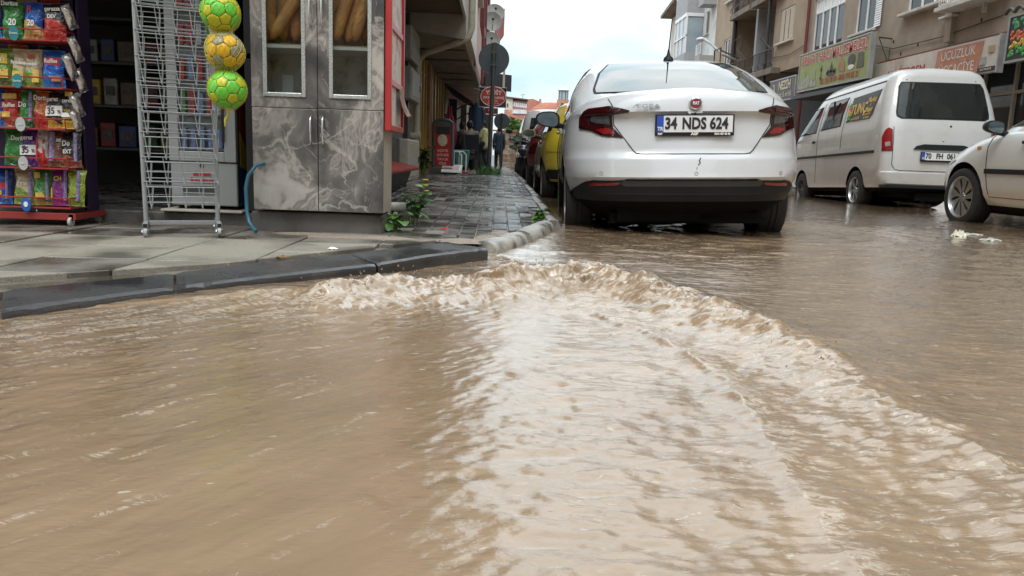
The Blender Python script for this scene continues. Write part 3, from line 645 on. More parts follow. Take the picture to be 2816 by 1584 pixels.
for fl in range(4):
    dz = fl*2.55
    window(R2, 9.3, 25.6, 26.85, 4.55+dz, 5.62+dz, 3, gm=M_glass); [shutter(R2, 9.3, 25.64+i*.41, 26.0+i*.41, 4.6+dz, 5.58+dz, M_shutbg, d=.02) for i in range(3)]
    window(R2, 9.3, 32.6, 33.45, 4.55+dz, 5.6+dz, 2)
    for y0, y1 in ((26.5, 29.2), (29.5, 31.9)):
        s_ = solid('balcony_slab', M_cond, R2, 9.0, 10.6, y0, y1, 3.55+dz, 3.75+dz, bevel=.01)
        rail(s_, 9.04, y0+.05, y1-.05, 3.8+dz, 4.38+dz, None, .11, curl=True)
b = MB(); b.tube([(9.1, 27.45, 0), (9.1, 27.45, 14.5)], .06, 8); b.build('downpipe', M_blackpipe, R2, smooth=40); b = MB(); b.tube([(9.2, 31.75, 0), (9.2, 31.75, 14.5)], .09, 8); b.build('downpipe', M_blackpipe, R2, smooth=40)
for y in (26.6, 29.3): MB().tube([(9.0, y, 4.3), (8.7, y+.35, 4.75)], .03, 6).build('washing_arm', M_iron, R2)
MB().tube([(9.0, 30.6, 4.0), (8.95, 30.3, 5.25)], .015, 5).tube([(8.95, 29.9, 5.3), (8.95, 30.8, 5.2)], .015, 5).build('antenna_mast', M_iron, R2)
b = MB(); b.tube([(9.28, 31.3+.5*math.cos(a)*1.0, 5.25-.42*math.sin(a)) for a in np.linspace(0, math.pi, 12)], .012, 4); b.build('cable_loop', M_blackpipe, R2)
ns = root('shop_sign', 'dark grey NEZİH shop sign with pale lettering', 'sign', (9.0, 25.2, 2.8))
M_ng = mat('sign_charcoal', (.06, .063, .068), .4); M_gold = mat('sign_pale_gold', (.62, .56, .38), .4)
MB().box(8.96, 9.06, 24.05, 26.3, 2.58, 3.22).build('panel', M_ng, ns); b = MB(); b.box(8.945, 9.07, 24.01, 26.34, 3.22, 3.26); b.box(8.945, 9.07, 24.01, 24.05, 2.58, 3.22); b.box(8.945, 9.07, 24.01, 26.34, 2.54, 2.58); b.build('frame', M_frm, ns)
text('NEZİH', .36, M_gold, ns, FX(8.95, 24.95, 3.02), sx=.95, bold=.012); text('inşaat & emlak', .25, M_gold, ns, FX(8.95, 25.0, 2.74), sx=.95)
b = MB(); b.tube([(8.95, 25.95+.12*math.cos(a), 2.85+.25*math.sin(a)) for a in np.linspace(.6, 5.7, 12)], .015, 4); b.build('logo_leaf', M_gold, ns)
# --- R3 white block with bay, R4 cream block with eaves
R3 = root('apartment_building', 'narrow white apartment block with glazed pale blue bay', 'building', (9.3, 37.5, 0))
hol = [(36.2, 36.7, 6.3, 7.3), (36.2, 36.7, 9, 10)]
b = MB(); wall_holes(b, 9.3, 35, 40.2, 0, 13.5, hol); b.quad((9.3, 40.2, 0), (14, 40.2, 0), (14, 40.2, 13.5), (9.3, 40.2, 13.5)); b.quad((9.3, 35, 13.5), (14, 35, 13.5), (14, 40.2, 13.5), (9.3, 40.2, 13.5)); b.build('wall', M_white, R3)
for h in hol: window(R3, 9.3, *h, 2, fm=M_beigef)
for fl in range(3):
    z = 4.6+fl*2.75
    bs = solid('bay', M_greyw, R3, 8.5, 9.3, 37.2, 39.6, z, z+.95); solid('pane', M_glassb, bs, 8.53, 9.28, 37.24, 39.56, z+.95, z+2.6); b = MB()
    for y in (37.2, 38.0, 38.8, 39.54): b.box(8.49, 8.56, y, y+.06, z+.951, z+2.6)
    b.box(8.49, 9.3, 37.2, 39.6, z+2.6, z+2.75); b.box(8.485, 8.56, 37.2, 39.6, z+1.7, z+1.76); b.build('bay_frame', M_pvc, bs)
    s_ = solid('balcony_slab', M_greyw, R3, 8.7, 9.3, 35.1, 36.0, z, z+.6); rail(s_, 8.73, 35.1, 36.0, z+.65, z+1.1, M_pvc)
R4 = root('apartment_building', 'cream apartment block with overhanging eaves and green balcony recesses', 'building', (9.3, 43, 0))
b = MB(); b.box(9.3, 14, 40.2, 44.2, 0, 8.3); b.build('wall', M_cream, R4)
b = MB(); b.prism([(40.1, 8.75), (44.5, 8.3), (44.5, 8.45), (40.1, 8.95)], (8.7, 0, 0), (0, 1, 0), (0, 0, 1), (5, 0, 0)); b.build('eaves', M_cond, R4)
M_grn = mat('green_balcony', (.10, .19, .16), .7, var=.15)
for z in (2.6, 5.2):
    r_ = solid('balcony_recess', M_grn, R4, 9.27, 9.4, 40.9, 42.6, z+.3, z+2.3); solid('balcony_slab', M_cream, R4, 8.8, 9.3, 40.8, 42.7, z, z+.9, bevel=.03)
    for y in (40.5, 42.9): solid('corbel', M_cream, R4, 8.9, 9.3, y, y+.35, z+.2, z+.75, bevel=.04)
# street lamp on the facade
sl_ = root('street_lamp', 'grey cobra-head street lamp on a wall bracket beside the balconies', 'street lamp', (9.2, 31.6, 4.9))
MB().tube([(9.3, 31.5, 4.55), (8.7, 31.4, 4.75), (8.35, 31.9, 5.2), (8.2, 32.4, 5.45)], [.05, .05, .05, .07], 8).build('arm', M_frm, sl_, smooth=40)
MB().ell((0, 0, 0), (.16, .42, .09), 12, 8, frame((8.15, 32.85, 5.52), (1, 0, .05), (0, 1, .12))).build('lamp_head', mat('lamp_shell', (.5, .51, .52), .35), sl_, smooth=180)
b = MB(); b.tube([(8.5, 31.0, 4.2), (8.5, 31.0, 4.95), (8.5, 31.9, 4.95), (8.5, 31.9, 4.2)], .03, 5); b.tube([(9.3, 31.2, 4.6), (8.5, 31.2, 4.9)], .03, 5); b.build('bracket', M_iron, sl_)
# behind the camera the street goes on: plain blocks that only show as reflections and shade
def plainblock(lbl, m, x0, x1, y0, y1, h, face):
    r_ = root('apartment_building', lbl, 'building', ((x0+x1)/2, (y0+y1)/2, 0)); solid('wall', m, r_, x0, x1, y0, y1, -.3, h)
    for fl in range(int((h-3)/2.9)):
        for y in np.arange(y0+1, y1-1.5, 2.8): window(r_, face, y, y+1.4, 3.9+fl*2.9, 5.2+fl*2.9, 2, sgn=-1 if face > 0 else 1, depth=-.02)
    return r_
plainblock('pale rendered block beside the roughcast one, mostly outside the frame', M_cream, 9.2, 18, -6, 7.0, 13.5, 9.2)
plainblock('tan block farther back along the right-hand pavement, behind the viewpoint', M_tan, 9.2, 18, -40, -9, 14, 9.2)
plainblock('roughcast block across the side street, behind the viewpoint', M_rough, -14, -3.2, -40, -7, 13, -3.2)
plainblock('white block closing the street far behind the viewpoint', M_white, -12, 16, -62, -50, 12, 16)
for lbl, P in (('black cable sagging along the roughcast wall above the signs', [(8.97, 14.3, 3.32), (8.96, 16.2, 3.22), (8.96, 18.2, 3.25), (8.95, 20.4, 3.72), (8.96, 23.4, 3.75)]), ('black cable hanging down beside the green sign', [(8.96, 18.35, 3.3), (8.94, 18.32, 2.9), (8.96, 18.4, 2.6)]), ('grey cable running along the tan block below its shutters', [(9.27, 24.3, 4.2), (9.26, 25.7, 4.05), (9.27, 27.3, 4.15)])):
    cbl = root('cable', lbl, 'cable', P[0]); MB().tube(P, .011, 5).build('wire', M_blackpipe, cbl)
# right-hand pavement and kerb
sheet('sidewalk', M_kerbg, 7.6, 9.9, [-8, 6, 20, 40, 60], lambda y: gz2(y)+.07, kind='structure')
b = MB(); ys = [-8, 6, 20, 40, 60]
b.v = [(x, y, gz2(y)+z) for y in ys for x, z in ((7.45, -.1), (7.45, .075), (7.6, .08), (7.6, -.1))]
for i in range(4):
    for j in range(3): b.f.append((4*i+j, 4*i+j+1, 4*i+5+j, 4*i+4+j))
b.build('kerb', M_kerbg, kind='structure')
# ------------------------------------------------------------ left-hand row of shops
M_tiled = mat('dark_wall_tile', (.055, .058, .065), .3, var=.1); M_plast = mat('old_plaster', (.27, .23, .18), .85, var=.2, scale=4, dirt=(.15, .12, .09), dscale=3, bump=.3)
M_pipe = mat('beige_pipe', (.50, .47, .39), .4, var=.08, dirt=(.35, .31, .24), dscale=6); M_boxg = mat('grey_box', (.33, .34, .33), .5, var=.05, dirt=(.24, .24, .22), dscale=5)
M_goldf = mat('gold_door_frame', (.42, .29, .08), .4, metal=.2, var=.15); M_rust = mat('rust_panel', (.28, .13, .06), .7, var=.4, scale=5, dirt=(.35, .25, .15), dscale=3)
M_can1 = mat('canopy_brown', (.12, .085, .065), .8, var=.15); M_can2 = mat('canopy_cream', (.34, .30, .25), .8, var=.12, scale=2, dirt=(.22, .19, .15), dscale=2)
M_pink = mat('pink_render', (.50, .36, .31), .8, var=.15, scale=2, dirt=(.4, .22, .2), dscale=1.2); M_dred = mat('dark_red_paint', (.17, .035, .035), .6, var=.12)
M_corr = mat('red_corrugated', (.32, .05, .04), .4, var=.2); M_trough = mat('black_trough', (.03, .03, .032), .6)
M_poleg = mat('galvanised_dark', (.07, .08, .085), .5, metal=.3, var=.2); M_discb = mat('sign_back', (.075, .088, .10), .5, metal=.3, var=.1)
FXp = lambda x, y, z: frame((x, y, z), (0, 1, 0), (0, 0, 1))      # faces +x
FYm = lambda x, y, z: frame((x, y, z), (1, 0, 0), (0, 0, 1))      # faces -y (towards the camera)
L1 = root('shop_building', 'corner building over the snack shop with a dark overhanging upper floor', 'building', (-3, 8, 0))
solid('upper_floor', M_plast, L1, -9, -1.5, 4.9, 12.6, 2.72, 15.5); solid('overhang', M_can1, L1, -1.5, -.62, 5.3, 12.6, 2.68, 15.5)
solid('fascia', mat('fascia_white', (.55, .54, .52), .6), L1, -.62, -.58, 6.5, 12.6, 2.62, 2.95)
b = MB(); b.box(-1.9, -1.5, 6.0, 11.35, -.1, 2.7); b.build('side_wall', M_plast, L1)
tw = MB().box(-1.5, -1.48, 10.6, 11.62, 0, 2.66).build('pier', M_base, L1)
for i in range(8):
    for y in (10.61, 10.95, 11.29): MB().box(-1.482, -1.466, y, y+.325, .05+i*.33, .05+i*.33+.322).build('tile', M_tiled, tw)
b = MB(); b.box(-1.9, -1.5, 11.62, 14.0, -.1, 2.35); b.build('shop_wall', M_plast, L1)
# meter boxes
def ebox(lbl, y0, y1, z0, z1, m=None):
    r_ = root('meter_box', lbl, 'meter box', (-1.45, (y0+y1)/2, z0)); MB().box(-1.5, -1.33, y0, y1, z0, z1).build('case', m or M_boxg, r_, bevel=.025)
    MB().box(-1.335, -1.322, y0+.06, y1-.06, z0+.06, z1-.06).build('door', m or M_boxg, r_, bevel=.006); MB().box(-1.322, -1.31, y1-.14, y1-.11, (z0+z1)/2-.05, (z0+z1)/2+.05).build('latch', M_dkgrey, r_)
ebox('upper grey meter box on the plastered shop wall', 11.7, 12.9, 1.88, 2.36); ebox('lower grey meter box below another on the shop wall', 11.72, 13.0, 1.30, 1.78)
ebox('cream cabinet standing on the pavement against the shop wall', 11.5, 12.9, .1, .72, M_pipe)
cd = root('conduit', 'black conduit running down between the meter boxes', 'conduit', (-1.45, 12.2, .7)); b = MB(); b.box(-1.49, -1.42, 12.1, 12.35, .72, 1.295); b.build('lower_run', M_blackpipe, cd); MB().box(-1.49, -1.42, 12.1, 12.3, 1.785, 1.875).build('link', M_blackpipe, cd); MB().box(-1.49, -1.42, 12.15, 12.3, 2.365, 2.6).build('upper_run', M_blackpipe, cd)
dp = root('drainpipe', 'beige drainpipe bending out under the canopy', 'pipe', (-1.4, 13.2, .1))
MB().tube([(-1.4, 13.15, .12), (-1.4, 13.2, 1.9), (-1.38, 13.2, 2.05), (-1.25, 13.1, 2.15), (-.7, 12.75, 2.28), (-.54, 12.72, 2.36), (-.5, 12.72, 2.5), (-.5, 12.75, 9)], .055, 10).build('pipe', M_pipe, dp, smooth=60)
for z in (.8, 1.6): MB().tube([(-1.5, 13.16, z), (-1.33, 13.16, z)], .066, 10).build('clamp', M_pipe, dp)
# gold framed shop doors
L2 = root('shop_building', 'shop row with gold framed doors under cream canopies', 'building', (-2.5, 17, 0))
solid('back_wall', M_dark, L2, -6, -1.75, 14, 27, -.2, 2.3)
for i, y in enumerate((14.1, 14.45, 14.95, 15.5, 16.2, 16.9, 17.6, 18.4, 19.2, 20.1, 21.0)):
    MB().box(-1.56, -1.46, y, y+(.09 if i % 3 else .16), 0, 2.3).build('door_post', M_goldf, L2, bevel=.006)
for z in (.42, .62, 1.98): MB().box(-1.54, -1.49, 14.16, 15.55, z, z+.05).build('door_rail', M_goldf, L2)
for y in (14.62, 15.05, 16.0, 17.0, 17.7, 18.5, 19.3, 20.2): MB().box(-1.6, -1.58, y, y+.55, .1, 2.28).build('pane', M_glass, L2)
MB().box(-1.5, -1.4, 15.58, 16.15, .05, 2.25).build('rusty_panel', M_rust, L2, bevel=.01)
c2 = MB().prism([(-1.7, 2.45), (-.62, 2.31), (-.6, 2.36), (-.6, 2.7), (-1.7, 2.7)], (0, 12.63, 0), (1, 0, 0), (0, 0, 1), (0, 4.2, 0)).build('canopy', M_can2, L2)
MB().prism([(-1.7, 2.42), (-.58, 2.28), (-.56, 2.33), (-.56, 2.66), (-1.7, 2.66)], (0, 16.86, 0), (1, 0, 0), (0, 0, 1), (0, 3.9, 0)).build('canopy', M_can2, L2)
for y in (13.9, 15.4, 17.9, 19.3): MB().box(-1.6, -.64, y, y+.012, 2.285, 2.32).build('canopy_seam', M_can1, L2)
MB().prism([(-1.5, 2.3), (-.9, 1.95), (-.75, 1.86), (-.74, 1.89), (-1.5, 2.36)], (0, 20.9, 0), (1, 0, 0), (0, 0, 1), (0, 3.4, 0)).build('awning', mat('awning_dark', (.05, .045, .045), .8), L2)
for y in (20.85, 24.4): MB().tube([(-1.5, y, 1.5), (-.76, y, 1.9)], .02, 5).build('awning_arm', M_iron, L2)
solid('upper_wall', M_pink, L2, -6, -.62, 12.75, 21, 2.72, 15); solid('sign_board', M_wht, L2, -.6, -.53, 13.0, 16.2, 2.4, 3.7); MB().box(-.6, -.55, 16.4, 20.6, 2.42, 3.5).build('faded_sign', mat('faded_sign', (.6, .42, .38), .6, var=.3, scale=2, dirt=(.5, .1, .1), dscale=2), L2)
for k in range(3): window(L2, -.62, 14+k*2.3, 15.4+k*2.3, 4.2, 5.5, 2, sgn=1); window(L2, -.62, 14+k*2.3, 15.4+k*2.3, 7.2, 8.5, 2, sgn=1)
L3 = root('apartment_building', 'pinkish block with dark red pilasters beyond the cream canopies', 'building', (-2.5, 25, 0))
solid('wall', M_pink, L3, -6, -.62, 21, 30, 2.35, 14.5); solid('ground_floor', M_dark, L3, -6, -1.5, 27, 38, -.3, 2.6); solid('shop_wall', M_plast, L3, -6, -1.3, 30, 38, -.3, 3.2)
for y in (21.2, 24.2, 27.2, 29.4): solid('pilaster', M_dred, L3, -.62, -.5, y, y+.4, 2.4, 14.4)
for k in range(3):
    for fl in range(3): window(L3, -.62, 22.2+k*2.9, 23.6+k*2.9, 4.0+fl*2.9, 5.4+fl*2.9, 2, sgn=1)
L4 = root('apartment_building', 'white block with a red moulded cornice at the street end', 'building', (-2.5, 41, 0))
solid('wall', M_white, L4, -7, -.42, 38, 46, -.3, 6.9); MB().prism([(-.42, 6.55), (-.36, 6.6), (-.2, 6.95), (.0, 7.22), (.05, 7.32), (-7, 7.32), (-7, 6.55)], (0, 37.9, 0), (1, 0, 0), (0, 0, 1), (0, 8.2, 0)).build('cornice', mat('cornice_red', (.42, .10, .09), .6), L4)
window(L4, -.42, 39.0, 40.2, 4.4, 5.6, 2, sgn=1, depth=-.02); solid('ground_floor', M_dark, L4, -7, -.4, 37.9, 38, -.3, 2.6)
# satellite dishes
def dish(lbl, c, r, tilt):
    r_ = root('satellite_dish', lbl, 'satellite dish', c, group='satellite dishes on the left facades'); c = Vector(c)
    M = frame(c, (1, .15, 0), (0, tilt, 1)); M_d = mat('dish_grey', (.42, .43, .41), .5, var=.1)
    MB().lathe([(0.001, -.06*r), (r*.5, -.16*r+.15*r), (r*.8, .12*r), (r, .26*r), (r*1.02, .25*r), (r*.8, .1*r), (r*.5, -.03*r), (.001, -.1*r)], 24, M).build('reflector', M_d, r_, smooth=50)
    MB().tube([M @ Vector((0, -r*.95, .2*r)), M @ Vector((0, -r*.5, r*.7)), M @ Vector((0, 0, r*.85))], .014, 5).build('arm', M_d, r_)
    MB().ell(M @ Vector((0, 0, r*.85)), .045, 8, 6).build('receiver', M_dkgrey, r_); MB().tube([tuple(c-Vector((0, -.1, .05))), (-.6, c.y+.25, c.z-.1)], .02, 5).build('wall_bracket', M_iron, r_)
dish('highest grey satellite dish on the left facades', (-.3, 27, 5.2), .32, .5); dish('bluish grey satellite dish in the middle of the left facades', (-.36, 25, 4.6), .30, .2); dish('small satellite dish tucked behind the middle one', (-.4, 26, 4.15), .3, .3); dish('lowest satellite dish just above the round sign', (-.32, 27, 4.0), .3, .4)
# red corrugated ledge on black trough
lt = root('planter', 'black trough with a red corrugated lid on the sidewalk edge', 'planter', (-1.15, 9, .1))
MB().prism([(-1.5, .09), (-1.2, .09), (-1.12, .33), (-1.5, .33)], (0, 7.6, 0), (1, 0, 0), (0, 0, 1), (0, 2.5, 0)).build('trough', M_trough, lt)
b = MB()
def corr(u, v): x = -1.5+u*.46; y = 7.5+v*2.7; return (x, y, .41-.08*u+.018*math.sin(v*2*math.pi*18))
b.grid(corr, 3, 144); b.grid(lambda u, v: tuple(Vector(corr(u, v))-Vector((0, 0, .008))), 3, 144); b.build('lid', M_corr, lt, smooth=60)
# round sign seen from the back, its pole, and the second one
def roundsign(lbl, x, y, z, r, pr, top, lean=0):
    r_ = root('road_sign', lbl, 'road sign', (x, y, swz(y)), group='round road signs seen from behind'); zb = swz(y)
    MB().tube([(x-.0, y, zb-.05), (x+lean, y, top)], pr, 10).build('pole', M_poleg, r_, smooth=60)
    M = frame((x+lean*.9, y+.05, z), (1, 0, 0), (0, 0, 1)); MB().lathe([(.001, 0), (r*.97, 0), (r, .006), (r, -.012), (r*.98, -.016), (.001, -.014)], 40, M).build('disc', M_discb, r_, smooth=30)
    MB().box(x+lean*.9-.05, x+lean*.9+.05, y-.045, y+.045, z+.1, z+.14).build('clamp', M_poleg, r_); MB().box(x+lean*.9-.05, x+lean*.9+.05, y-.045, y+.045, z-.14, z-.1).build('clamp', M_poleg, r_)
roundsign('nearer round road sign, its dark back above the tufted pole', -.21, 16, 2.43, .31, .042, 2.74, .045)
roundsign('farther small round road sign behind the oval red sign', .05, 28, 1.72, .28, .03, 2.0)
# oval shop sign and neighbours
ov = root('shop_sign', 'oval red YİĞİT shop sign hanging over the sidewalk', 'sign', (-.18, 18, 1.85)); M_ovr = mat('oval_red', (.52, .06, .035), .4, var=.15, scale=2)
n = 40; el = [(-.18+.285*math.cos(2*math.pi*i/n), 1.84+.218*math.sin(2*math.pi*i/n)) for i in range(n)]
MB().prism(el, (0, 18, 0), (1, 0, 0), (0, 0, 1), (0, .05, 0)).build('panel', M_ovr, ov)
b = MB(); b.tube([(p[0], 17.995, p[1]) for p in el], .008, 5, closed=True); b.build('rim', M_wht, ov)
text('YİĞİT', .115, M_wht, ov, FYm(-.17, 17.99, 1.92), sx=1.1, bold=.004); text('MAYALI LAVAŞ', .072, M_wht, ov, FYm(-.17, 17.99, 1.81), sx=.98, bold=.002); text('ACIKTIRIRIZ', .04, M_wht, ov, FYm(-.18, 17.99, 1.74)); text('0533 515 61 06', .04, M_wht, ov, FYm(-.18, 17.99, 1.69))
MB().tube([(-.62, 18.03, 2.0), (-.44, 18.03, 1.95)], .012, 5).build('bracket', M_iron, ov)
bs = root('shop_sign', 'square black sign with thin pale frame behind the oval sign', 'sign', (-.2, 19, 1.9)); MB().box(-.53, .12, 19, 19.08, 1.66, 2.12).build('panel', M_blk, bs); b = MB(); b.tube([(-.53, 18.99, 1.66), (.12, 18.99, 1.66), (.12, 18.99, 2.12), (-.53, 18.99, 2.12)], .01, 4, closed=True); b.build('frame', M_frm, bs); text('DÖNER', .12, mat('sign_dull_red', (.2, .03, .03), .5), bs, FYm(-.2, 18.995, 2.06))
ss = root('shop_sign', 'small dark red sign under the oval sign', 'sign', (-.25, 20, 1.6)); MB().box(-.41, -.07, 20, 20.05, 1.5, 1.7).build('panel', M_dred, ss); text('PİDE', .07, M_wht, ss, FYm(-.24, 19.995, 1.64)); MB().box(-.38, -.1, 19.99, 19.998, 1.53, 1.56).build('stripe', M_wht, ss)
ub = root('shop_sign', 'large dark box sign jutting out above the oval sign', 'sign', (0, 24, 2.7)); MB().prism([(-.5, 2.5), (.3, 2.44), (.3, 2.92), (-.5, 2.98)], (0, 24, 0), (1, 0, 0), (0, 0, 1), (0, .15, 0)).build('panel', mat('sign_slate', (.045, .05, .058), .5), ub); MB().box(.03, .1, 23.96, 24, 2.3, 3.4).build('post', M_cream, ub); MB().tube([(-.62, 24.1, 2.9), (-.45, 24.1, 2.85)], .02, 5).build('bracket', M_iron, ub)
# ------------------------------------------------------------ distant houses and trees
def leaves(name, m, par, blobs, n, size, seed=1, flat=0.0):
    r_ = random.Random(seed); b = MB(); tot = sum(q[3]*q[4]*q[5] for q in blobs)
    for (cx, cy, cz, rx, ry, rz) in blobs:
        for _ in range(max(6, int(n*rx*ry*rz/tot))):
            while True:
                p = Vector((r_.uniform(-1, 1), r_.uniform(-1, 1), r_.uniform(-1, 1)))
                if .25 < p.length < 1: break
            c = Vector((cx+p.x*rx, cy+p.y*ry, cz+p.z*rz)); d = Vector((r_.gauss(0, 1), r_.gauss(0, 1), r_.gauss(0, 1)*(1-flat))).normalized(); e = d.cross(Vector((r_.gauss(0, 1), r_.gauss(0, 1), r_.gauss(0, 1)))).normalized(); s_ = size*r_.uniform(.6, 1.4)
            b.add([c-d*s_, c+e*s_*.5, c+d*s_, c-e*s_*.5], [(0, 1, 2, 3)])
    return b.build(name, m, par)
M_leaf = mat('leaf_green', (.09, .17, .035), .5, var=.5, scale=1.2); M_leaf2 = mat('leaf_dark', (.05, .10, .03), .5, var=.5, scale=2); M_bark = mat('bark', (.09, .065, .045), .9, var=.3, scale=10)
def tree(lbl, x, y, z0, h, w, m, seed):
    r_ = root('tree', lbl, 'tree', (x, y, z0), group='trees among the far houses'); q = random.Random(seed)
    b = MB(); b.tube([(x, y, z0), (x+.05, y, z0+h*.35), (x, y, z0+h*.6)], [h*.035, h*.025, h*.015], 7)
    for k in range(5): a = k*1.3; b.tube([(x, y, z0+h*(.3+.06*k)), (x+w*.5*math.cos(a), y+w*.5*math.sin(a), z0+h*(.6+.06*k))], [h*.014, h*.005], 5)
    b.build('trunk', M_bark, r_)
    bl = [(x+q.uniform(-.6, .6)*w, y+q.uniform(-.6, .6)*w, z0+h*q.uniform(.4, .92), w*q.uniform(.25, .5), w*q.uniform(.25, .5), h*q.uniform(.12, .2)) for _ in range(11)]
    leaves('crown', m, r_, bl, 2600, .13, seed)
tree('bright green tree over the stone wall behind the second round sign', .9, 55, -.3, 3.3, .75, M_leaf, 3); tree('small bushy tree in front of the striped stone wall', 1.15, 46, -.3, 2.1, .35, M_leaf, 6); tree('tree growing at the foot of the roof lantern', 4.95, 58, -.3, 5.4, .75, M_leaf, 9)
# far house with a row of windows
fh = root('house', 'far brick and cream house with a row of white windows', 'house', (2, 82, 0))
b = MB(); b.box(.4, 1.2, 80, 86, -.5, 6.25); b.build('cream_wing', M_cream, fh); b = MB(); b.box(1.2, 3.25, 80.2, 86, -.5, 6.05); b.build('wall', mat('mauve_render', (.36, .19, .17), .8, var=.15), fh)
MB().prism([(.3, 6.3), (3.4, 6.02), (3.4, 6.14), (.3, 6.42)], (0, 79.8, 0), (1, 0, 0), (0, 0, 1), (0, 6.5, 0)).build('roof', M_can1, fh); MB().box(.36, 1.1, 79.97, 80.02, 4.3, 5.1).build('brick_band', M_brick, fh)
for k in range(9): MB().box(1.28+k*.2, 1.42+k*.2, 80.15, 80.21, 5.45-.02*k, 5.88-.02*k).build('window', M_pvc, fh)
MB().box(.62, .74, 79.96, 80.05, 5.35, 5.72).build('window', M_dark, fh); MB().box(1.2, 3.25, 80.1, 80.21, 4.75, 5.15).build('cornice_band', M_white, fh); MB().box(.4, 3.2, 79.9, 80.1, 3.2, 4.2).build('lower_wall', M_brick, fh)
MB().tube([(2.2, 80.3, 6.2), (2.2, 80.3, 6.75)], .02, 4).tube([(1.95, 80.3, 6.6), (2.5, 80.3, 6.7)], .015, 4).build('aerial', M_iron, fh)
h2 = root('house', 'far house with a red tiled gable roof beside the brick one', 'house', (3.6, 74, 0))
MB().box(2.2, 4.6, 73, 78, -.5, 3.9).build('wall', M_cream, h2); b = MB(); b.prism([(2.6, 3.8), (4.8, 4.9), (4.9, 5.0), (2.95, 5.75), (2.55, 5.7)], (0, 72.8, 0), (1, 0, 0), (0, 0, 1), (0, 5, 0)); b.build('roof', M_tile, h2); MB().box(3.5, 3.7, 72.6, 72.8, 5.3, 5.75).build('chimney', M_brick, h2)
h3 = root('house', 'low grey rendered shed with a dark tiled roof in front of the brick house', 'house', (1.6, 66, 0)); MB().box(1.0, 2.5, 66, 70, -.5, 3.4).build('wall', M_greyw, h3); MB().prism([(.75, 3.75), (2.6, 3.2), (2.65, 3.35), (.8, 3.95)], (0, 65.7, 0), (1, 0, 0), (0, 0, 1), (0, 4.6, 0)).build('roof', M_tile, h3)
# the big curved tile roof
tr = root('house', 'house under a big rounded red tiled roof below the lantern', 'house', (3.6, 60, 0)); MB().box(2.0, 6.0, 60, 66, -.5, 3.0).build('wall', M_brick, tr)
for k in range(12):
    z0 = 2.75+k*.165; f0 = math.sqrt(max(0, 1-(k/13)**2)); f1 = math.sqrt(max(0, 1-((k+1)/13)**2)); cx = 4.2; rx0 = 2.3*f0; rx1 = 2.3*f1
    b = MB(); b.lathe([(rx0+.06, 0), (rx0+.05, .05), (rx1, .17), (rx1-.05, .16)], 40, Matrix.Translation((cx, 62.4, z0)))
    b.build('tile_course', M_tile, tr, smooth=40)
ln = root('roof_lantern', 'octagonal glazed roof lantern with a pyramid cap', 'lantern', (4.72, 60, 4.6))
MB().lathe([(.5, -1.2), (.46, 0.02), (.46, .12)], 8, Matrix.Translation((4.72, 60, 4.72))).build('drum', M_brick, ln)
for k in range(8):
    a = math.pi/8+k*math.pi/4; p = (4.72+.36*math.cos(a), 60+.36*math.sin(a)); MB().tube([(*p, 4.82), (*p, 5.52)], .03, 5).build('post', M_dkgrey, ln)
    a2 = a+math.pi/4; q = (4.72+.36*math.cos(a2), 60+.36*math.sin(a2)); MB().add([(*p, 4.84), (*q, 4.84), (*q, 5.5), (*p, 5.5)], [(0, 1, 2, 3)]).build('pane', M_glassb, ln)
MB().lathe([(.46, 0), (.47, .03), (.2, .22), (.02, .33)], 8, Matrix.Translation((4.72, 60, 5.5))).build('cap', mat('lantern_cap', (.45, .47, .48), .4), ln)
# stone wall at the street end
sw2 = root('stone_wall', 'striped stone and brick garden wall closing the street', 'wall', (1.5, 46, 0)); q = random.Random(2)
M_st = [mat('stone_%d' % k, c, .85, var=.25, scale=6) for k, c in enumerate(((.36, .29, .21), (.42, .33, .23), (.32, .2, .14), (.45, .4, .33)))]
for r_ in range(9):
    x = -.3+q.uniform(0, .2); z = -.4+r_*.26
    while x < 3.2:
        w = q.uniform(.25, .5); top_ = 1.9 if x > .9 else 2.2
        if z+.25 < top_: MB().box(x, x+w-.015, 47+q.uniform(0, .03), 47.4, z, z+.245).build('stone', q.choice(M_st) if r_ % 3 else M_st[2], sw2)
        x += w
MB().box(-.5, 3.3, 46.9, 47.45, 1.94, 2.02).build('coping', M_tile, sw2)
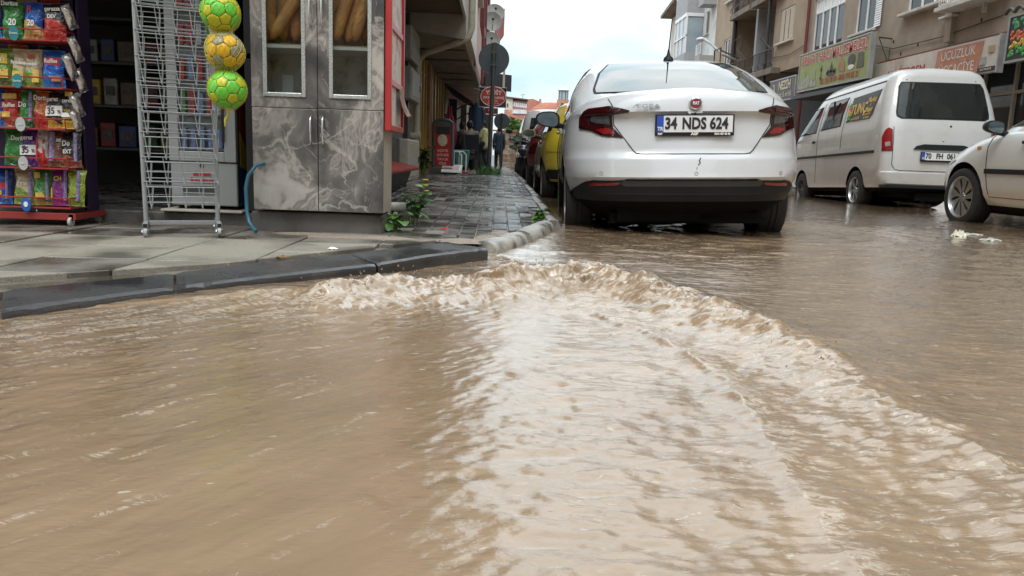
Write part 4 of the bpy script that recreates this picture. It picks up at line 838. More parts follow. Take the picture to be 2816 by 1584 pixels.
# ------------------------------------------------------------ vehicles
def paint(name, col, rough=.3, drops=True, dirt=None, mud=.2):
    m = mat(name, col, rough, var=.03, scale=2, coat=.8, dirt=dirt, dscale=3, dlo=.5, dhi=.8)
    t = m.node_tree; b = t.nodes['Principled BSDF']; L = t.links.new; old = b.inputs['Base Color'].links[0].from_socket      # road mud splashed on the lower panels
    co = t.nodes.new('ShaderNodeTexCoord'); sp_ = t.nodes.new('ShaderNodeSeparateXYZ'); L(co.outputs['Object'], sp_.inputs[0]); n = t.nodes.new('ShaderNodeTexNoise'); n.inputs['Scale'].default_value = 7; n.inputs['Detail'].default_value = 9; n.inputs['Roughness'].default_value = .7; L(co.outputs['Object'], n.inputs[0])
    r = t.nodes.new('ShaderNodeMapRange'); r.inputs[1].default_value = .85; r.inputs[2].default_value = .25; L(sp_.outputs[2], r.inputs[0]); k = mnode('MULTIPLY', mnode('MULTIPLY', r.outputs[0], n.outputs[0], tree=t), mud*2, tree=t)
    x = t.nodes.new('ShaderNodeMix'); x.data_type = 'RGBA'; L(k, x.inputs[0]); L(old, x.inputs[6]); x.inputs[7].default_value = (.26, .20, .145, 1); L(x.outputs[2], b.inputs['Base Color'])
    if drops:      # rain drops on the lacquer
        t = m.node_tree; b = t.nodes['Principled BSDF']; L = t.links.new; co = t.nodes.new('ShaderNodeTexCoord')
        v = t.nodes.new('ShaderNodeTexVoronoi'); v.inputs['Scale'].default_value = 95; v.inputs['Randomness'].default_value = 1; L(co.outputs['Object'], v.inputs[0])
        n = t.nodes.new('ShaderNodeTexNoise'); n.inputs['Scale'].default_value = 30; L(co.outputs['Object'], n.inputs[0])
        thr = mnode('MULTIPLY', n.outputs[0], .45, tree=t)
        r = t.nodes.new('ShaderNodeMapRange'); r.inputs[1].default_value = .0; r.inputs[3].default_value = 1; r.inputs[4].default_value = 0; L(v.outputs['Distance'], r.inputs[0]); L(thr, r.inputs[2])
        bp = t.nodes.new('ShaderNodeBump'); bp.inputs['Strength'].default_value = .12; bp.inputs['Distance'].default_value = .002; L(r.outputs[0], bp.inputs['Height']); L(bp.outputs[0], b.inputs['Normal']); L(bp.outputs[0], b.inputs['Coat Normal'])
    return m
M_carw = paint('white_paint', (.575, .595, .62), .25, mud=.16); M_carc = paint('cream_white_paint', (.60, .60, .585), .3); M_vanw = paint('van_white_paint', (.55, .555, .555), .35, dirt=(.46, .445, .41), mud=.35)
M_cary = paint('yellow_paint', (.55, .42, .03), .3); M_carr = paint('dark_red_paint_car', (.12, .015, .018), .3)
M_trim = mat('black_plastic', (.016, .018, .021), .5, var=.15, spec=.22); M_gl = mat('tinted_glass', (.012, .016, .017), .02, var=.2, scale=2, ior=1.52); M_glg = mat('greenish_glass', (.02, .035, .034), .02, var=.2, ior=1.6, coat=.6)
M_seam = mat('panel_gap', (.012, .012, .012), .7, var=0); M_tyre = mat('tyre_rubber', (.018, .018, .018), .7, var=.2, scale=20, bump=.3, bscale=80); M_rim = mat('alloy', (.42, .43, .44), .3, metal=.8, var=.05); M_rimd = mat('steel_wheel', (.10, .10, .10), .5, metal=.5)
M_tl = mat('lamp_smoked', (.018, .004, .005), .08, var=.1, coat=.6); M_tlr = mat('lamp_red', (.038, .0018, .0025), .08, var=.2, scale=30, coat=.6); M_tlb = mat('lamp_bright_red', (.22, .006, .008), .12, var=.25, scale=40, coat=.6); M_tlc = mat('lamp_clear', (.07, .065, .068), .1, var=.3, scale=40, coat=.6)
M_chrome = mat('chrome', (.75, .76, .77), .12, metal=1, var=0); M_pl = mat('plate_white', (.72, .73, .75), .4, var=.03); M_plb = mat('plate_blue', (.02, .08, .42), .4); M_under = mat('underbody', (.008, .008, .008), .95, spec=.1)
M_liner = M_under
def spow(v, e): return math.copysign(abs(v)**e, v)
class Shape:
    def __init__(s, prof, cr, nr, cf, nf, top=None, zs=.7, crown=.02):
        s.p = prof; s.z = [q[0] for q in prof]; s.cr, s.nr, s.cf, s.nf = cr, nr, cf, nf; s.top = top; s.zs = zs; s.crown = crown; s.zt = prof[-1][0]
    def at(s, z): return [float(np.interp(z, s.z, [q[k] for q in s.p])) for k in (1, 2, 3)]
    def shear(s, y, z):
        if s.top is None or z <= s.zs: return z
        return s.zs+(z-s.zs)*(s.top(y)-s.zs)/(s.zt-s.zs)
    def unshear(s, y, z):
        if s.top is None or z <= s.zs: return z
        return s.zs+(z-s.zs)*(s.zt-s.zs)/(s.top(y)-s.zs)
    def ring(s, z, nc=24, ns=26):
        w, yr, yf = s.at(z); P = []
        cr = min(s.cr, (yf-yr)*.48); cf = min(s.cf, (yf-yr)*.48)
        for i in range(nc+1):
            a = -math.pi/2+math.pi*i/nc; P.append((w*spow(math.sin(a), 2/s.nr), yr+cr*(1-abs(math.cos(a))**(2/s.nr))))
        for i in range(1, ns): P.append((w, lerp(yr+cr, yf-cf, i/ns)))
        for i in range(nc+1):
            a = math.pi/2-math.pi*i/nc; P.append((w*spow(math.sin(a), 2/s.nf), yf-cf*(1-abs(math.cos(a))**(2/s.nf))))
        for i in range(1, ns): P.append((-w, lerp(yf-cf, yr+cr, i/ns)))
        return P
    def rear(s, x, z):
        w, yr, yf = s.at(z); u = min(abs(x)/w, .9995); return Vector((x, yr+s.cr*(1-(1-u**s.nr)**(1/s.nr)), s.shear(yr, z)))
    def front(s, x, z):
        w, yr, yf = s.at(z); u = min(abs(x)/w, .9995); y = yf-s.cf*(1-(1-u**s.nf)**(1/s.nf)); return Vector((x, y, s.shear(y, z)))
    def side(s, y, z, sg):
        z0 = s.unshear(y, z); w, yr, yf = s.at(z0); x = w
        if y < yr+s.cr: u = min((yr+s.cr-y)/s.cr, .9995); x = w*(1-u**s.nr)**(1/s.nr) if u > 0 else w
        if y > yf-s.cf: u = min((y-yf+s.cf)/s.cf, .9995); x = w*(1-u**s.nf)**(1/s.nf)
        return Vector((sg*x, y, z))
    def solid(s, levels, bottom=True, caprings=(.9, .65, .35, 0)):
        b = MB(); R = [s.ring(z) for z in levels]; n = len(R[0])
        for z, r_ in zip(levels, R): b.v += [(x, y, s.shear(y, z)) for x, y in r_]
        for i in range(len(R)-1):
            for j in range(n): b.f.append((i*n+j, i*n+(j+1) % n, (i+1)*n+(j+1) % n, (i+1)*n+j))
        if bottom: b.f.append(tuple(reversed(range(n))))
        last = (len(R)-1)*n; ym = sum(p[1] for p in R[-1])/n
        for k in caprings:
            st = len(b.v); b.v += [(x*k, ym+(y-ym)*(1-(1-k)*.03), s.shear(y, levels[-1])+s.crown*(1-k*k)) for x, y in R[-1]]
            for j in range(n): b.f.append((last+j, last+(j+1) % n, st+(j+1) % n, st+j))
            last = st
        return b
def patch(par, name, m, poly, fn, od, off=.004, nr=10, nc=12, skirt=.012, smooth=60, axis=1):
    """fill an outline given in surface coordinates; rows run along coordinate `axis`"""
    od = Vector(od); v = [p[axis] for p in poly]; lo, hi = min(v), max(v); e = (hi-lo)*1e-4; b = MB(); G = []
    for i in range(nr+1):
        t = lo+e+(hi-lo-2*e)*i/nr; xs = []
        for k in range(len(poly)):
            p, q = poly[k], poly[(k+1) % len(poly)]
            if (p[axis]-t)*(q[axis]-t) < 0: f = (t-p[axis])/(q[axis]-p[axis]); xs.append(p[1-axis]+(q[1-axis]-p[1-axis])*f)
        if not xs: continue
        a, c = min(xs), max(xs); G.append([((lerp(a, c, j/nc), t) if axis else (t, lerp(a, c, j/nc))) for j in range(nc+1)])
    P = []; Nn = []
    for row in G:
        for (a, c) in row:
            h = .004; p = fn(a, c); du = fn(a+h, c)-fn(a-h, c); dv = fn(a, c+h)-fn(a, c-h); n_ = du.cross(dv)
            if n_.length < 1e-9: n_ = od.copy()
            n_.normalize()
            if n_.dot(od) < 0: n_ = -n_
            P.append(p); Nn.append(n_)
    R = len(G); C = nc+1
    b.v = [tuple(p+n_*off) for p, n_ in zip(P, Nn)]
    for i in range(R-1):
        for j in range(nc): b.f.append((i*C+j, i*C+j+1, (i+1)*C+j+1, (i+1)*C+j))
    edge = [j for j in range(C)]+[i*C+nc for i in range(1, R)]+[(R-1)*C+j for j in range(nc-1, -1, -1)]+[i*C for i in range(R-2, 0, -1)]
    k = len(b.v); b.v += [tuple(P[i]-Nn[i]*skirt) for i in edge]
    for i in range(len(edge)): j = (i+1) % len(edge); b.f.append((edge[i], edge[j], k+j, k+i))
    return b.build(name, m, par, smooth=smooth)
def seam(par, path, fn, od, r=.003, m=None, name='panel_gap', sub=6, off=.001):
    pts = []
    for p, q in zip(path, path[1:]):
        for i in range(sub): pts.append(fn(lerp(p[0], q[0], i/sub), lerp(p[1], q[1], i/sub))+Vector(od)*off)
    pts.append(fn(*path[-1])+Vector(od)*off); return MB().tube(pts, r, 5).build(name, m or M_seam, par)
def wheel(par, x, y, z, r, w, sg, style='alloy', rim=None, spokes=8):
    """wheel part > tyre, rim; outer face towards sg*x"""
    M = frame((x, y, z), (0, 1, 0), (0, 0, 1)) if sg > 0 else frame((x, y, z), (0, -1, 0), (0, 0, 1)); ri = rim or r*.68
    hub = MB().lathe([(.001, -w*.3), (ri*.9, -w*.3), (ri*.9, -w*.1), (.001, -w*.1)], 20, M).build('wheel', M_under, par)
    pr = [(ri, -w*.5), (ri+.03, -w*.52), (r-.03, -w*.52), (r-.008, -w*.46), (r, -w*.3), (r, -w*.12), (r-.008, -w*.11), (r-.008, -w*.09), (r, -w*.08), (r, w*.08), (r-.008, w*.09), (r-.008, w*.11), (r, w*.12), (r, w*.3), (r-.008, w*.46), (r-.03, w*.52), (ri+.03, w*.52), (ri, w*.5)]
    MB().lathe(pr, 40, M, closed=True).build('tyre', M_tyre, hub, smooth=40)
    b = MB(); b.lathe([(ri*1.02, w*.42), (ri*1.03, w*.5), (ri*.97, w*.51), (ri*.93, w*.40), (ri*.93, -w*.4), (ri*1.0, -w*.4)], 40, M, closed=True); b.lathe([(.001, w*.40), (.045, w*.40), (.055, w*.34), (.06, w*.1)], 16, M)
    d = w*.34
    for k in range(spokes):
        a = 2*math.pi*k/spokes; ca, sa = math.cos(a), math.sin(a); tw = .22 if style == 'cover' else 0
        def pt(rr, t, h): an = a+t+tw*(rr/ri); return M @ Vector((rr*math.cos(an), rr*math.sin(an), h))
        h0 = .36 if style == 'cover' else .2
        pts = []
        for rr, wd, hh in ((.05, .3 if style != 'cover' else .25, d+.01), (ri*.55, .16 if style != 'cover' else h0*.6, d+.006), (ri*.95, .13 if style != 'cover' else h0*.75, d)):
            pts.append([pt(rr, -wd, hh), pt(rr, wd, hh), pt(rr, wd, hh-.02), pt(rr, -wd, hh-.02)])
        vs_l = [p for q in pts for p in q]; b.add(vs_l, [(i*4+j, i*4+(j+1) % 4, (i+1)*4+(j+1) % 4, (i+1)*4+j) for i in range(2) for j in range(4)]+[(8, 9, 10, 11)])
    b.build('rim', M_rimd if style == 'steel' else M_rim, hub, smooth=35); return hub
def cut_arches(o, wheels, ra, depth=.34):
    """boolean the wheel housings out of a body mesh"""
    cuts = []
    for x, y, z, sg in wheels:
        M = frame((x, y, z), (0, sg, 0), (0, 0, 1)); c = MB().lathe([(.001, -depth), (ra, -depth), (ra, .25), (.001, .25)], 40, M).build('cut', M_liner); cuts.append(c)
        md = o.modifiers.new('cut', 'BOOLEAN'); md.operation = 'DIFFERENCE'; md.solver = 'EXACT'; md.object = c
        try: md.material_mode = 'TRANSFER'
        except Exception: pass
        c.location = o.parent.location; c.rotation_euler = o.parent.rotation_euler
    dg = bpy.context.evaluated_depsgraph_get(); dg.update(); me = bpy.data.meshes.new_from_object(o.evaluated_get(dg)); o.modifiers.clear(); o.data = me
    for c in cuts: bpy.data.objects.remove(c)
    me.polygons.foreach_set('use_smooth', [True]*len(me.polygons)); me.set_sharp_from_angle(angle=rad(38))
def car_body(par, sh, levels, m, wheels, ra, name='body', depth=.34, low=.30):
    o = sh.solid(levels).build(name, m, par, smooth=38, merge=True); cut_arches(o, wheels, ra, depth); me = o.data
    k = next((i for i, mm in enumerate(me.materials) if mm == M_under), None)
    if k is None: me.materials.append(M_under); k = len(me.materials)-1
    for p in me.polygons:
        if p.center.z < low: p.material_index = k
    return o
def plate(par, M, left, mid, right, w=.52, h=.112, foot=None):
    """Turkish number plate; M maps local x right, y up, z out"""
    def P(x0, x1, y0, y1, z0, z1, nm, m, p=par, bv=0): return MB().box(x0, x1, y0, y1, z0, z1, M).build(nm, m, p, bevel=bv)
    f = P(-w/2-.012, w/2+.012, -h/2-.024, h/2+.008, 0, .012, 'plate_holder', M_trim, bv=.003); P(-w/2, w/2, -h/2, h/2, .0125, .016, 'number_plate', M_pl, f); P(-w/2, -w/2+.045, -h/2, h/2, .0165, .0175, 'blue_band', M_plb, f)
    T = lambda s, sz, x, y, m=M_blk, sx=1.0, bold=.0012: text(s, sz, m, f, M @ Matrix.Translation((x, y, .0185)), sx=sx, bold=bold)
    T('TR', .035, -w/2+.0225, -h/2+.022, M_wht, .9); T(left, .108, -w/2+.095, 0, sx=.78, bold=.0035); T(mid, .108, -.005, 0, sx=.78, bold=.0035); T(right, .108, w/2-.095, 0, sx=.78, bold=.0035)
    if foot: T(foot[0], .024, -.0, -h/2-.012, M_wht, 1.3); T(foot[1], .017, w/2-.07, -h/2-.012, M_wht); T(foot[2], .02, -w/2+.022, -h/2-.012, M_wht, .8)
    return f
def mirror(par, c, sg, m, sz=(.12, .085), glass=True, arm=True):
    """door mirror with a rounded triangular shell; reflecting side faces the rear"""
    c = Vector(c); w, h = sz; out = []
    for i in range(28):
        a = 2*math.pi*i/28; ca, sa = math.cos(a), math.sin(a); out.append((sg*(w*spow(ca, .75)*(1 if ca < 0 else 1.05)), h*spow(sa, .75)*(1.0 if sa > 0 else .85-.35*ca)))
    b = MB(); secs = ((0, 1.0), (.03, 1.02), (.08, .9), (.12, .55), (.135, .05)); n = len(out)
    for d, k in secs: b.v += [(c.x+p[0]*k, c.y+d, c.z+p[1]*k) for p in out]
    for i in range(len(secs)-1):
        for j in range(n): b.f.append((i*n+j, i*n+(j+1) % n, (i+1)*n+(j+1) % n, (i+1)*n+j))
    b.f.append(tuple(range(n))); o = b.build('mirror', m, par, smooth=50)
    if glass: MB().prism([(p[0]*.86, p[1]*.86) for p in out], (c.x, c.y-.006, c.z), (1, 0, 0), (0, 0, 1), (0, .004, 0)).build('mirror_glass', mat('mirror_glass', (.16, .20, .22), .05, metal=.7, var=.3, scale=12), o)
    if arm: MB().tube([(c.x-sg*w*.6, c.y+.04, c.z-h*.55), (c.x-sg*(w+.09), c.y+.06, c.z-h*1.0)], [.035, .03], 8).build('mirror_arm', M_trim, o, smooth=50)
    return o
# ---- the white saloon
eg = root('parked_car', 'white saloon with plate 34 NDS 624 parked beside the paver sidewalk', 'car', (1.375, 5.37, -.09), (0, rad(-2.1), rad(-3.2)), local=True)
topE = lambda y: float(np.interp(y, [0, .9, 3.1, 3.4, 4.2, 4.6], [1.117, 1.117, 1.05, 1.0, .88, .80]))
pE = [(.20, .70, .32, 4.36), (.30, .78, .16, 4.45), (.335, .82, .09, 4.50), (.40, .855, .055, 4.53), (.47, .872, .035, 4.54), (.50, .878, .012, 4.54), (.515, .880, .0, 4.54), (.56, .885, .012, 4.53), (.63, .89, .022, 4.52), (.655, .89, .030, 4.51), (.675, .89, .052, 4.50), (.72, .888, .062, 4.49), (.745, .887, .064, 4.48), (.80, .884, .078, 4.46), (.87, .874, .088, 4.42), (.93, .862, .092, 4.38), (.955, .855, .078, 4.35), (.967, .85, .056, 4.34), (1.0, .832, .060, 4.30), (1.04, .79, .068, 4.24), (1.075, .735, .078, 4.16), (1.10, .675, .098, 4.05), (1.117, .60, .15, 3.9)]
shE = Shape(pE, .95, 3.1, .95, 2.8, topE, .7, .02)
whE = [(.76, .98, .315, 1), (-.76, .98, .315, -1), (.76, 3.62, .315, 1), (-.76, 3.62, .315, -1)]
car_body(eg, shE, sorted([q[0] for q in pE]+[.25]), M_carw, whE, .365, low=.385)
gE = [(.95, .835, .32, 3.62), (1.05, .832, .42, 3.45), (1.10, .825, .50, 3.35), (1.165, .805, .64, 3.2), (1.25, .765, .83, 3.02), (1.35, .705, 1.07, 2.80), (1.42, .650, 1.27, 2.62), (1.455, .60, 1.40, 2.5), (1.478, .53, 1.52, 2.38), (1.49, .42, 1.66, 2.25)]
shG = Shape(gE, .55, 3.4, .9, 2.4, None, .7, .012); shG.solid([q[0] for q in gE]).build('cabin', M_carw, eg, smooth=60, merge=True)
rr_ = lambda x, z: shG.rear(x, z)
patch(eg, 'rear_window_surround', M_trim, [(-.66, 1.132), (.66, 1.132), (.665, 1.17), (.60, 1.33), (.50, 1.436), (-.50, 1.436), (-.60, 1.33), (-.665, 1.17)], rr_, (0, -1, .6), .003, 14, 30)
patch(eg, 'rear_window', M_glg, [(-.64, 1.138), (.64, 1.138), (.645, 1.17), (.58, 1.325), (.485, 1.43), (-.485, 1.43), (-.58, 1.325), (-.645, 1.17)], rr_, (0, -1, .6), .008, 14, 30)
for sg in (-1, 1):
    sd_ = lambda y, z, sg=sg: shG.side(y, z, sg)
    patch(eg, 'window_trim', M_trim, [(.98, 1.05), (1.30, 1.33), (1.55, 1.42), (2.35, 1.43), (3.2, 1.05)], sd_, (sg, 0, .4), .002, 12, 30, axis=0)
    for nm, pl in (('rear_side_window', [(1.06, 1.065), (1.36, 1.315), (1.58, 1.395), (1.62, 1.395), (1.62, 1.06)]), ('rear_side_window', [(1.65, 1.06), (1.65, 1.397), (2.1, 1.405), (2.1, 1.058)]), ('front_side_window', [(2.14, 1.058), (2.14, 1.405), (2.32, 1.40), (3.05, 1.06)])): patch(eg, nm, M_gl, pl, sd_, (sg, 0, .4), .006, 12, 16, axis=0)
    sb = lambda y, z, sg=sg: shE.side(y, z, sg)
    for path in ([(1.5, .30), (1.46, .62), (1.62, .98)], [(2.12, .30), (2.12, .98)], [(3.1, .30), (3.15, .6), (3.12, .96)]): seam(eg, path, sb, (sg, 0, 0), .0035)
    for y in (1.75, 2.75): MB().tube([sb(y, .90)+Vector((sg*.02, 0, 0)), sb(y+.1, .905)+Vector((sg*.035, 0, 0)), sb(y+.2, .90)+Vector((sg*.02, 0, 0))], .014, 8).build('door_handle', M_carw, eg, smooth=60)
    fl = lambda x, z: shE.rear(x, z); F = lambda P: [(sg*x, z) for x, z in P]
    tl = patch(eg, 'tail_light', M_tl, F([(.425, .968), (.5, .991), (.58, 1.008), (.70, 1.006), (.745, .985), (.775, .945), (.78, .86), (.70, .842), (.62, .80), (.485, .788), (.552, .862), (.562, .955)]), fl, (0, -1, 0), .009, 26, 26)
    patch(tl, 'red_lens', M_tlr, F([(.455, .972), (.51, .986), (.58, .999), (.70, .996), (.735, .975), (.76, .94), (.765, .872), (.70, .858), (.63, .855), (.65, .875), (.70, .885), (.715, .93), (.70, .955), (.58, .962)]), fl, (0, -1, 0), .012, 22, 18) if False else None
    patch(tl, 'red_lens', M_tlr, F([(.57, .995), (.70, .995), (.735, .975), (.755, .945), (.57, .960)]), fl, (0, -1, 0), .0125, 8, 18)
    patch(tl, 'red_lens', M_tlr, F([(.715, .945), (.765, .945), (.768, .875), (.71, .86)]), fl, (0, -1, 0), .0125, 8, 10)
    patch(tl, 'red_lens', M_tlr, F([(.715, .885), (.765, .872), (.70, .852), (.655, .82), (.60, .862)]), fl, (0, -1, 0), .0125, 8, 10)
    patch(tl, 'clear_lens', M_tlc, F([(.575, .955), (.68, .953), (.70, .935), (.695, .905), (.63, .885), (.572, .88)]), fl, (0, -1, 0), .0128, 8, 10)
    patch(tl, 'fog_lens', M_tlb, F([(.53, .815), (.615, .815), (.665, .848), (.60, .858), (.575, .856)]), fl, (0, -1, 0), .0128, 8, 10)
    patch(tl, 'boot_lens', M_tlr, F([(.46, .970), (.51, .984), (.552, .992), (.552, .966)]), fl, (0, -1, 0), .0125, 6, 8)
    patch(eg, 'bumper_reflector', M_tlb, F([(.51, .458), (.70, .448), (.70, .47), (.66, .482), (.50, .484)]), fl, (0, -1, 0), .010, 5, 14)
    mirror(eg, (sg*1.0, 2.62, 1.03), sg, M_trim if sg < 0 else M_carw)
rb = lambda x, z: shE.rear(x, z)
patch(eg, 'lower_bumper', M_trim, [(-.815, .345), (.815, .345), (.85, .385), (.80, .435), (.745, .478), (.66, .497), (.45, .502), (-.45, .502), (-.66, .497), (-.745, .478), (-.80, .435), (-.85, .385)], rb, (0, -1, 0), .006, 14, 40, skirt=.02)
seam(eg, [(-.62, .395), (.62, .395)], rb, (0, -1, 0), .004, M_seam, 'bumper_groove', 30, .007)
patch(eg, 'bumper_panel', mat('dark_grey_panel', (.04, .043, .047), .35), [(-.46, .452), (.46, .452), (.50, .47), (.48, .492), (-.48, .492), (-.50, .47)], rb, (0, -1, 0), .009, 4, 30)
half = [(.585, 1.065), (.558, 1.005), (.548, .88), (.478, .785), (.415, .70), (.395, .682), (.36, .676)]
seam(eg, [(-x, z) for x, z in half]+list(reversed(half)), rb, (0, -1, 0), .0035, sub=12)
pf = plate(eg, frame((0, .062, .880), (1, 0, 0), (0, 0, 1)), '34', 'NDS', '624', foot=('ASF', '0216 427 42 42', 'FIAT'))
M_bl = frame((.0, .046, 1.018), (1, 0, 0), (0, .06, 1)); bd = MB().lathe([(.001, .012), (.036, .012), (.043, .009), (.045, 0), (.045, -.02)], 32, M_bl).build('badge', M_chrome, eg, smooth=40); MB().lathe([(.001, .0145), (.033, .0145), (.034, .012)], 32, M_bl).build('badge_field', mat('badge_red', (.22, .012, .03), .25), bd); text('FIAT', .03, M_chrome, bd, M_bl @ Matrix.Translation((0, 0, .0155)), sx=.75, bold=.0012)
text('ÆGEA', .036, mat('badge_grey', (.30, .30, .31), .3, metal=.6), eg, frame((-.335, .058, 1.003), (1, 0, 0), (0, .08, 1)), sx=1.9, ext=.003)
MB().box(-.05, .05, .05, .075, .953, .968).ell((-.035, .062, .952), (.012, .014, .012)).build('camera_housing', M_carw, eg); MB().ell((0, .052, .95), (.009, .008, .009)).build('reversing_camera', M_seam, eg, smooth=180)
for x in (-.633, .015, .632): p = rb(x, .54); MB().tube([tuple(rb(x+.011*math.cos(a), .54+.011*math.sin(a))+Vector((0, -.001, 0))) for a in np.linspace(0, 2*math.pi, 14)[:-1]], .0014, 4, closed=True).build('parking_sensor', M_dkgrey, eg)
seam(eg, [(.045, .648), (.035, .63), (.042, .615), (.028, .60)], rb, (0, -1, 0), .0035, M_seam, 'scratch', 4); seam(eg, [(.02, .585), (.018, .57)], rb, (0, -1, 0), .0018, M_seam, 'scratch', 3)
an = MB(); an.lathe([(.001, -.012), (.045, -.012), (.038, .012), (.018, .03), (.011, .055), (.008, .08)], 12, Matrix.Translation((.03, 1.50, 1.487))); an.tube([(.03, 1.49, 1.55), (.03, 1.36, 1.80)], [.007, .0035], 6); an.build('aerial', M_trim, eg, smooth=50)
for x, y, z, sg in whE: wheel(eg, x, y, z, .315, .21, sg, 'alloy', spokes=10)
b = MB(); b.box(-.55, .55, .3, 4.2, .17, .25); b.box(-.5, .1, .25, .75, .19, .31); b.box(-.72, .72, .93, 1.03, .24, .30); b.build('underbody', M_under, eg); MB().tube([(.18, .32, .22), (.25, .6, .24), (.2, 1.2, .27)], .025, 8).build('exhaust', M_under, eg, smooth=50)
# ---- cream hatchback on the right
fo = root('parked_car', 'cream white hatchback cut off by the right edge of the picture', 'car', (6.02, 5.1, -.07), (0, 0, 0), local=True)
topF = lambda y: float(np.interp(y, [0, 2.7, 3.2, 3.9, 4.3], [1.06, 1.04, .98, .86, .74]))
pF = [(.18, .72, .25, 4.12), (.26, .82, .12, 4.24), (.36, .885, .05, 4.32), (.45, .905, .02, 4.34), (.55, .912, .02, 4.33), (.65, .915, .03, 4.31), (.72, .915, .05, 4.28), (.82, .908, .07, 4.2), (.92, .895, .08, 4.1), (.99, .875, .1, 3.98), (1.03, .84, .14, 3.85), (1.05, .78, .2, 3.7)]
shF = Shape(pF, .8, 3.2, 1.05, 2.5, topF, .62, .03); whF = [(-.80, 3.40, .32, -1), (.80, 3.40, .32, 1), (-.80, .76, .32, -1), (.80, .76, .32, 1)]
car_body(fo, shF, [q[0] for q in pF], M_carc, whF, .385, low=.24)
gF = [(.95, .86, .25, 3.55), (1.05, .85, .3, 3.3), (1.2, .79, .42, 2.95), (1.35, .71, .62, 2.6), (1.44, .63, .85, 2.3), (1.48, .5, 1.1, 2.0)]; shFG = Shape(gF, .5, 3.2, .9, 2.5, None, .7, .02); shFG.solid([q[0] for q in gF]).build('cabin', M_carc, fo, smooth=60, merge=True)
for sg in (-1, 1):
    sf_ = lambda y, z, sg=sg: shFG.side(y, z, sg); sb = lambda y, z, sg=sg: shF.side(y, z, sg)
    patch(fo, 'window_trim', M_trim, [(.6, 1.06), (.95, 1.38), (2.1, 1.415), (2.4, 1.33), (2.98, 1.07), (2.98, 1.06)], sf_, (sg, 0, .4), .003, 14, 14, axis=0)
    patch(fo, 'front_side_window', M_gl, [(1.75, 1.075), (1.75, 1.39), (2.1, 1.385), (2.38, 1.30), (2.82, 1.08)], sf_, (sg, 0, .4), .007, 14, 14, axis=0); patch(fo, 'rear_side_window', M_gl, [(.75, 1.08), (1.0, 1.35), (1.7, 1.39), (1.7, 1.075)], sf_, (sg, 0, .4), .007, 12, 12, axis=0)
    patch(fo, 'rubbing_strip', M_trim, [(1.3, .585), (3.0, .585), (3.0, .635), (1.3, .635)], sb, (sg, 0, 0), .012, 14, 3, axis=0)
    for path in ([(2.93, .34), (2.98, .6), (3.02, .86), (2.99, .99)], [(1.72, .34), (1.72, 1.0)]): seam(fo, path, sb, (sg, 0, 0), .004)
    seam(fo, [(1.2, .345), (2.93, .345)], sb, (sg, 0, 0), .004, sub=12)
    patch(fo, 'side_repeater', mat('amber_lamp', (.45, .18, .03), .2), [(3.13, .845), (3.2, .842), (3.2, .868), (3.13, .868)], sb, (sg, 0, 0), .008, 3, 4, axis=0)
    MB().tube([sb(2.28, .90)+Vector((sg*.015, 0, 0)), sb(2.36, .905)+Vector((sg*.035, 0, 0)), sb(2.46, .90)+Vector((sg*.015, 0, 0))], .018, 8).build('door_handle', M_trim, fo, smooth=60)
    mirror(fo, (sg*1.0, 2.78, 1.05), sg, M_trim, (.095, .07)); patch(fo, 'headlight', M_tlc, [(sg*.45, .70), (sg*.86, .70), (sg*.88, .78), (sg*.5, .80)], lambda x, z: shF.front(x, z), (0, 1, 0), .006, 6, 8)
    MB().tube([sf_(2.98, 1.07)+Vector((sg*.012, 0, 0)), sf_(2.7, 1.19)+Vector((sg*.012, 0, 0)), sf_(2.42, 1.325)+Vector((sg*.012, 0, 0)), sf_(2.1, 1.415)+Vector((sg*.012, 0, 0))], .009, 6).build('chrome_trim', M_chrome, fo, smooth=60)
for x, y, z, sg in whF: wheel(fo, x, y, z, .32, .205, sg, 'cover', .225, 9)
MB().box(-.6, .6, .3, 4.0, .16, .24).build('underbody', M_under, fo)
# ---- white van
vn = root('parked_van', 'old white panel van with gold TUNÇ lettering on its side window', 'van', (6.47, 11.25, -.1), (rad(-2.2), 0, rad(-3.5)), local=True)
pV = [(.30, .76, .16, 4.6), (.36, .81, .05, 4.68), (.42, .83, .0, 4.72), (.58, .838, -.005, 4.74), (.60, .84, .03, 4.74), (.75, .842, .03, 4.72), (.9, .845, .035, 4.70), (1.1, .845, .05, 4.66), (1.25, .84, .07, 4.58), (1.36, .828, .10, 4.42), (1.55, .795, .16, 4.12), (1.75, .75, .235, 3.82), (1.86, .715, .28, 3.66), (1.92, .69, .29, 3.55), (1.98, .64, .31, 3.42), (2.03, .55, .37, 3.25), (2.05, .42, .5, 3.05)]
zv = lambda z: z if z < 1.36 else 1.36+(z-1.36)*1.13
pV = [(zv(q[0]), *q[1:]) for q in pV]
shV = Shape(pV, .28, 4.2, .8, 3.0, None, .7, .02); whV = [(-.74, 1.05, .315, -1), (.74, 1.05, .315, 1), (-.74, 3.65, .315, -1), (.74, 3.65, .315, 1)]
car_body(vn, shV, sorted([q[0] for q in pV]+[.5, .67, .82, 1.0, 1.18, 1.45, 1.65]), M_vanw, whV, .375, low=.35)
rv = lambda x, z: shV.rear(x, z)
RW = lambda k: [(-.66*k, 1.385+.01*(1-k)), (-.60*k, 1.365+.03*(1-k)), (.60*k, 1.365+.03*(1-k)), (.66*k, 1.385), (.67*k, 1.45), (.615*k, 1.80), (.57*k, 1.855-.03*(1-k)), (-.57*k, 1.855-.03*(1-k)), (-.615*k, 1.80), (-.67*k, 1.45)]
patch(vn, 'rear_window_seal', M_trim, [(x, zv(z)) for x, z in RW(1.0)], rv, (0, -1, .2), .004, 16, 26); patch(vn, 'rear_window', M_gl, [(x, 1.64+(zv(z)-1.64)*.94) for x, z in RW(.965)], rv, (0, -1, .2), .008, 16, 26)
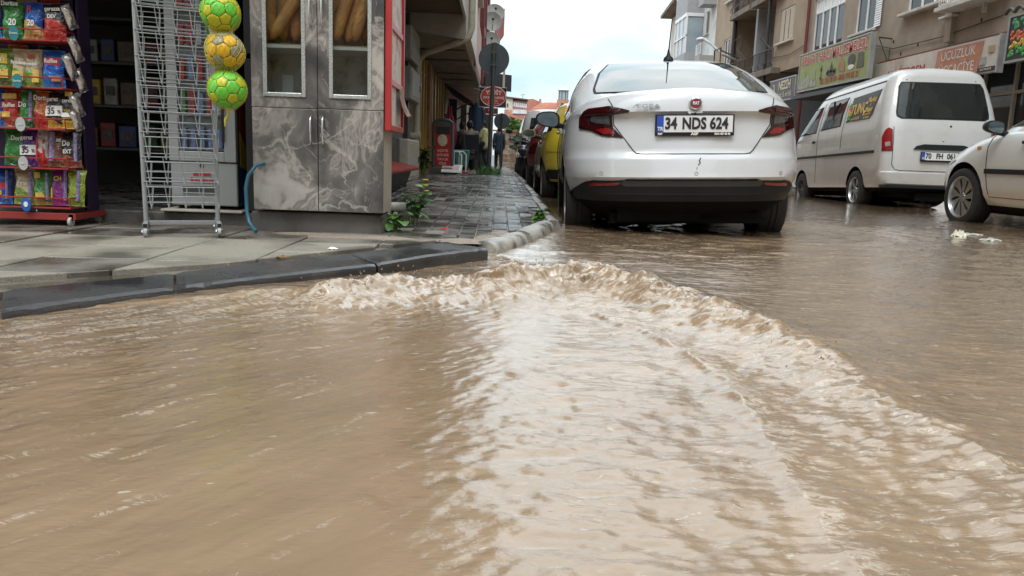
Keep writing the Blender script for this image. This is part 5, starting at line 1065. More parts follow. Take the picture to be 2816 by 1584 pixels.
for sg in (-1, 1):
    patch(vn, 'tail_light', mat('van_lamp_red', (.25, .012, .014), .15, var=.2, coat=.5), [(sg*.705, .90), (sg*.822, .90), (sg*.826, 1.10), (sg*.80, 1.20), (sg*.76, 1.235), (sg*.715, 1.22)], rv, (0, -1, 0), .014, 12, 10); patch(vn, 'indicator_lens', mat('van_lamp_clear', (.3, .28, .27), .2), [(sg*.73, .96), (sg*.79, .955), (sg*.795, 1.02), (sg*.74, 1.03)], rv, (0, -1, 0), .018, 6, 6)
    sv = lambda y, z, sg=sg: shV.side(y, z, sg)
    sdw = [('side_window', [(.50, 1.80), (.62, 1.385), (1.70, 1.40), (1.62, 1.775)]), ('side_window', [(1.85, 1.375), (1.80, 1.80), (2.72, 1.80), (2.82, 1.365)]), ('front_side_window', [(2.98, 1.34), (2.95, 1.76), (3.45, 1.74), (3.98, 1.36), (3.98, 1.34)])]
    for i, (nm, pl) in enumerate(sdw):
        pl = [(p[0], zv(p[1])) for p in pl]
        cy = sum(p[0] for p in pl)/len(pl); cz = sum(p[1] for p in pl)/len(pl)
        s_ = patch(vn, nm+'_seal', M_trim if not (i == 0 and sg < 0) else M_vanw, pl, sv, (sg, 0, .2), .003, 12, 10, axis=0)
        patch(s_, nm, M_gl if not (i == 0 and sg < 0) else M_blk, [(cy+(p[0]-cy)*.95, cz+(p[1]-cz)*.92) for p in pl], sv, (sg, 0, .2), .008, 12, 10, axis=0)
    MB().box(sg*.80-.012, sg*.80+.012, 2.28, 2.32, 1.40, 1.84, Matrix.Translation((0, 0, 0))).build('window_bar', M_trim, vn)
    patch(vn, 'rubbing_strip', M_trim, [(.38, .875), (4.45, .90), (4.45, .94), (.38, .915)], sv, (sg, 0, 0), .012, 24, 3, axis=0)
    for path in ([(2.88, .45), (2.90, 1.3), (2.88, 1.86)], [(4.1, .55), (4.1, 1.2)], [(1.76, 1.0), (1.74, 1.82)]): seam(vn, path, sv, (sg, 0, 0), .004, sub=8)
    seam(vn, [(.3, zv(1.885)), (3.5, zv(1.875))], sv, (sg, 0, 0), .012, mat('gutter', (.25, .24, .22), .6), 'rain_gutter', 16)
    MB().box(sg*.853-.01, sg*.853+.01, 3.02, 3.14, 1.16, 1.2).build('door_handle', M_trim, vn, bevel=.004); mirror(vn, (sg*1.0, 4.1, 1.35), sg, M_trim, (.085, .12), glass=True)
seam(vn, [(-.70, 1.25), (-.70, .70), (-.66, .63), (-.58, .612), (.58, .612), (.66, .63), (.70, .70), (.70, 1.25)], rv, (0, -1, 0), .005, sub=8); seam(vn, [(-.845, .893), (-.71, .893)], rv, (0, -1, 0), .003)
patch(vn, 'grab_strip', M_trim, [(-.42, .925), (-.38, .975), (-.28, 1.0), (.28, 1.0), (.38, .975), (.42, .925), (.36, .935), (.25, .955), (-.25, .955), (-.36, .935)], rv, (0, -1, 0), .02, 8, 26); MB().ell(rv(.0, 1.065)-Vector((0, .005, 0)), .014, 8, 6).build('boot_lock', M_chrome, vn, smooth=180); MB().ell(rv(.1, 1.27)-Vector((0, .002, 0)), (.017, .006, .017), 10, 6).build('wiper_hole', M_seam, vn)
plate(vn, frame((-.05, .012, .83), (1, 0, 0), (0, .02, 1)), '70', 'FH', '061'); MB().box(-.85, .85, .0, .08, .36, .40).build('bumper_edge', M_trim, vn)
for x, y, z, sg in whV: wheel(vn, x, y, z, .315, .19, sg, 'cover' if y < 2 else 'steel', .20, 6)
MB().box(-.6, .6, .2, 4.5, .22, .36).build('underbody', M_under, vn); MB().box(-.3, .3, .1, .5, .18, .30).build('spare_wheel_carrier', M_under, vn)
M_vg = mat('gold_print', (.62, .42, .08), .4, var=.3, scale=20)
def sideM(y, z, sg=-1, off=.013): p = shV.side(y, z, sg); q = shV.side(y, z+.05, sg); return frame(p+Vector((sg*off, 0, 0)), (0, -1, 0), q-p)
text('TUNÇ', .24, M_vg, vn, sideM(1.21, 1.60), sx=.95, bold=.006); text('Market', .12, M_vg, vn, sideM(.76, 1.71), sx=.85, bold=.002); text('&', .07, M_vg, vn, sideM(.78, 1.635)); text('Manav', .12, M_vg, vn, sideM(.80, 1.56), sx=.85, bold=.002); text('Tuğrul CEYLAN', .06, M_vg, vn, sideM(1.3, 1.455), sx=.9); text('0555 420 18 24', .045, M_vg, vn, sideM(.83, 1.49), sx=.8); text('0332 353 83 38', .045, M_vg, vn, sideM(.84, 1.44), sx=.8)
rr = random.Random(5)
for nm, c, z0, z1 in (('printed_lettuce', 0, 1.44, 1.52), ('printed_peppers', 0, 1.52, 1.59), ('printed_tomatoes', 0, 1.59, 1.65), ('printed_parsley', 0, 1.65, 1.71)):
    b = MB()
    for k in range(14): p = shV.side(rr.uniform(1.52, 1.62), rr.uniform(z0, z1), -1)-Vector((.012, 0, 0)); b.ell(p, (.006, .028, .022), 6, 4)
    b.build(nm, MATS[nm], vn, smooth=180)
# ---- the row ahead of the saloon: yellow hatch, dark red car, pale van, motorcycle
def small_car(lbl, loc, m, L, W, H, yaw=0, lamp=None, belt=.9, van=False, mir=None, win_rear=True, name='parked_car', cat='car', rim='alloy', mirm=None):
    r_ = root(name, lbl, cat, loc, (0, 0, rad(yaw)), local=True); w = W/2; k = H/1.42
    if van:
        p = [(.25, w*.88, .15, L-.2), (.36, w*.96, .03, L-.04), (.55, w, .0, L), (.8, w, .02, L-.05), (1.0, w*.99, .04, L-.25), (H-.45, w*.94, .08, L-.9), (H-.15, w*.86, .14, L-1.25), (H-.04, w*.74, .2, L-1.45), (H, w*.5, .35, L-1.7)]; sh = Shape(p, .3, 4, .8, 2.8, None, .7, .02)
    else:
        topS = lambda y: float(np.interp(y, [0, L*.6, L*.7, L*.95], [belt+.08, belt+.08, belt+.02, belt-.2]))
        p = [(.2, w*.82, .2, L-.2), (.3, w*.94, .06, L-.06), (.45, w*.99, .0, L), (.6, w, .02, L-.01), (.75, w*.99, .05, L-.06), (belt-.03, w*.96, .08, L-.15), (belt+.05, w*.9, .12, L-.3), (belt+.08, w*.8, .2, L-.5)]; sh = Shape(p, .8, 2.9, .95, 2.6, topS, .55, .03)
    wy = [L*.19, L*.81]; wh = [(sg*(w-.11), y, .29, sg) for sg in (-1, 1) for y in wy]; car_body(r_, sh, sorted({q[0] for q in p} | {.52, .68, .85}), m, wh, .345)
    if not van:
        g = [(belt-.05, w*.95, .18, L*.76), (belt+.05, w*.93, .22, L*.73), (belt+.25, w*.84, .34, L*.65), (H-.1, w*.72, .5, L*.58), (H-.03, w*.6, .66, L*.54), (H, w*.42, .85, L*.5)]; sg_ = Shape(g, .5, 3, .8, 2.5, None, .7, .015); sg_.solid([q[0] for q in g]).build('cabin', m, r_, smooth=60, merge=True)
        patch(r_, 'rear_window', M_gl, [(-w*.72, belt+.1), (w*.72, belt+.1), (w*.56, H-.12), (-w*.56, H-.12)], lambda x, z: sg_.rear(x, z), (0, -1, .4), .006, 10, 16)
        for s in (-1, 1):
            for a, c in ((.13, .33), (.35, .52), (.54, .70)):
                tA = H-.12 if a > .1 else H-.3
                patch(r_, 'side_window', M_gl, [(L*a, belt+.1), (L*a+.12*(a < .2), H-.13-.1*(a < .2)), (L*min(c, .585), H-.13), (L*c, belt+.1)], lambda y, z, s=s: sg_.side(y, z, s), (s, 0, .4), .006, 10, 10, axis=0)
    else:
        patch(r_, 'rear_window', M_gl, [(-w*.78, H*.62), (w*.78, H*.62), (w*.7, H*.88), (-w*.7, H*.88)], lambda x, z: sh.rear(x, z), (0, -1, .2), .006, 10, 16)
        for s in (-1, 1):
            for a, c in ((.12, .38), (.42, .68)): patch(r_, 'side_window', M_gl, [(L*a, H*.62), (L*a, H*.88), (L*c-.15*(c > .5), H*.88), (L*c, H*.62)], lambda y, z, s=s: sh.side(y, z, s), (s, 0, .2), .006, 10, 10, axis=0)
    for s in (-1, 1):
        patch(r_, 'tail_light', lamp or M_tlr, [(s*w*.72, .7), (s*w*.93, .7), (s*w*.93, .9), (s*w*.72, .9)] if not van else [(s*w*.83, .75), (s*w*.97, .75), (s*w*.95, 1.1), (s*w*.83, 1.1)], lambda x, z: sh.rear(x, z), (0, -1, 0), .008, 6, 6)
        mirror(r_, (s*(w+.12), L*.66, belt+.12), s, mirm or M_trim, mir or (.1, .07)); seam(r_, [(L*.52, .3), (L*.53, belt)], lambda y, z, s=s: sh.side(y, z, s), (s, 0, 0), .004, sub=8)
        patch(r_, 'door_handle', M_trim, [(L*.4, belt-.06), (L*.44, belt-.06), (L*.44, belt-.03), (L*.4, belt-.03)], lambda y, z, s=s: sh.side(y, z, s), (s, 0, 0), .02, 2, 2, axis=0)
    patch(r_, 'bumper', M_trim, [(-w*.9, .34), (w*.9, .34), (w*.9, .46), (-w*.9, .46)], lambda x, z: sh.rear(x, z), (0, -1, 0), .02, 4, 20)
    for x, y, z, sg in wh: wheel(r_, x, y, z, .29, .18, sg, rim, spokes=7)
    MB().box(-w*.7, w*.7, .3, L-.3, .18, .26).build('underbody', M_under, r_); return r_
small_car('yellow hatchback parked just ahead of the white saloon', (1.40, 10.35, -.10), M_cary, 3.7, 1.62, 1.42, belt=.88, mirm=M_cary, mir=(.11, .065), lamp=M_cary)
small_car('dark red car parked between the yellow hatchback and the pale van', (1.33, 14.5, -.12), M_carr, 3.9, 1.62, 1.40, belt=.88)
small_car('pale grey white van parked ahead of the dark red car', (1.36, 19.2, -.14), M_vanw, 4.2, 1.72, 1.82, van=True, belt=.95, name='parked_van', cat='van')
small_car('dark car far ahead at the end of the parked row', (1.4, 26, -.18), paint('charcoal_paint', (.03, .032, .036), .3), 4.0, 1.65, 1.45)
mc = root('motorcycle', 'black motorcycle with a purple seat standing at the kerb', 'motorcycle', (.55, 18, -.1)); zb = -.1
for y in (17.0, 18.25): wheel(mc, .55, y, zb+.29, .29, .1, -1, 'alloy', spokes=6)
MB().tube([(.55, 17.0, zb+.3), (.55, 17.3, zb+.62), (.55, 17.9, zb+.66), (.55, 18.25, zb+.3)], .035, 7).build('frame', M_trim, mc); MB().ell((.55, 17.35, zb+.74), (.15, .42, .075), 12, 8).build('seat', mat('purple_seat', (.05, .04, .09), .3), mc, smooth=180); MB().ell((.55, 17.85, zb+.76), (.14, .24, .12), 12, 8).build('fuel_tank', mat('tank_black', (.02, .02, .025), .2, coat=.5), mc, smooth=180)
MB().tube([(.2, 17.95, zb+1.0), (.4, 18.05, zb+.98), (.7, 18.05, zb+.98), (.9, 17.95, zb+1.0)], .016, 6).build('handlebar', M_trim, mc); MB().box(.38, .68, 17.5, 17.8, zb+.28, zb+.6).build('engine', M_rimd, mc, bevel=.03)
for x in (.24, .86): o = MB().tube([(x, 17.98, zb+1.0), (x-.02, 17.98, zb+1.12)], .008, 5).build('mirror_stem', M_trim, mc); MB().ell((x-.03, 17.98, zb+1.17), (.08, .02, .05), 10, 6).build('mirror', M_trim, mc, smooth=180)
MB().box(.45, .65, 16.7, 16.98, zb+.62, zb+.70).build('rear_rack', M_trim, mc)
# ------------------------------------------------------------ snack shop on the corner
def marble(name):
    m = bpy.data.materials.new(name); m.use_nodes = True; t = m.node_tree; b = t.nodes['Principled BSDF']; L = t.links.new
    co = t.nodes.new('ShaderNodeTexCoord').outputs['Object']
    def no(scale, det=6, rot=0, sc=(1, 1, 1), dist=0, rough=.55):
        q = t.nodes.new('ShaderNodeMapping'); q.inputs['Scale'].default_value = sc; q.inputs['Rotation'].default_value = (0, rot, 0); L(co, q.inputs[0])
        n = t.nodes.new('ShaderNodeTexNoise'); n.inputs['Scale'].default_value = scale; n.inputs['Detail'].default_value = det; n.inputs['Distortion'].default_value = dist; n.inputs['Roughness'].default_value = rough; L(q.outputs[0], n.inputs[0]); return n.outputs[0]
    def ramp(src, st):
        r = t.nodes.new('ShaderNodeValToRGB'); e = r.color_ramp.elements; e[0].position, e[0].color = st[0][0], (*st[0][1], 1); e[1].position, e[1].color = st[-1][0], (*st[-1][1], 1)
        for p, c in st[1:-1]: x = e.new(p); x.color = (*c, 1)
        L(src, r.inputs[0]); return r.outputs[0]
    big = no(1.7, 4, .6, (1, 1, .8), 1.0, .5); fine = no(9, 6, .4, (1, 1, .5), 1.5, .6)
    bands = mnode('SINE', mnode('MULTIPLY', no(1.9, 3, -.5, (1, 1, .7), 1.2, .4), 75, tree=t), tree=t)
    val = mnode('ADD', big, mnode('MULTIPLY', mnode('SUBTRACT', fine, .5, tree=t), .22, tree=t), tree=t)
    val = mnode('ADD', val, mnode('MULTIPLY', bands, mnode('MULTIPLY', mnode('GREATER_THAN', big, .52, tree=t), .045, tree=t), tree=t), tree=t)
    base = ramp(val, [(.33, (.06, .057, .057)), (.45, (.125, .117, .114)), (.51, (.18, .168, .162)), (.55, (.33, .30, .275)), (.59, (.22, .202, .19)), (.64, (.42, .385, .355)), (.75, (.50, .465, .44))])
    def veins(scale, rot, w, dist):
        a = mnode('ABSOLUTE', mnode('SUBTRACT', no(scale, 6, rot, (1, 1, .75), dist, .5), .5, tree=t), tree=t); wv = mnode('MULTIPLY', mnode('MAXIMUM', mnode('SUBTRACT', no(4, 3, rot+1), .38, tree=t), .0, tree=t), w*7, tree=t)
        r = t.nodes.new('ShaderNodeMapRange'); r.inputs[1].default_value = 0; r.inputs[3].default_value = 1; r.inputs[4].default_value = 0; L(wv, r.inputs[2]); L(a, r.inputs[0]); return r.outputs[0]
    v = mnode('MAXIMUM', veins(2.6, -.7, .014, .5), mnode('MAXIMUM', veins(1.5, .6, .012, .8), mnode('MULTIPLY', veins(6, .3, .012, .5), .5, tree=t), tree=t), tree=t)
    x = t.nodes.new('ShaderNodeMix'); x.data_type = 'RGBA'; L(mnode('MULTIPLY', v, .62, tree=t), x.inputs[0]); L(base, x.inputs[6]); x.inputs[7].default_value = (.52, .48, .44, 1)
    L(x.outputs[2], b.inputs['Base Color']); b.inputs['Roughness'].default_value = .22; return m
M_marb = marble('marble_laminate')
def clearglass(name, tint=(.92, .95, .95)):
    m = bpy.data.materials.new(name); m.use_nodes = True; t = m.node_tree; t.nodes.remove(t.nodes['Principled BSDF']); o = t.nodes['Material Output']
    tr = t.nodes.new('ShaderNodeBsdfTransparent'); tr.inputs[0].default_value = (*tint, 1); gl = t.nodes.new('ShaderNodeBsdfGlossy'); gl.inputs['Roughness'].default_value = .03; fr = t.nodes.new('ShaderNodeFresnel'); fr.inputs[0].default_value = 1.5
    n = t.nodes.new('ShaderNodeTexNoise'); n.inputs['Scale'].default_value = 9; mx_ = t.nodes.new('ShaderNodeMixShader'); f2 = mnode('MULTIPLY', mnode('MULTIPLY_ADD', n.outputs[0], .4, .45, tree=t), fr.outputs[0], tree=t)
    t.links.new(f2, mx_.inputs[0]); t.links.new(tr.outputs[0], mx_.inputs[1]); t.links.new(gl.outputs[0], mx_.inputs[2]); t.links.new(mx_.outputs[0], o.inputs[0]); return m
M_cg = clearglass('clear_glass'); M_side = mat('beige_side_panel', (.42, .37, .30), .5, var=.08, dirt=(.33, .28, .22), dscale=4); M_sil = mat('silver_trim', (.55, .57, .56), .35, metal=.6, var=.35, scale=120)
M_conc = wetmat('concrete_step', (.13, .12, .11), (.06, .055, .05), 4, .45, .62, rdry=.6, rwet=.2); M_inl = mat('cabinet_lining', (.62, .58, .52), .6, var=.12, scale=4, dirt=(.2, .16, .12), dscale=6)
# step and shop room
st = MB().box(-1.43, -.67, 4.5, 4.9, .0, .163).build('step', M_conc, kind='structure', bevel=.012)
MB().box(-6, -1.432, 4.72, 5.0, .0, .125).build('step', M_conc, kind='structure', bevel=.012)
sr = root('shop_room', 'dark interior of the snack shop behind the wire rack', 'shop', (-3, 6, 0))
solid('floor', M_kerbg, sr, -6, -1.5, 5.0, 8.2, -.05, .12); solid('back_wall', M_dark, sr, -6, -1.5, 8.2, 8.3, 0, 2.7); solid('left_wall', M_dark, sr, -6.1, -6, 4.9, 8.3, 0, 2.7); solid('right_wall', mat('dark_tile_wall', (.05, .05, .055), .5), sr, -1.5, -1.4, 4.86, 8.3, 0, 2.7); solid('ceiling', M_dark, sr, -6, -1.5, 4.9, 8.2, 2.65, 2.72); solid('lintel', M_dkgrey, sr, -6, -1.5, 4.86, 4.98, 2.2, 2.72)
shv = MB()
for z in (.45, .85, 1.25, 1.65): shv.box(-4.1, -2.4, 7.6, 7.95, z, z+.025)
shv.build('shelves', M_dkgrey, sr)
rg = random.Random(12); gcol = {'dark blue': (.02, .04, .16), 'red': (.22, .02, .02), 'yellow': (.45, .32, .03), 'pale grey': (.3, .3, .3), 'green': (.03, .14, .04), 'brown': (.14, .08, .04)}
lev = {.475: 'lowest', .875: 'second', 1.275: 'third'}
for z in (.475, .875, 1.275):
    ks = list(gcol); rg.shuffle(ks); x = -4.0
    for kx in ks:
        w = rg.uniform(.14, .22); h = rg.uniform(.14, .26); r_ = root('goods_packet', f'{kx} packet on the {lev[z]} shelf inside the dark shop', 'packet', (x+w/2, 7.75, z), group='packets on the shop shelves')
        MB().box(x, x+w*.9, 7.62, 7.85, z, z+h).build('pack', mat('pack_'+kx.replace(' ', '_'), gcol[kx], .4, var=.4, scale=14), r_, bevel=.012); MB().box(x+w*.15, x+w*.75, 7.614, 7.62, z+h*.35, z+h*.7).build('print', mat('dull_print', (.10, .09, .08), .5, var=.5, scale=30), r_); x += w+.01
cnp = root('added_shade_canopy', 'dark unseen canopy added to shade the snack shop front, above the picture', 'canopy', (-3.5, 4.4, 2.2)); solid('roof', M_can1, cnp, -6, -1.42, 3.95, 4.86, 2.25, 2.33)  # out-of-view canopy, added to darken the shop interior and nearby paving
# hanging snack strips at the door
for i, (z, nm, c, c2) in enumerate(((1.22, 'orange and yellow', (.6, .25, .03), (.6, .5, .05)), (.98, 'yellow and teal', (.5, .42, .04), (.05, .3, .33)), (.80, 'yellow and red', (.55, .42, .03), (.5, .05, .02)))):
    r_ = root('snack_packet', f'{nm} snack packet hanging in the doorway', 'packet', (-2.72, 5.2, z), group='packets hanging in the doorway'); MB().box(-2.77, -2.68, 5.19, 5.215, z, z+.14).build('pack', mat('hang_%d' % i, c, .35, var=.2), r_, bevel=.008); MB().box(-2.772, -2.678, 5.186, 5.219, z+.09, z+.142).build('header', mat('hangh_%d' % i, c2, .4), r_)
# ---- bread cabinet
cb = root('bread_cabinet', 'tall marble patterned bread cabinet with two glazed doors above', 'cabinet', (-1.03, 4.6, .17))
X0, X1, XM, YF, YB = -1.396, -.660, -1.028, 4.45, 4.80; ZT = 2.0
b = MB(); b.box(X0, X0+.018, YF+.02, YB, .175, ZT); b.box(X0+.018, X1-.018, YB-.012, YB, .175, ZT); b.box(X0+.018, X1-.018, YF+.02, YB-.012, .175, .195); b.box(X0+.018, X1-.018, YF+.02, YB-.012, ZT-.02, ZT); b.box(X0+.018, X1-.018, YF+.02, YB-.012, .74, .758); b.build('carcass', M_inl, cb)
MB().box(X1-.018, X1, YF+.02, YB, .175, ZT).build('side_panel', M_side, cb)
b = MB(); b.box(X0+.02, X1-.02, YF+.025, YB-.015, 1.078, 1.096); b.build('shelf', mat('white_shelf', (.7, .68, .65), .4), cb); MB().box(X0+.02, X1-.02, YF+.024, YB-.02, 1.0962, 1.101).build('shelf_liner', mat('shelf_paper', (.45, .25, .13), .7), cb)
def door(x0, x1, z0, z1, win=None):
    b = MB(); y0, y1 = YF, YF+.018
    if not win: b.box(x0, x1, y0, y1, z0, z1); return b.build('door', M_marb, cb, bevel=.002)
    a, c, e, f = win; b.box(x0, a, y0, y1, z0, z1); b.box(c, x1, y0, y1, z0, z1); b.box(a, c, y0, y1, z0, e); b.box(a, c, y0, y1, f, z1); d = b.build('door', M_marb, cb)
    b = MB(); t_ = .011
    b.box(a-t_, a+t_, y0-.008, y0+.001, e-t_, f+t_); b.box(c-t_, c+t_, y0-.008, y0+.001, e-t_, f+t_); b.box(a+t_, c-t_, y0-.008, y0+.001, e-t_, e+t_); b.box(a+t_, c-t_, y0-.008, y0+.001, f-t_, f+t_); b.build('window_frame', M_sil, d, bevel=.003); MB().box(a, c, y0+.006, y0+.010, e, f).build('pane', M_cg, d); return d
g_ = .0022
dl = [door(X0, XM-g_, .178, .748), door(XM+g_, X1, .178, .750), door(X0, XM-g_, .753, 1.99, (-1.318, -1.104, .822, 1.86)), door(XM+g_, X1, .755, 1.99, (-.952, -.738, .822, 1.86))]
def handle(x, z0, z1, d): MB().tube([(x, YF+.003, z0), (x, YF-.022, z0+.004), (x, YF-.03, z0+.02), (x, YF-.03, z1-.02), (x, YF-.022, z1-.004), (x, YF+.003, z1)], .0058, 8).build('handle', M_chrome, d, smooth=60)
handle(-1.064, .558, .706, dl[0]); handle(-.996, .553, .706, dl[1]); handle(-1.064, 1.2, 1.36, dl[2]); handle(-.998, 1.2, 1.36, dl[3])
MB().box(-1.31, -1.24, YB-.05, YB-.013, .83, .96).build('vent_box', M_pvc, cb, bevel=.004)
# loaves
M_bread = mat('bread_crust', (.62, .29, .085), .6, var=.28, scale=14, bump=.4, bscale=40)
def loaf(lbl, a, c, r):
    r_ = root('bread_loaf', lbl, 'bread', a, group='loaves in the bread cabinet'); a, c = Vector(a), Vector(c); n = 10; P = [a.lerp(c, i/n) for i in range(n+1)]; R = [r*(.35+.65*min(1, 1.9*math.sin(math.pi*(i*.94+.3)/n))) if 0 < i < n else r*.3 for i in range(n+1)]
    MB().tube(P, R, 12).build('crust', M_bread, r_, smooth=80)
    for k in (.3, .5, .7):
        p = a.lerp(c, k)-Vector((0, r*.88, 0)); MB().tube([p-Vector((.02, 0, .03)), p+Vector((0, -.004, 0)), p+Vector((.02, 0, .03))], [.002, .005, .002], 5).build('slash', mat('bread_slash', (.55, .33, .13), .7), r_)
zb = 1.135; Yb = 4.575
for lbl, a, c, r in (('loaf leaning far right behind the left pane', (-1.30, Yb-.06, zb-.004), (-1.13, Yb-.04, zb+.27), .034), ('upright loaf at the left edge of the left pane', (-1.335, Yb+.03, zb), (-1.33, Yb+.05, zb+.32), .036), ('upright loaf second from the left edge of the left pane', (-1.265, Yb+.05, zb), (-1.25, Yb+.06, zb+.33), .036), ('loaf standing beside the leaning one in the left pane', (-1.19, Yb+.03, zb), (-1.165, Yb+.05, zb+.33), .036), ('loaf at the right edge of the left pane', (-1.125, Yb, zb), (-1.105, Yb+.02, zb+.33), .036),
    ('upright loaf at the left edge of the right pane', (-.985, Yb+.03, zb), (-.95, Yb+.05, zb+.33), .036), ('plump loaf leaning right in the right pane', (-.945, Yb-.05, zb), (-.86, Yb-.03, zb+.30), .035), ('loaf leaning right behind the plump one', (-.885, Yb+.0, zb), (-.80, Yb+.03, zb+.31), .034), ('loaf leaning right nearest the right edge of the right pane', (-.835, Yb-.055, zb), (-.755, Yb-.03, zb+.30), .033), ('upright loaf at the right edge of the right pane', (-.755, Yb+.02, zb), (-.735, Yb+.04, zb+.33), .036), ('loaf in the back row of the left pane', (-1.215, Yb+.11, zb), (-1.20, Yb+.12, zb+.33), .036), ('loaf in the back row of the right pane', (-.91, Yb+.11, zb), (-.885, Yb+.12, zb+.33), .036), ('second loaf in the back row of the right pane', (-.80, Yb+.11, zb), (-.79, Yb+.12, zb+.33), .036)): loaf(lbl, a, c, r)
# red notice frame on the cabinet side
nf = root('notice_board', 'red framed notice board with worn white posters beside the bread cabinet', 'notice board', (-.64, 4.7, .65)); M_rf = mat('red_enamel', (.42, .035, .035), .35, var=.12); M_post = mat('worn_poster', (.62, .58, .55), .6, var=.15, scale=8, dirt=(.5, .22, .22), dscale=7, dlo=.52, dhi=.62)
b = MB(); y0, y1, xa, xb = 4.46, 5.06, -.655, -.618
b.box(xa, xb, y0, y0+.035, .645, 2.0); b.box(xa, xb, y1-.035, y1, .645, 2.0); b.box(xa, xb, y0+.035, y1-.035, .645, .68)
b.build('frame', M_rf, nf, bevel=.004)
for z in (.90, 1.21, 1.52, 1.83): MB().box(xa, xb-.004, y0+.035, y1-.035, z, z+.035).build('cross_bar', M_rf, nf, bevel=.003)
for z0, z1 in ((.68, .90), (.935, 1.21), (1.245, 1.52), (1.555, 1.83)): MB().box(-.648, -.634, y0+.035, y1-.035, z0, z1).build('poster', M_post, nf)
lf_ = root('leaflet', 'curled brown leaflet peeling off the red notice board', 'leaflet', (-.6, 4.95, .8)); MB().grid(lambda u, v: (-.615+.05*v*v+.01*math.sin(u*4), 4.78+u*.26, .90-.16*v+.02*u), 8, 10).grid(lambda u, v: (-.617+.05*v*v+.01*math.sin(u*4), 4.78+u*.26, .90-.16*v+.02*u), 8, 10).build('sheet', mat('leaflet_paper', (.26, .16, .12), .6, var=.4, scale=30), lf_, smooth=60)
# ---- energy drink fridge
fr = root('drinks_fridge', 'grey drinks fridge with glass door and Red and yellow logo behind the rack'.replace('Red and', 'red and'), 'fridge', (-1.78, 5, .14)); M_fr = mat('fridge_grey', (.36, .37, .375), .4, var=.04, metal=.2); M_frd = mat('fridge_black', (.02, .02, .022), .35)
fx0, fx1, fy = -1.985, -1.585, 4.74
MB().box(fx0, fx1, fy+.03, 5.3, .165, 1.95).build('body', M_frd, fr, bevel=.006); MB().box(fx0, fx1, fy, fy+.03, .165, .425).build('lower_panel', M_fr, fr, bevel=.008)
b = MB(); b.box(fx0, -1.925, fy-.012, fy+.03, .43, 1.95); b.box(-1.655, fx1, fy-.012, fy+.03, .43, 1.95); b.box(-1.925, -1.655, fy-.012, fy+.03, .43, .49); b.box(-1.925, -1.655, fy-.012, fy+.03, 1.85, 1.95); dr = b.build('door', M_fr, fr, bevel=.004)
MB().box(-1.925, -1.655, fy, fy+.006, .49, 1.85).build('pane', M_cg, dr); MB().box(-1.66, -1.65, fy-.03, fy-.012, .55, 1.6).build('door_edge', M_frd, dr)
MB().box(-1.92, -1.66, fy+.02, fy+.028, .49, 1.85).build('liner', mat('fridge_liner', (.22, .235, .25), .5, var=.3, scale=8), fr)
cc = {'silver blue': (.16, .22, .38), 'silver': (.38, .4, .42), 'red': (.35, .05, .05), 'green': (.10, .22, .08)}
M_can = {k: mat('can_'+k.replace(' ', '_'), v, .3, metal=.4, var=.3, scale=60) for k, v in cc.items()}; rc = random.Random(4); M_fsh = mat('fridge_shelf', (.5, .52, .54), .4)
for lv in range(6):
    z = .51+lv*.2; MB().box(-1.923, -1.657, fy+.0065, fy+.019, z-.012, z).build('shelf', M_fsh, fr)
    for k in range(5):
        x = -1.895+k*.053; kk = rc.choice(list(cc)) if lv else 'silver blue'
        MB().cyl((x, fy+.013, z), (x, fy+.013, z+rc.uniform(.11, .15)), .0065 if False else .02, n=8).build('can', M_can[kk], fr, smooth=40)
lgM = frame((-1.795, fy-.002, .36), (1, 0, 0), (0, 0, 1)); MB().lathe([(.001, .001), (.017, .001), (.017, -.002)], 18, lgM).build('logo_sun', mat('logo_yellow', (.7, .45, .02), .4), fr)
for s in (-1, 1): MB().prism([(s*.004, -.008), (s*.016, -.014), (s*.034, -.01), (s*.05, -.014), (s*.052, .002), (s*.04, .01), (s*.022, .008), (s*.010, .012)], (-1.795, fy-.006, .36), (1, 0, 0), (0, 0, 1), (0, .003, 0)).build('logo_bull', M_red, fr)
text('RedBull', .045, M_red, fr, frame((-1.797, fy-.003, .315), (1, 0, 0), (0, 0, 1)), sx=1.0, bold=.001)
MB().box(-1.915, -1.70, fy-.004, fy+.002, .235, .282).build('vent', mat('vent_dark', (.06, .06, .065), .5), fr); MB().lathe([(.001, .002), (.013, .002), (.013, -.003)], 14, frame((-1.795, fy-.002, .405), (1, 0, 0), (0, 0, 1))).build('lock', M_dkgrey, fr)
b = MB(); b.tube([(-1.915, fy-.008, .282), (-1.915, fy-.008, .24), (-1.70, fy-.008, .24), (-1.70, fy-.008, .262)], .004, 6); b.build('vent_trim', M_chrome, fr)
for nm, c, zz in (('graphic_blue', (.02, .05, .2), [(4.8, .17), (5.1, .17), (5.1, .42), (4.95, .36), (4.8, .40)]), ('graphic_yellow', (.5, .33, .02), [(4.8, .405), (4.95, .365), (4.92, .5), (4.8, .62)]), ('graphic_red', (.25, .02, .02), [(4.8, .63), (4.92, .51), (5.05, .62), (4.9, .9), (4.8, .95)])): MB().prism(zz, (fx1+.001, 0, 0), (0, 1, 0), (0, 0, 1), (.002, 0, 0)).build(nm, mat(nm, c, .4), fr)
MB().box(-2.03, -1.54, 4.68, 5.2, .128, .142).build('tray', mat('ivory_tray', (.48, .45, .38), .5), fr, bevel=.004)
for x in (-1.95, -1.62): MB().cyl((x, 4.8, .142), (x, 4.8, .166), .018, n=10).build('foot', M_trim, fr)
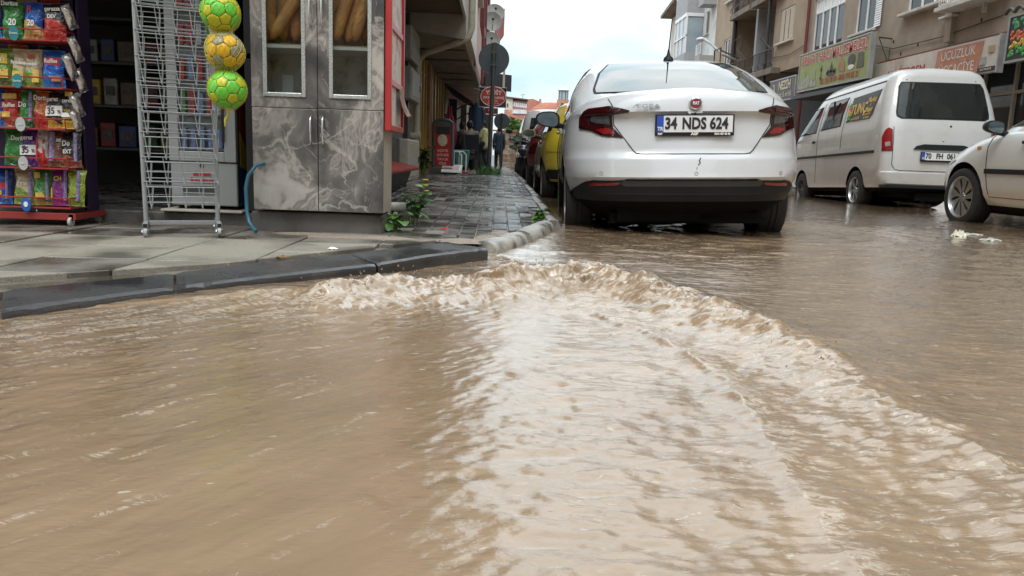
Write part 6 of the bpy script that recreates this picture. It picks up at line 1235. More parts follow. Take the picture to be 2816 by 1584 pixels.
pk = root('padlock', 'brass padlock with a long steel shackle beside the fridge', 'padlock', (-1.5, 4.7, 1.03)); MB().box(-1.492, -1.455, 4.66, 4.68, 1.03, 1.065).build('body', mat('brass', (.45, .30, .09), .35, metal=.8), pk, bevel=.003); MB().tube([(-1.487, 4.67, 1.065), (-1.487, 4.67, 1.10), (-1.48, 4.67, 1.112), (-1.47, 4.67, 1.112), (-1.462, 4.67, 1.10), (-1.462, 4.67, 1.065)], .0035, 6).build('shackle', M_chrome, pk, smooth=60)
MB().box(-1.5, -1.40, 4.66, 4.86, .15, 2.0).build('door_post', M_frd, sr)
# ---- wire display rack on castors
ra_ = rad(22); rk = root('wire_rack', 'empty grey wire display rack on castors in front of the shop', 'display rack', (-1.70, 4.19, PV), (0, 0, ra_), local=True); M_gp = mat('grey_paint', (.34, .355, .365), .35, metal=.3, var=.08); hw = .178
for x in (-hw, hw): MB().tube([(x, 0, .075), (x*(1.08 if x < 0 else .99), 0, 1.75)], .0125, 10).build('post', M_gp, rk, smooth=60)
MB().box(-hw, hw, -.011, .011, .05, .073).build('cross_bar', M_gp, rk, bevel=.002)
def caster(par, x, y, z0, m=None, r=.024):
    f = MB().box(x-.016, x+.016, y-.02, y+.012, z0+r*2-.012, z0+r*2-.006).tube([(x-.012, y-.004, z0+r*2-.01), (x-.013, y-.012, z0+r)], .005, 5).tube([(x+.012, y-.004, z0+r*2-.01), (x+.013, y-.012, z0+r)], .005, 5).cyl((x, y, z0+r*2-.006), (x, y, z0+r*2+.012), .007, n=8).build('castor', M_chrome, par)
    M = frame((x, y-.012, z0+r), (0, 1, 0), (0, 0, 1)); MB().lathe([(r*.75, -.009), (r*.97, -.008), (r, -.003), (r, .003), (r*.97, .008), (r*.75, .009)], 20, M, closed=True).build('tyre', m or mat('castor_grey', (.36, .37, .37), .5), f, smooth=40); MB().lathe([(.001, -.007), (r*.76, -.006), (r*.76, .006), (.001, .007)], 16, M).build('hub', mat('castor_hub', (.55, .56, .56), .4), f)
for x in (-hw, hw):
    MB().box(x-.012, x+.012, -.17, .17, .05, .074).build('foot_bar', M_gp, rk, bevel=.002); MB().box(x-.0095, x+.0095, -.1725, -.171, .0525, .0715).build('bar_end', M_seam, rk)
    for y in (-.15, .15): caster(rk, x, y, .002)
bk = MB(); w_ = hw-.012
def wire(p, r=.0022): bk.tube(p, r, 4)
for sgy in (-1, 1):
    f0, f1 = sgy*.016, sgy*.085
    wire([(-w_-.02, f0, .11), (w_+.02, f0, .11)], .0028); wire([(-w_, f1, .085), (w_, f1, .085)], .0026); wire([(-w_, f1, .035), (w_, f1, .035)]); wire([(-w_, f0, 0), (w_, f0, 0)])
    for x in (-w_, -w_*.5, 0, w_*.5, w_): wire([(x, f0, .11), (x+.012, f0+sgy*.004, .01), (x+.02, f1-sgy*.015, -.03), (x+.028, f1, .085)])
    for x in (-w_, w_): wire([(x, f0, .11), (x, f1, .085)]); 
bkm = bk.mesh('wire_basket'); bkm.materials.append(M_gp)
for k in range(12):
    o = bpy.data.objects.new('wire_basket', bkm); COL.objects.link(o); o.parent = rk; o.location = (-.002*k, 0, .17+k*.128)
# ---- footballs in a net
PHI = (1+5**.5)/2
ico = [Vector(v).normalized() for v in ((0, 1, PHI), (0, 1, -PHI), (0, -1, PHI), (0, -1, -PHI), (1, PHI, 0), (1, -PHI, 0), (-1, PHI, 0), (-1, -PHI, 0), (PHI, 0, 1), (PHI, 0, -1), (-PHI, 0, 1), (-PHI, 0, -1))]
tri = [(a, b_, c) for a in range(12) for b_ in range(a+1, 12) for c in range(b_+1, 12) if all((ico[i]-ico[j]).length < 1.1 for i, j in ((a, b_), (b_, c), (a, c)))]
def order(c, P):
    u = (P[0]-c*P[0].dot(c)).normalized(); w = c.cross(u); return sorted(P, key=lambda p: math.atan2(p.dot(w), p.dot(u)))
pan = []
for i, v in enumerate(ico):
    nb = [w for w in ico if .5 < (w-v).length < 1.1]; pan.append((v, order(v, [(v*2+w)/3 for w in nb]), 'p'))
for a, b_, c in tri:
    A_, B_, C_ = ico[a], ico[b_], ico[c]; pts = [(A_*2+B_)/3, (A_+B_*2)/3, (B_*2+C_)/3, (B_+C_*2)/3, (C_*2+A_)/3, (C_+A_*2)/3]; ce = (A_+B_+C_).normalized(); pan.append((ce, order(ce, pts), 'h'))
def panel_mesh(ce, pts, R):
    b = MB(); n = len(pts); rings = [[ce]]
    for f in (.35, .65, .88, .955):
        r_ = []
        for i in range(n):
            for q in (0, .25, .5, .75): p = pts[i].lerp(pts[(i+1) % n], q); r_.append(ce.lerp(p, f).normalized())
        rings.append(r_)
    b.v = [tuple(ce*R)]; m_ = 4*n
    for k, (r_, h) in enumerate(zip(rings[1:], (1, 1, .998, .975))): b.v += [tuple(p*R*h) for p in r_]
    for j in range(m_): b.f.append((0, 1+j, 1+(j+1) % m_))
    for k in range(3):
        for j in range(m_): a = 1+k*m_; c = 1+(k+1)*m_; b.f.append((a+j, c+j, c+(j+1) % m_, a+(j+1) % m_))
    me = b.mesh('panel', 60); return me
R_ = .0945; meshes = [panel_mesh(ce, p, R_) for ce, p, k in pan]
M_bg = mat('ball_green', (.10, .62, .06), .35, var=.08); M_by = mat('ball_lime', (.55, .58, .02), .35, var=.08); M_bo = mat('ball_yellow', (.72, .42, .01), .35, var=.06); M_bs = mat('ball_grey', (.30, .29, .20), .4, var=.1); M_bk = mat('ball_seam', (.05, .06, .03), .6)
def ball(lbl, c, rot, mh, mp):
    r_ = root('football', lbl, 'football', c, rot, group='footballs hanging in a net', local=True); MB().ell((0, 0, 0), R_*.972, 24, 14).build('bladder', M_bk, r_, smooth=180)
    for (ce, p, k), me in zip(pan, meshes):
        m2 = me.copy() if False else me; o = bpy.data.objects.new('panel', m2); COL.objects.link(o); o.parent = r_
        if not m2.materials: m2.materials.append(M_bg)
        o.material_slots[0].link = 'OBJECT'; hsh = int((ce.x*3.1+ce.y*7.7+ce.z*5.3)*10)
        o.material_slots[0].material = mp if k == 'p' else (mh[0] if hsh % 3 else mh[1])
YBL = 4.03; fB = YBL/4.1; BC = [(-1.435*fB, YBL, .53+(1.191-.53)*fB), (-1.415*fB, YBL, .53+(1.004-.53)*fB), (-1.409*fB, YBL, .53+(.814-.53)*fB)]
ball('top green and lime football in the net', BC[0], (.3, .4, .2), (M_bg, M_by), M_by); ball('yellow football in the middle of the net', BC[1], (1.1, .3, .9), (M_bo, M_bs), M_bs); ball('lowest green and lime football in the net', BC[2], (.2, 1.0, .5), (M_bg, M_bg), M_by)
nt_ = root('ball_net', 'yellow mesh net holding three footballs', 'net', BC[2]); M_net = mat('net_yellow', (.6, .5, .05), .5); b = MB()
def netr(z):
    r = .022
    for c in BC: d = abs(z-c[2]); r = max(r, math.sqrt(max(0, (R_+.0035)**2-d*d)), .062*math.exp(-(d/.105)**8) if d < .1 else 0)
    return r
zt, zb_ = BC[0][2]+.35, BC[2][2]-R_-.004
def netc(z): return float(np.interp(z, [c[2] for c in reversed(BC)], [c[0] for c in reversed(BC)]))
for s in (-1, 1):
    for k in range(22):
        pts = []
        for i in range(73):
            z = lerp(zb_, zt, i/72); a = 2*math.pi*k/22+s*i*.085; r = netr(z); pts.append((netc(z)+r*math.cos(a), YBL+r*math.sin(a), z))
        b.tube(pts, .0009, 3, caps=False)
b.build('mesh', M_net, nt_); MB().tube([(BC[2][0], YBL, zb_+.01), (BC[2][0]+.004, YBL, zb_-.02), (BC[2][0]-.012, YBL-.005, zb_-.05), (BC[2][0]-.018, YBL, zb_-.085)], [.012, .006, .008, .003], 7).build('tail', M_net, nt_, smooth=60); MB().tube([(netc(zt), YBL, zt), (netc(zt)-.02, YBL+.15, zt+.25)], .003, 5).build('cord', M_net, nt_)
# ---- crisp stand
cs = root('snack_stand', 'red wire snack stand on castors full of crisp bags', 'display stand', (-2.7, 4.5, PV)); M_rs = mat('red_stand', (.30, .035, .03), .4, var=.12); SX0, SX1 = -3.05, -2.385
SH = (1.315, 1.062, .812, .592, .378, .160)
for z in SH:
    b = MB(); b.box(SX0, SX1, 4.36, 4.55, z-.012, z-.008); b.tube([(SX0, 4.355, z-.008), (SX1, 4.355, z-.008), (SX1, 4.5, z-.008)], .005, 6); b.tube([(SX0, 4.35, z+.048), (SX1, 4.35, z+.048), (SX1, 4.5, z+.048)], .004, 6); b.tube([(SX1, 4.353, z-.008), (SX1, 4.35, z+.048)], .004, 6); b.build('shelf', M_rs, cs)
MB().box(SX0, SX1+.01, 4.36, 4.40, .085, .125).build('base_rail', M_rs, cs, bevel=.003); MB().box(SX1-.02, SX1+.02, 4.36, 4.7, .088, .122).build('side_rail', M_rs, cs, bevel=.003); MB().box(SX0, SX1-.01, 4.56, 4.575, .13, 1.7).build('back_panel', mat('stand_back', (.05, .03, .09), .5, var=.3), cs)
MB().prism([(4.56, .12), (4.70, .10), (4.70, 1.7), (4.56, 1.7)], (SX1-.03, 0, 0), (0, 1, 0), (0, 0, 1), (.012, 0, 0)).build('side_panel', mat('purple_side', (.035, .018, .055), .5, var=.5, scale=4, dirt=(.02, .03, .12), dscale=3), cs)
for x, y in ((SX1-.01, 4.38), (SX0+.3, 4.66), (SX1-.01, 4.68)): caster(cs, x, y, PV, mat('castor_pale', (.42, .42, .41), .5), .027)
for k, (z, nm, c) in enumerate(((1.084, 'teal', (.02, .20, .24)), (.836, 'teal', (.02, .20, .24)), (.606, 'grey', (.42, .42, .43)), (.396, 'grey', (.42, .42, .43)), (.168, 'blue', (.02, .10, .42)))):
    M = frame((-2.62, 4.338, z), (1, 0, 0), (0, 0, 1)); d = MB().lathe([(.001, .002), (.034, .002), (.034, -.003), (.001, -.003)], 24, M @ Matrix.Diagonal((.78, 1.12, 1, 1))).build('shelf_tag', mat('tag_'+nm, c, .45), cs)
    text('Doritos' if k < 2 else ("Lay's" if k < 4 else '●'), .017 if k < 4 else .04, M_wht, d, M @ Matrix.Translation((0, 0, .004)), sx=.8)
# crisp bags
def bagmat(name, c1, c2, split=.5, c3=None):
    m = bpy.data.materials.new(name); m.use_nodes = True; t = m.node_tree; b = t.nodes['Principled BSDF']; L = t.links.new; co = t.nodes.new('ShaderNodeTexCoord'); s_ = t.nodes.new('ShaderNodeSeparateXYZ'); L(co.outputs['Object'], s_.inputs[0])
    n = t.nodes.new('ShaderNodeTexNoise'); n.inputs['Scale'].default_value = 14; L(co.outputs['Object'], n.inputs[0])
    h = mnode('ADD', mnode('MULTIPLY', s_.outputs[2], 5, tree=t), mnode('MULTIPLY', n.outputs[0], .35, tree=t), tree=t); h = mnode('ADD', h, mnode('MULTIPLY', s_.outputs[0], 2.2, tree=t), tree=t)
    r = t.nodes.new('ShaderNodeValToRGB'); r.color_ramp.interpolation = 'CONSTANT'; e = r.color_ramp.elements; e[0].position = 0; e[0].color = (*c2, 1); e[1].position = split; e[1].color = (*c1, 1)
    if c3: x = e.new(min(.98, split+.42)); x.color = (*c3, 1)
    L(h, r.inputs[0]); L(r.outputs[0], b.inputs['Base Color']); b.inputs['Roughness'].default_value = .16; b.inputs['Coat Weight'].default_value = .5
    n2 = t.nodes.new('ShaderNodeTexNoise'); n2.inputs['Scale'].default_value = 26; n2.inputs['Distortion'].default_value = 1.5; L(co.outputs['Object'], n2.inputs[0]); bp = t.nodes.new('ShaderNodeBump'); bp.inputs['Strength'].default_value = .9; bp.inputs['Distance'].default_value = .016; L(n2.outputs[0], bp.inputs['Height']); L(bp.outputs[0], b.inputs['Normal']); return m
GRN, RED, BLU, TAN, BLK, YEL, PUR, LIM, ORG, BRN = (.03, .22, .04), (.42, .03, .02), (.01, .09, .42), (.52, .42, .26), (.02, .018, .016), (.6, .42, .02), (.20, .02, .20), (.28, .36, .03), (.5, .14, .03), (.16, .06, .04)
def bagmesh(seed, w=.112, h=.205, t_=.030):
    q = random.Random(seed); ph = [q.uniform(0, 6) for _ in range(4)]; b = MB(); nu, nv = 10, 16; V = []
    def P(u, v, s):
        x = (u-.5)*w*(1-.10*math.sin(math.pi*v)); z = v*h; e = max(0, 1-(2*u-1)**4)*max(0, math.sin(math.pi*min(max((v-.06)/.88, 0), 1)))**.55
        wr = .0028*math.sin(9*u+ph[0]+7*v)*math.sin(12*v+ph[1])+.002*math.sin(21*v+ph[2]+5*u); y = s*(t_*e+wr*(.4+e)); x += .003*math.sin(10*v+ph[3])
        if v < .03 or v > .97: y += .002*math.sin(u*60)
        return (x, y, z)
    for s in (-1, 1): b.grid(lambda u, v, s=s: P(u, v, s), nu, nv)
    return b.mesh('pouch', 70, merge=True)
BM = [bagmesh(k) for k in range(5)]
bagN = [0]
def bag(lbl, x, z, mt, txt=(), yaw=0, lean=-.12, sc=1.0, w=1.0, patch_=None):
    r_ = root('crisp_bag', lbl, 'crisp bag', (x, 4.435, z), (lean, rad(bagN[0] % 3-1)*2, rad(yaw)), group='crisp bags on the snack stand', local=True); me = BM[bagN[0] % 5]; bagN[0] += 1
    o = bpy.data.objects.new('pouch', me); COL.objects.link(o); o.parent = r_; o.scale = (w*sc, sc, sc)
    if not me.materials: me.materials.append(mt)
    o.material_slots[0].link = 'OBJECT'; o.material_slots[0].material = mt
    for s, size, zz, m_, *k in txt: text(s, size, m_, r_, frame((k[0] if k else 0, -.0335*sc, zz*sc), (1, 0, 0), (0, 0, 1)), sx=.85, bold=.0008, ext=.0006)
    if patch_:
        for pm, px0, px1, pz0, pz1 in patch_: MB().grid(lambda u, v: (lerp(px0, px1, u), -.0325*sc+.006*(2*u-1)**2, lerp(pz0, pz1, v)), 4, 3).grid(lambda u, v: (lerp(px0, px1, u), -.031*sc+.006*(2*u-1)**2, lerp(pz0, pz1, v)), 4, 3).build('print', pm, r_)
W, K = M_wht, M_blk; chip = mat('printed_chip', (.62, .42, .08), .5, var=.25, scale=60); M_lr = mat('print_red', (.5, .02, .02), .4); M_ly = mat('print_yellow', (.7, .5, .03), .4); M_stripe = mat('print_strip', (.22, .18, .34), .4, var=.6, scale=70)
B = {k: bagmat('bag_'+k, *v) for k, v in {'green': (GRN, (.02, .12, .03), .3), 'tanblue': (BLU, (.45, .26, .08), .62, BLU), 'blackred': (BLK, RED, .72), 'lays': ((.16, .28, .05), (.10, .2, .04), .4), 'firin': (TAN, (.2, .32, .06), .55, TAN), 'blue': (BLU, (.02, .16, .5), .5), 'red': (RED, (.35, .10, .05), .45), 'redr': (ORG, RED, .5), 'blackyel': (BLK, YEL, .62), 'blackor': (BLK, (.5, .3, .04), .35), 'purple': ((.10, .03, .25), (.07, .02, .2), .5), 'stripe': ((.5, .48, .45), RED, .5), 'brown': (BRN, (.2, .09, .05), .5), 'black': (BLK, (.25, .07, .03), .45), 'magenta': (PUR, (.28, .03, .2), .4), 'lime': (LIM, (.2, .3, .04), .4), 'lgreen': ((.05, .22, .04), (.3, .24, .05), .32)}.items()}
z = SH[1]
bag('blue crisp bag at the left end of the top visible shelf', -2.80, z, B['blue'], [("Ruffles", .03, .15, W)]); bag('green crisp bag priced 20 on the top visible shelf', -2.685, z, B['green'], [('Doritos', .034, .185, W, .0), ('20', .05, .085, W, .015)], w=1.05); bag('blue and tan crisp bag priced 20 on the top visible shelf', -2.575, z, B['tanblue'], [('R', .05, .16, M_lr, -.01), ('20', .045, .085, W)]); bag('black and red nut bag at the right end of the top visible shelf', -2.455, z, B['blackred'], [('çerezza', .032, .165, W, .005), ('DEV', .03, .125, W)], w=1.2)
z = SH[2]
bag('yellowish green crisp bag with a red and yellow badge on the second shelf', -2.765, z, B['lays'], [("Lay's", .034, .145, W, .01)], w=1.15, patch_=[(M_ly, -.03, .045, .118, .172), (M_lr, -.025, .04, .128, .163), (chip, -.05, .05, .04, .09)]); bag('narrow tan and green oven crisp bag on the second shelf, left one', -2.665, z, B['firin'], [('Fırından', .026, .125, W)], w=.85, patch_=[(chip, -.03, .03, .03, .08)]); bag('narrow tan and green oven crisp bag on the second shelf, right one', -2.585, z, B['firin'], [('Fırından', .026, .12, W)], w=.9, patch_=[(chip, -.0, .04, .02, .09), (M_lr, -.02, .02, .155, .17)]); bag('blue crisp bag at the right end of the second shelf', -2.48, z, B['blue'], [('Ruffles', .032, .14, W)], w=1.15, patch_=[(M_lr, -.04, .045, .12, .16), (BRN and mat('print_brownchip', (.3, .14, .06), .5), .0, .05, .03, .06)])
z = SH[3]
bag('blue crisp bag at the left end of the third shelf', -2.815, z, B['blue'], [], patch_=[(chip, -.02, .04, .05, .08)]); bag('red and yellow crisp bag on the third shelf', -2.72, z, B['red'], [('Ruffles', .03, .115, W)], patch_=[(M_lr, -.045, .045, .1, .135), (chip, -.04, .04, .15, .18), (chip, -.045, .0, .05, .08)]); bag('green crisp bag with a promo strip on the third shelf', -2.635, z, B['green'], [('Do', .04, .12, W, -.015)], w=.9, patch_=[(M_stripe, .015, .035, .03, .19)]); bag('red corn crisp bag on the third shelf', -2.56, z, B['redr'], [('Dorit', .036, .16, W)], w=.95); bag('black nut bag priced 35 on the third shelf', -2.48, z, B['blackor'], [('çerez', .034, .155, W), ('35', .05, .09, K, -.01), ('TL', .022, .085, K, .035)], w=.95, patch_=[(M_wht, -.045, .05, .065, .12)]); bag('black and yellow nut bag priced 20 on the third shelf', -2.40, z, B['blackyel'], [('çerezz', .03, .15, W), ('20', .04, .1, K, -.015)], w=1.0, patch_=[(M_wht, -.04, .045, .06, .085), (chip, -.02, .02, .175, .2)])
z = SH[4]
bag('green crisp bag at the left of the fourth shelf', -2.725, z, B['green'], [('Dori', .036, .15, W, .02)], w=1.15); bag('purple nut bag priced 35 on the fourth shelf', -2.635, z, B['purple'], [('çerez', .034, .155, W), ('35', .05, .085, K, -.012), ('TL', .022, .08, K, .033)], w=.9, patch_=[(M_wht, -.045, .048, .06, .115)]); bag('red and white striped bag on the fourth shelf', -2.565, z, B['stripe'], [], w=.75, patch_=[(M_lr, -.03, -.015, .03, .16), (M_lr, .005, .02, .03, .15)]); bag('brown bag with a promo strip on the fourth shelf', -2.495, z, B['brown'], [('os', .034, .15, W, .025)], w=.95, patch_=[(M_stripe, -.03, -.0, .03, .19)]); bag('black corn crisp bag at the right end of the fourth shelf', -2.405, z, B['black'], [('Do', .04, .13, W, -.015), ('EXT', .03, .085, W, -.01)], w=1.05, patch_=[(M_stripe, .022, .042, .03, .19)])
z = SH[5]
bag('blue and lime crisp bag at the left end of the bottom shelf', -2.81, z, B['blue'], [], patch_=[(M_lr, -.01, .03, .08, .12), (chip, -.03, .01, .05, .075), (M_stripe, .03, .045, .03, .19)]); bag('tan oven crisp bag with green panel on the bottom shelf', -2.685, z, B['firin'], [('Fırın', .036, .12, W, .0)], w=1.15, patch_=[(M_stripe, .03, .05, .03, .19)]); bag('green crisp bag with potato print on the bottom shelf', -2.58, z, B['lgreen'], [], w=1.05, patch_=[(chip, -.035, .0, .15, .185), (chip, -.03, .02, .04, .07), (M_stripe, .028, .045, .03, .18)]); bag('magenta puff bag on the bottom shelf', -2.485, z, B['magenta'], [('CH', .036, .15, M_ly, .0)], w=1.0, patch_=[(M_ly, -.04, -.03, .04, .1), (M_stripe, .03, .048, .03, .2)]); bag('lime puff bag at the right end of the bottom shelf', -2.40, z, B['lime'], [('C', .036, .17, M_ly, -.02)], w=.95, patch_=[(M_stripe, .01, .032, .03, .2)])
for sh_i, word, row in ((1, 'top visible', (('tan', 'firin', -2.63), ('dark red', 'red', -2.51))), (2, 'second', (('red', 'redr', -2.71), ('dark', 'black', -2.53))), (3, 'third', (('yellow and black', 'blackyel', -2.67), ('blue', 'blue', -2.52))), (4, 'fourth', (('lime', 'lime', -2.68), ('orange', 'redr', -2.53), ('tan', 'firin', -2.45))), (5, 'bottom', (('dark green', 'green', -2.63), ('lime', 'lime', -2.53), ('green', 'lgreen', -2.44)))):
    for nm, kk, x in row:
        bag(f'{nm} bag half hidden in the back row of the {word} shelf', x, SH[sh_i]+.028, B[kk], lean=-.05)
        for o in [o for o in COL.objects if o.get('label', '').startswith(f'{nm} bag half hidden in the back row of the {word} shelf')]: o.location.y = 4.50
z = SH[0]
for x, nm, kk in ((-2.78, 'red', 'red'), (-2.66, 'tan', 'firin'), (-2.53, 'dark', 'black'), (-2.43, 'green', 'green')): bag(f'{nm} bag on the highest shelf, cut by the picture edge', x, z, B[kk])
M_foil = mat('silver_foil', (.75, .70, .67), .18, metal=.9, var=.2, scale=20, bump=.5, bscale=22)
for k, (x, y, z0, h) in enumerate(((-2.352, 4.44, 1.13, .13), (-2.348, 4.48, .96, .14), (-2.35, 4.42, .86, .14), (-2.345, 4.50, .80, .13), (-2.35, 4.46, .66, .13), (-2.35, 4.44, .585, .12))):
    r_ = root('crisp_bag', f'silver foil bag {("highest", "second from top", "third from top", "fourth from top", "fifth from top", "lowest")[k]} down the right side of the stand', 'crisp bag', (x, y, z0), (0, rad(-24), rad(70)), group='silver foil bags at the stand side', local=True); o = bpy.data.objects.new('pouch', BM[k % 5]); COL.objects.link(o); o.parent = r_; o.scale = (.55, .7, h/.205); o.material_slots[0].link = 'OBJECT'; o.material_slots[0].material = M_foil
# ---- hose and pipe stub
hs = root('hose', 'teal garden hose drooping from beside the fridge to the pavement', 'hose', (-1.34, 4.3, .06)); MB().tube([(-1.33, 4.44, .44), (-1.365, 4.40, .425), (-1.402, 4.38, .37), (-1.415, 4.37, .30), (-1.41, 4.36, .241), (-1.405, 4.35, .17), (-1.388, 4.33, .115), (-1.36, 4.30, .085), (-1.33, 4.27, .068)], .0105, 10).build('tube', mat('hose_teal', (.03, .13, .19), .35, var=.1), hs, smooth=60)
pp = root('pipe_stub', 'short white plastic pipe poking out of the wall beside the weeds', 'pipe', (-.7, 5.3, .15)); MB().lathe([(.034, 0), (.034, .22), (.029, .22), (.029, .02)], 20, frame((-.80, 5.28, .155), (0, 1, 0), (0, 0, 1))).build('pipe', mat('pvc_pipe', (.6, .57, .5), .45, var=.1, dirt=(.4, .34, .26), dscale=8), pp, smooth=50)
# ------------------------------------------------------------ people
def remesh(name, mb, m, par, vox=.011, smooth_it=6):
    me = mb.mesh('tmp'); o = bpy.data.objects.new(name, me); COL.objects.link(o); r = o.modifiers.new('r', 'REMESH'); r.mode = 'VOXEL'; r.voxel_size = vox; sm = o.modifiers.new('s', 'SMOOTH'); sm.iterations = smooth_it; sm.factor = .5
    dg = bpy.context.evaluated_depsgraph_get(); dg.update(); m2 = bpy.data.meshes.new_from_object(o.evaluated_get(dg)); o.modifiers.clear(); o.data = m2; m2.materials.clear(); m2.materials.append(m); m2.polygons.foreach_set('use_smooth', [True]*len(m2.polygons)); o.parent = par; return o
def limb(b, P, R, n=10):
    b.tube(P, R, n)
    for p, r in zip(P, R): b.ell(p, r*.999, n, 6)
M_skin = mat('skin', (.33, .17, .10), .55, var=.08); M_hair = mat('dark_hair', (.018, .014, .012), .6, var=.3)
def person(lbl, loc, rz, h, J, mats, shoes=True, coat=None, bald=False):
    """J: joint positions at 1.7 m scale, facing +y; one skin body, clothing as children"""
    r_ = root('person', lbl, 'person', loc, (0, 0, rad(rz)), local=True); k = h/1.7; V = {n: Vector(p)*k for n, p in J.items()}
    sh, tr = mats; b = MB(); c = V['chest']; pv = V['pelvis']; hd = V['head']
    limb(b, [pv, pv.lerp(c, .5), c], [.115*k, .105*k, .12*k], 14); limb(b, [c, V['neck'], hd-Vector((0, 0, .06*k))], [.09*k, .052*k, .05*k])
    fd = V['face'].normalized(); b.ell(hd, (.074*k, .094*k, .115*k), 14, 10, Matrix.Identity(4) if abs(fd.y) > .9 else Matrix.Translation(hd) @ Matrix.Rotation(math.atan2(-fd.x, fd.y), 4, 'Z') @ Matrix.Translation(-hd)); side = Vector((fd.y, -fd.x, 0))
    b.ell(hd+fd*.095*k-Vector((0, 0, .012*k)), (.017*k, .017*k, .024*k), 8, 6); b.ell(hd+fd*.06*k-Vector((0, 0, .08*k)), (.045*k, .045*k, .035*k), 8, 6)
    for s in (-1, 1): b.ell(hd+side*s*.076*k, (.018*k, .022*k, .032*k), 8, 6)
    for S_ in 'LR':
        sgn = -1 if S_ == 'L' else 1
        limb(b, [V['sh'+S_], V['el'+S_], V['wr'+S_]], [.052*k, .042*k, .028*k]); limb(b, [V['hip'+S_], V['kn'+S_], V['an'+S_]], [.085*k, .058*k, .042*k]); limb(b, [V['an'+S_]-Vector((0, 0, .02*k)), V['toe'+S_]], [.042*k, .034*k])
        w = V['wr'+S_]; d = (w-V['el'+S_]).normalized(); a = d.cross(Vector((1, 0, 0) if abs(d.x) < .7 else (0, 1, 0))).normalized(); e = d.cross(a).normalized(); pm = w+d*.045*k; limb(b, [w, pm, w+d*.085*k], [.026*k, .033*k, .032*k], 8)
        for q in range(4): bs_ = w+d*.085*k+a*(q-1.5)*.017*k; L_ = (.062, .072, .068, .052)[q]*k; limb(b, [bs_, bs_+d*L_*.55+e*.006*k, bs_+d*L_*.9+e*.022*k], [.0095*k, .009*k, .0075*k], 6)
        tb = w+d*.03*k-a*.03*k; limb(b, [tb, tb+d*.03*k-a*.018*k, tb+d*.06*k-a*.016*k], [.012*k, .0105*k, .009*k], 6)
    remesh('body', b, M_skin, r_, .0095*k, 4)
    for s in (-1, 1): MB().ell(hd+fd*.084*k+side*s*.032*k+Vector((0, 0, .012*k)), .010*k, 8, 6).build('eye', M_blk, r_, smooth=180)
    MB().tube([hd+fd*.092*k-side*.022*k-Vector((0, 0, .055*k)), hd+fd*.099*k-Vector((0, 0, .057*k)), hd+fd*.092*k+side*.022*k-Vector((0, 0, .055*k))], .005*k, 5).build('mouth', mat('lips', (.2, .07, .06), .5), r_)
    if not bald:
        b = MB(); b.ell(hd+Vector((0, 0, .035*k))-fd*.018*k, (.083*k, .092*k, .095*k), 14, 10); b.ell(hd-fd*.05*k, (.075*k, .06*k, .09*k), 12, 8); remesh('hair', b, M_hair, r_, .009*k, 2)
    # top
    b = MB(); lo = pv-Vector((0, 0, (.10 if coat is None else .20)*k)); limb(b, [lo, pv, pv.lerp(c, .5), c], [(.15 if coat is None else .17)*k, .15*k, .14*k, .15*k], 16); limb(b, [V['shL'], c+Vector((0, 0, .07*k)), V['shR']], [.07*k, .10*k, .07*k], 12)
    for S_ in 'LR':
        if coat is None: e2 = V['sh'+S_].lerp(V['el'+S_], .85); limb(b, [V['sh'+S_], e2], [.073*k, .066*k])
        else: limb(b, [V['sh'+S_], V['el'+S_], V['wr'+S_]], [.075*k, .062*k, .048*k])
    remesh('shirt' if coat is None else 'jacket', b, sh, r_, .012*k, 5)
    b = MB(); limb(b, [pv-Vector((0, 0, .02*k)), pv+Vector((0, 0, .03*k))], [.145*k, .14*k], 14)
    for S_ in 'LR': limb(b, [V['hip'+S_], V['kn'+S_], V['an'+S_]], [.105*k, .08*k, .068*k], 12)
    remesh('trousers', b, tr, r_, .012*k, 4)
    for S_ in 'LR':
        b = MB(); limb(b, [V['an'+S_]-Vector((0, 0, .035*k)), V['toe'+S_]], [.05*k, .042*k]); remesh('shoe', b, mat('dark_shoe', (.03, .028, .027), .5), r_, .01*k, 2)
    return r_
ST = dict(pelvis=(0, 0, .93), chest=(0, .01, 1.28), neck=(0, .02, 1.43), head=(0, .04, 1.58), face=(0, 1, 0), shL=(-.17, 0, 1.37), shR=(.17, 0, 1.37), elL=(-.215, -.03, 1.10), elR=(.215, -.03, 1.10), wrL=(-.22, .05, .86), wrR=(.22, .05, .86), hipL=(-.09, 0, .9), hipR=(.09, 0, .9), knL=(-.10, .10, .5), knR=(.10, -.02, .5), anL=(-.10, .16, .09), anR=(.10, -.14, .10), toeL=(-.11, .29, .04), toeR=(.11, -.02, .04))
M_navy = mat('navy_cloth', (.025, .04, .075), .8, var=.15); M_dkt = mat('dark_trousers', (.018, .02, .024), .85, var=.2); M_khk = mat('khaki_cotton', (.5, .46, .24), .85, var=.12)
person('man in a navy jacket walking away along the sidewalk', (-.03, 32, swz(32)), 2, 1.68, ST, (M_navy, M_dkt), coat=True)
BY = dict(ST, face=(.15, 1, -.15), elR=(.24, .08, 1.10), wrR=(.12, .30, 1.06), elL=(-.24, .08, 1.10), wrL=(-.08, .32, 1.0), knL=(-.10, .18, .52), anL=(-.11, .06, .12), toeL=(-.11, .18, .05), knR=(.10, .02, .5), anR=(.10, -.12, .09), toeR=(.1, .02, .04))
person('boy in a khaki T-shirt carrying things across the sidewalk', (-.46, 23, swz(23)), 70, 1.42, BY, (M_khk, M_dkt))
cu_ = root('ball', 'pale ball held by the boy in khaki', 'ball', (-.72, 23.0, .93)); MB().ell((-.73, 22.98, .97), .055, 14, 10).build('ball_skin', mat('pale_ball', (.6, .55, .45), .4), cu_, smooth=180)
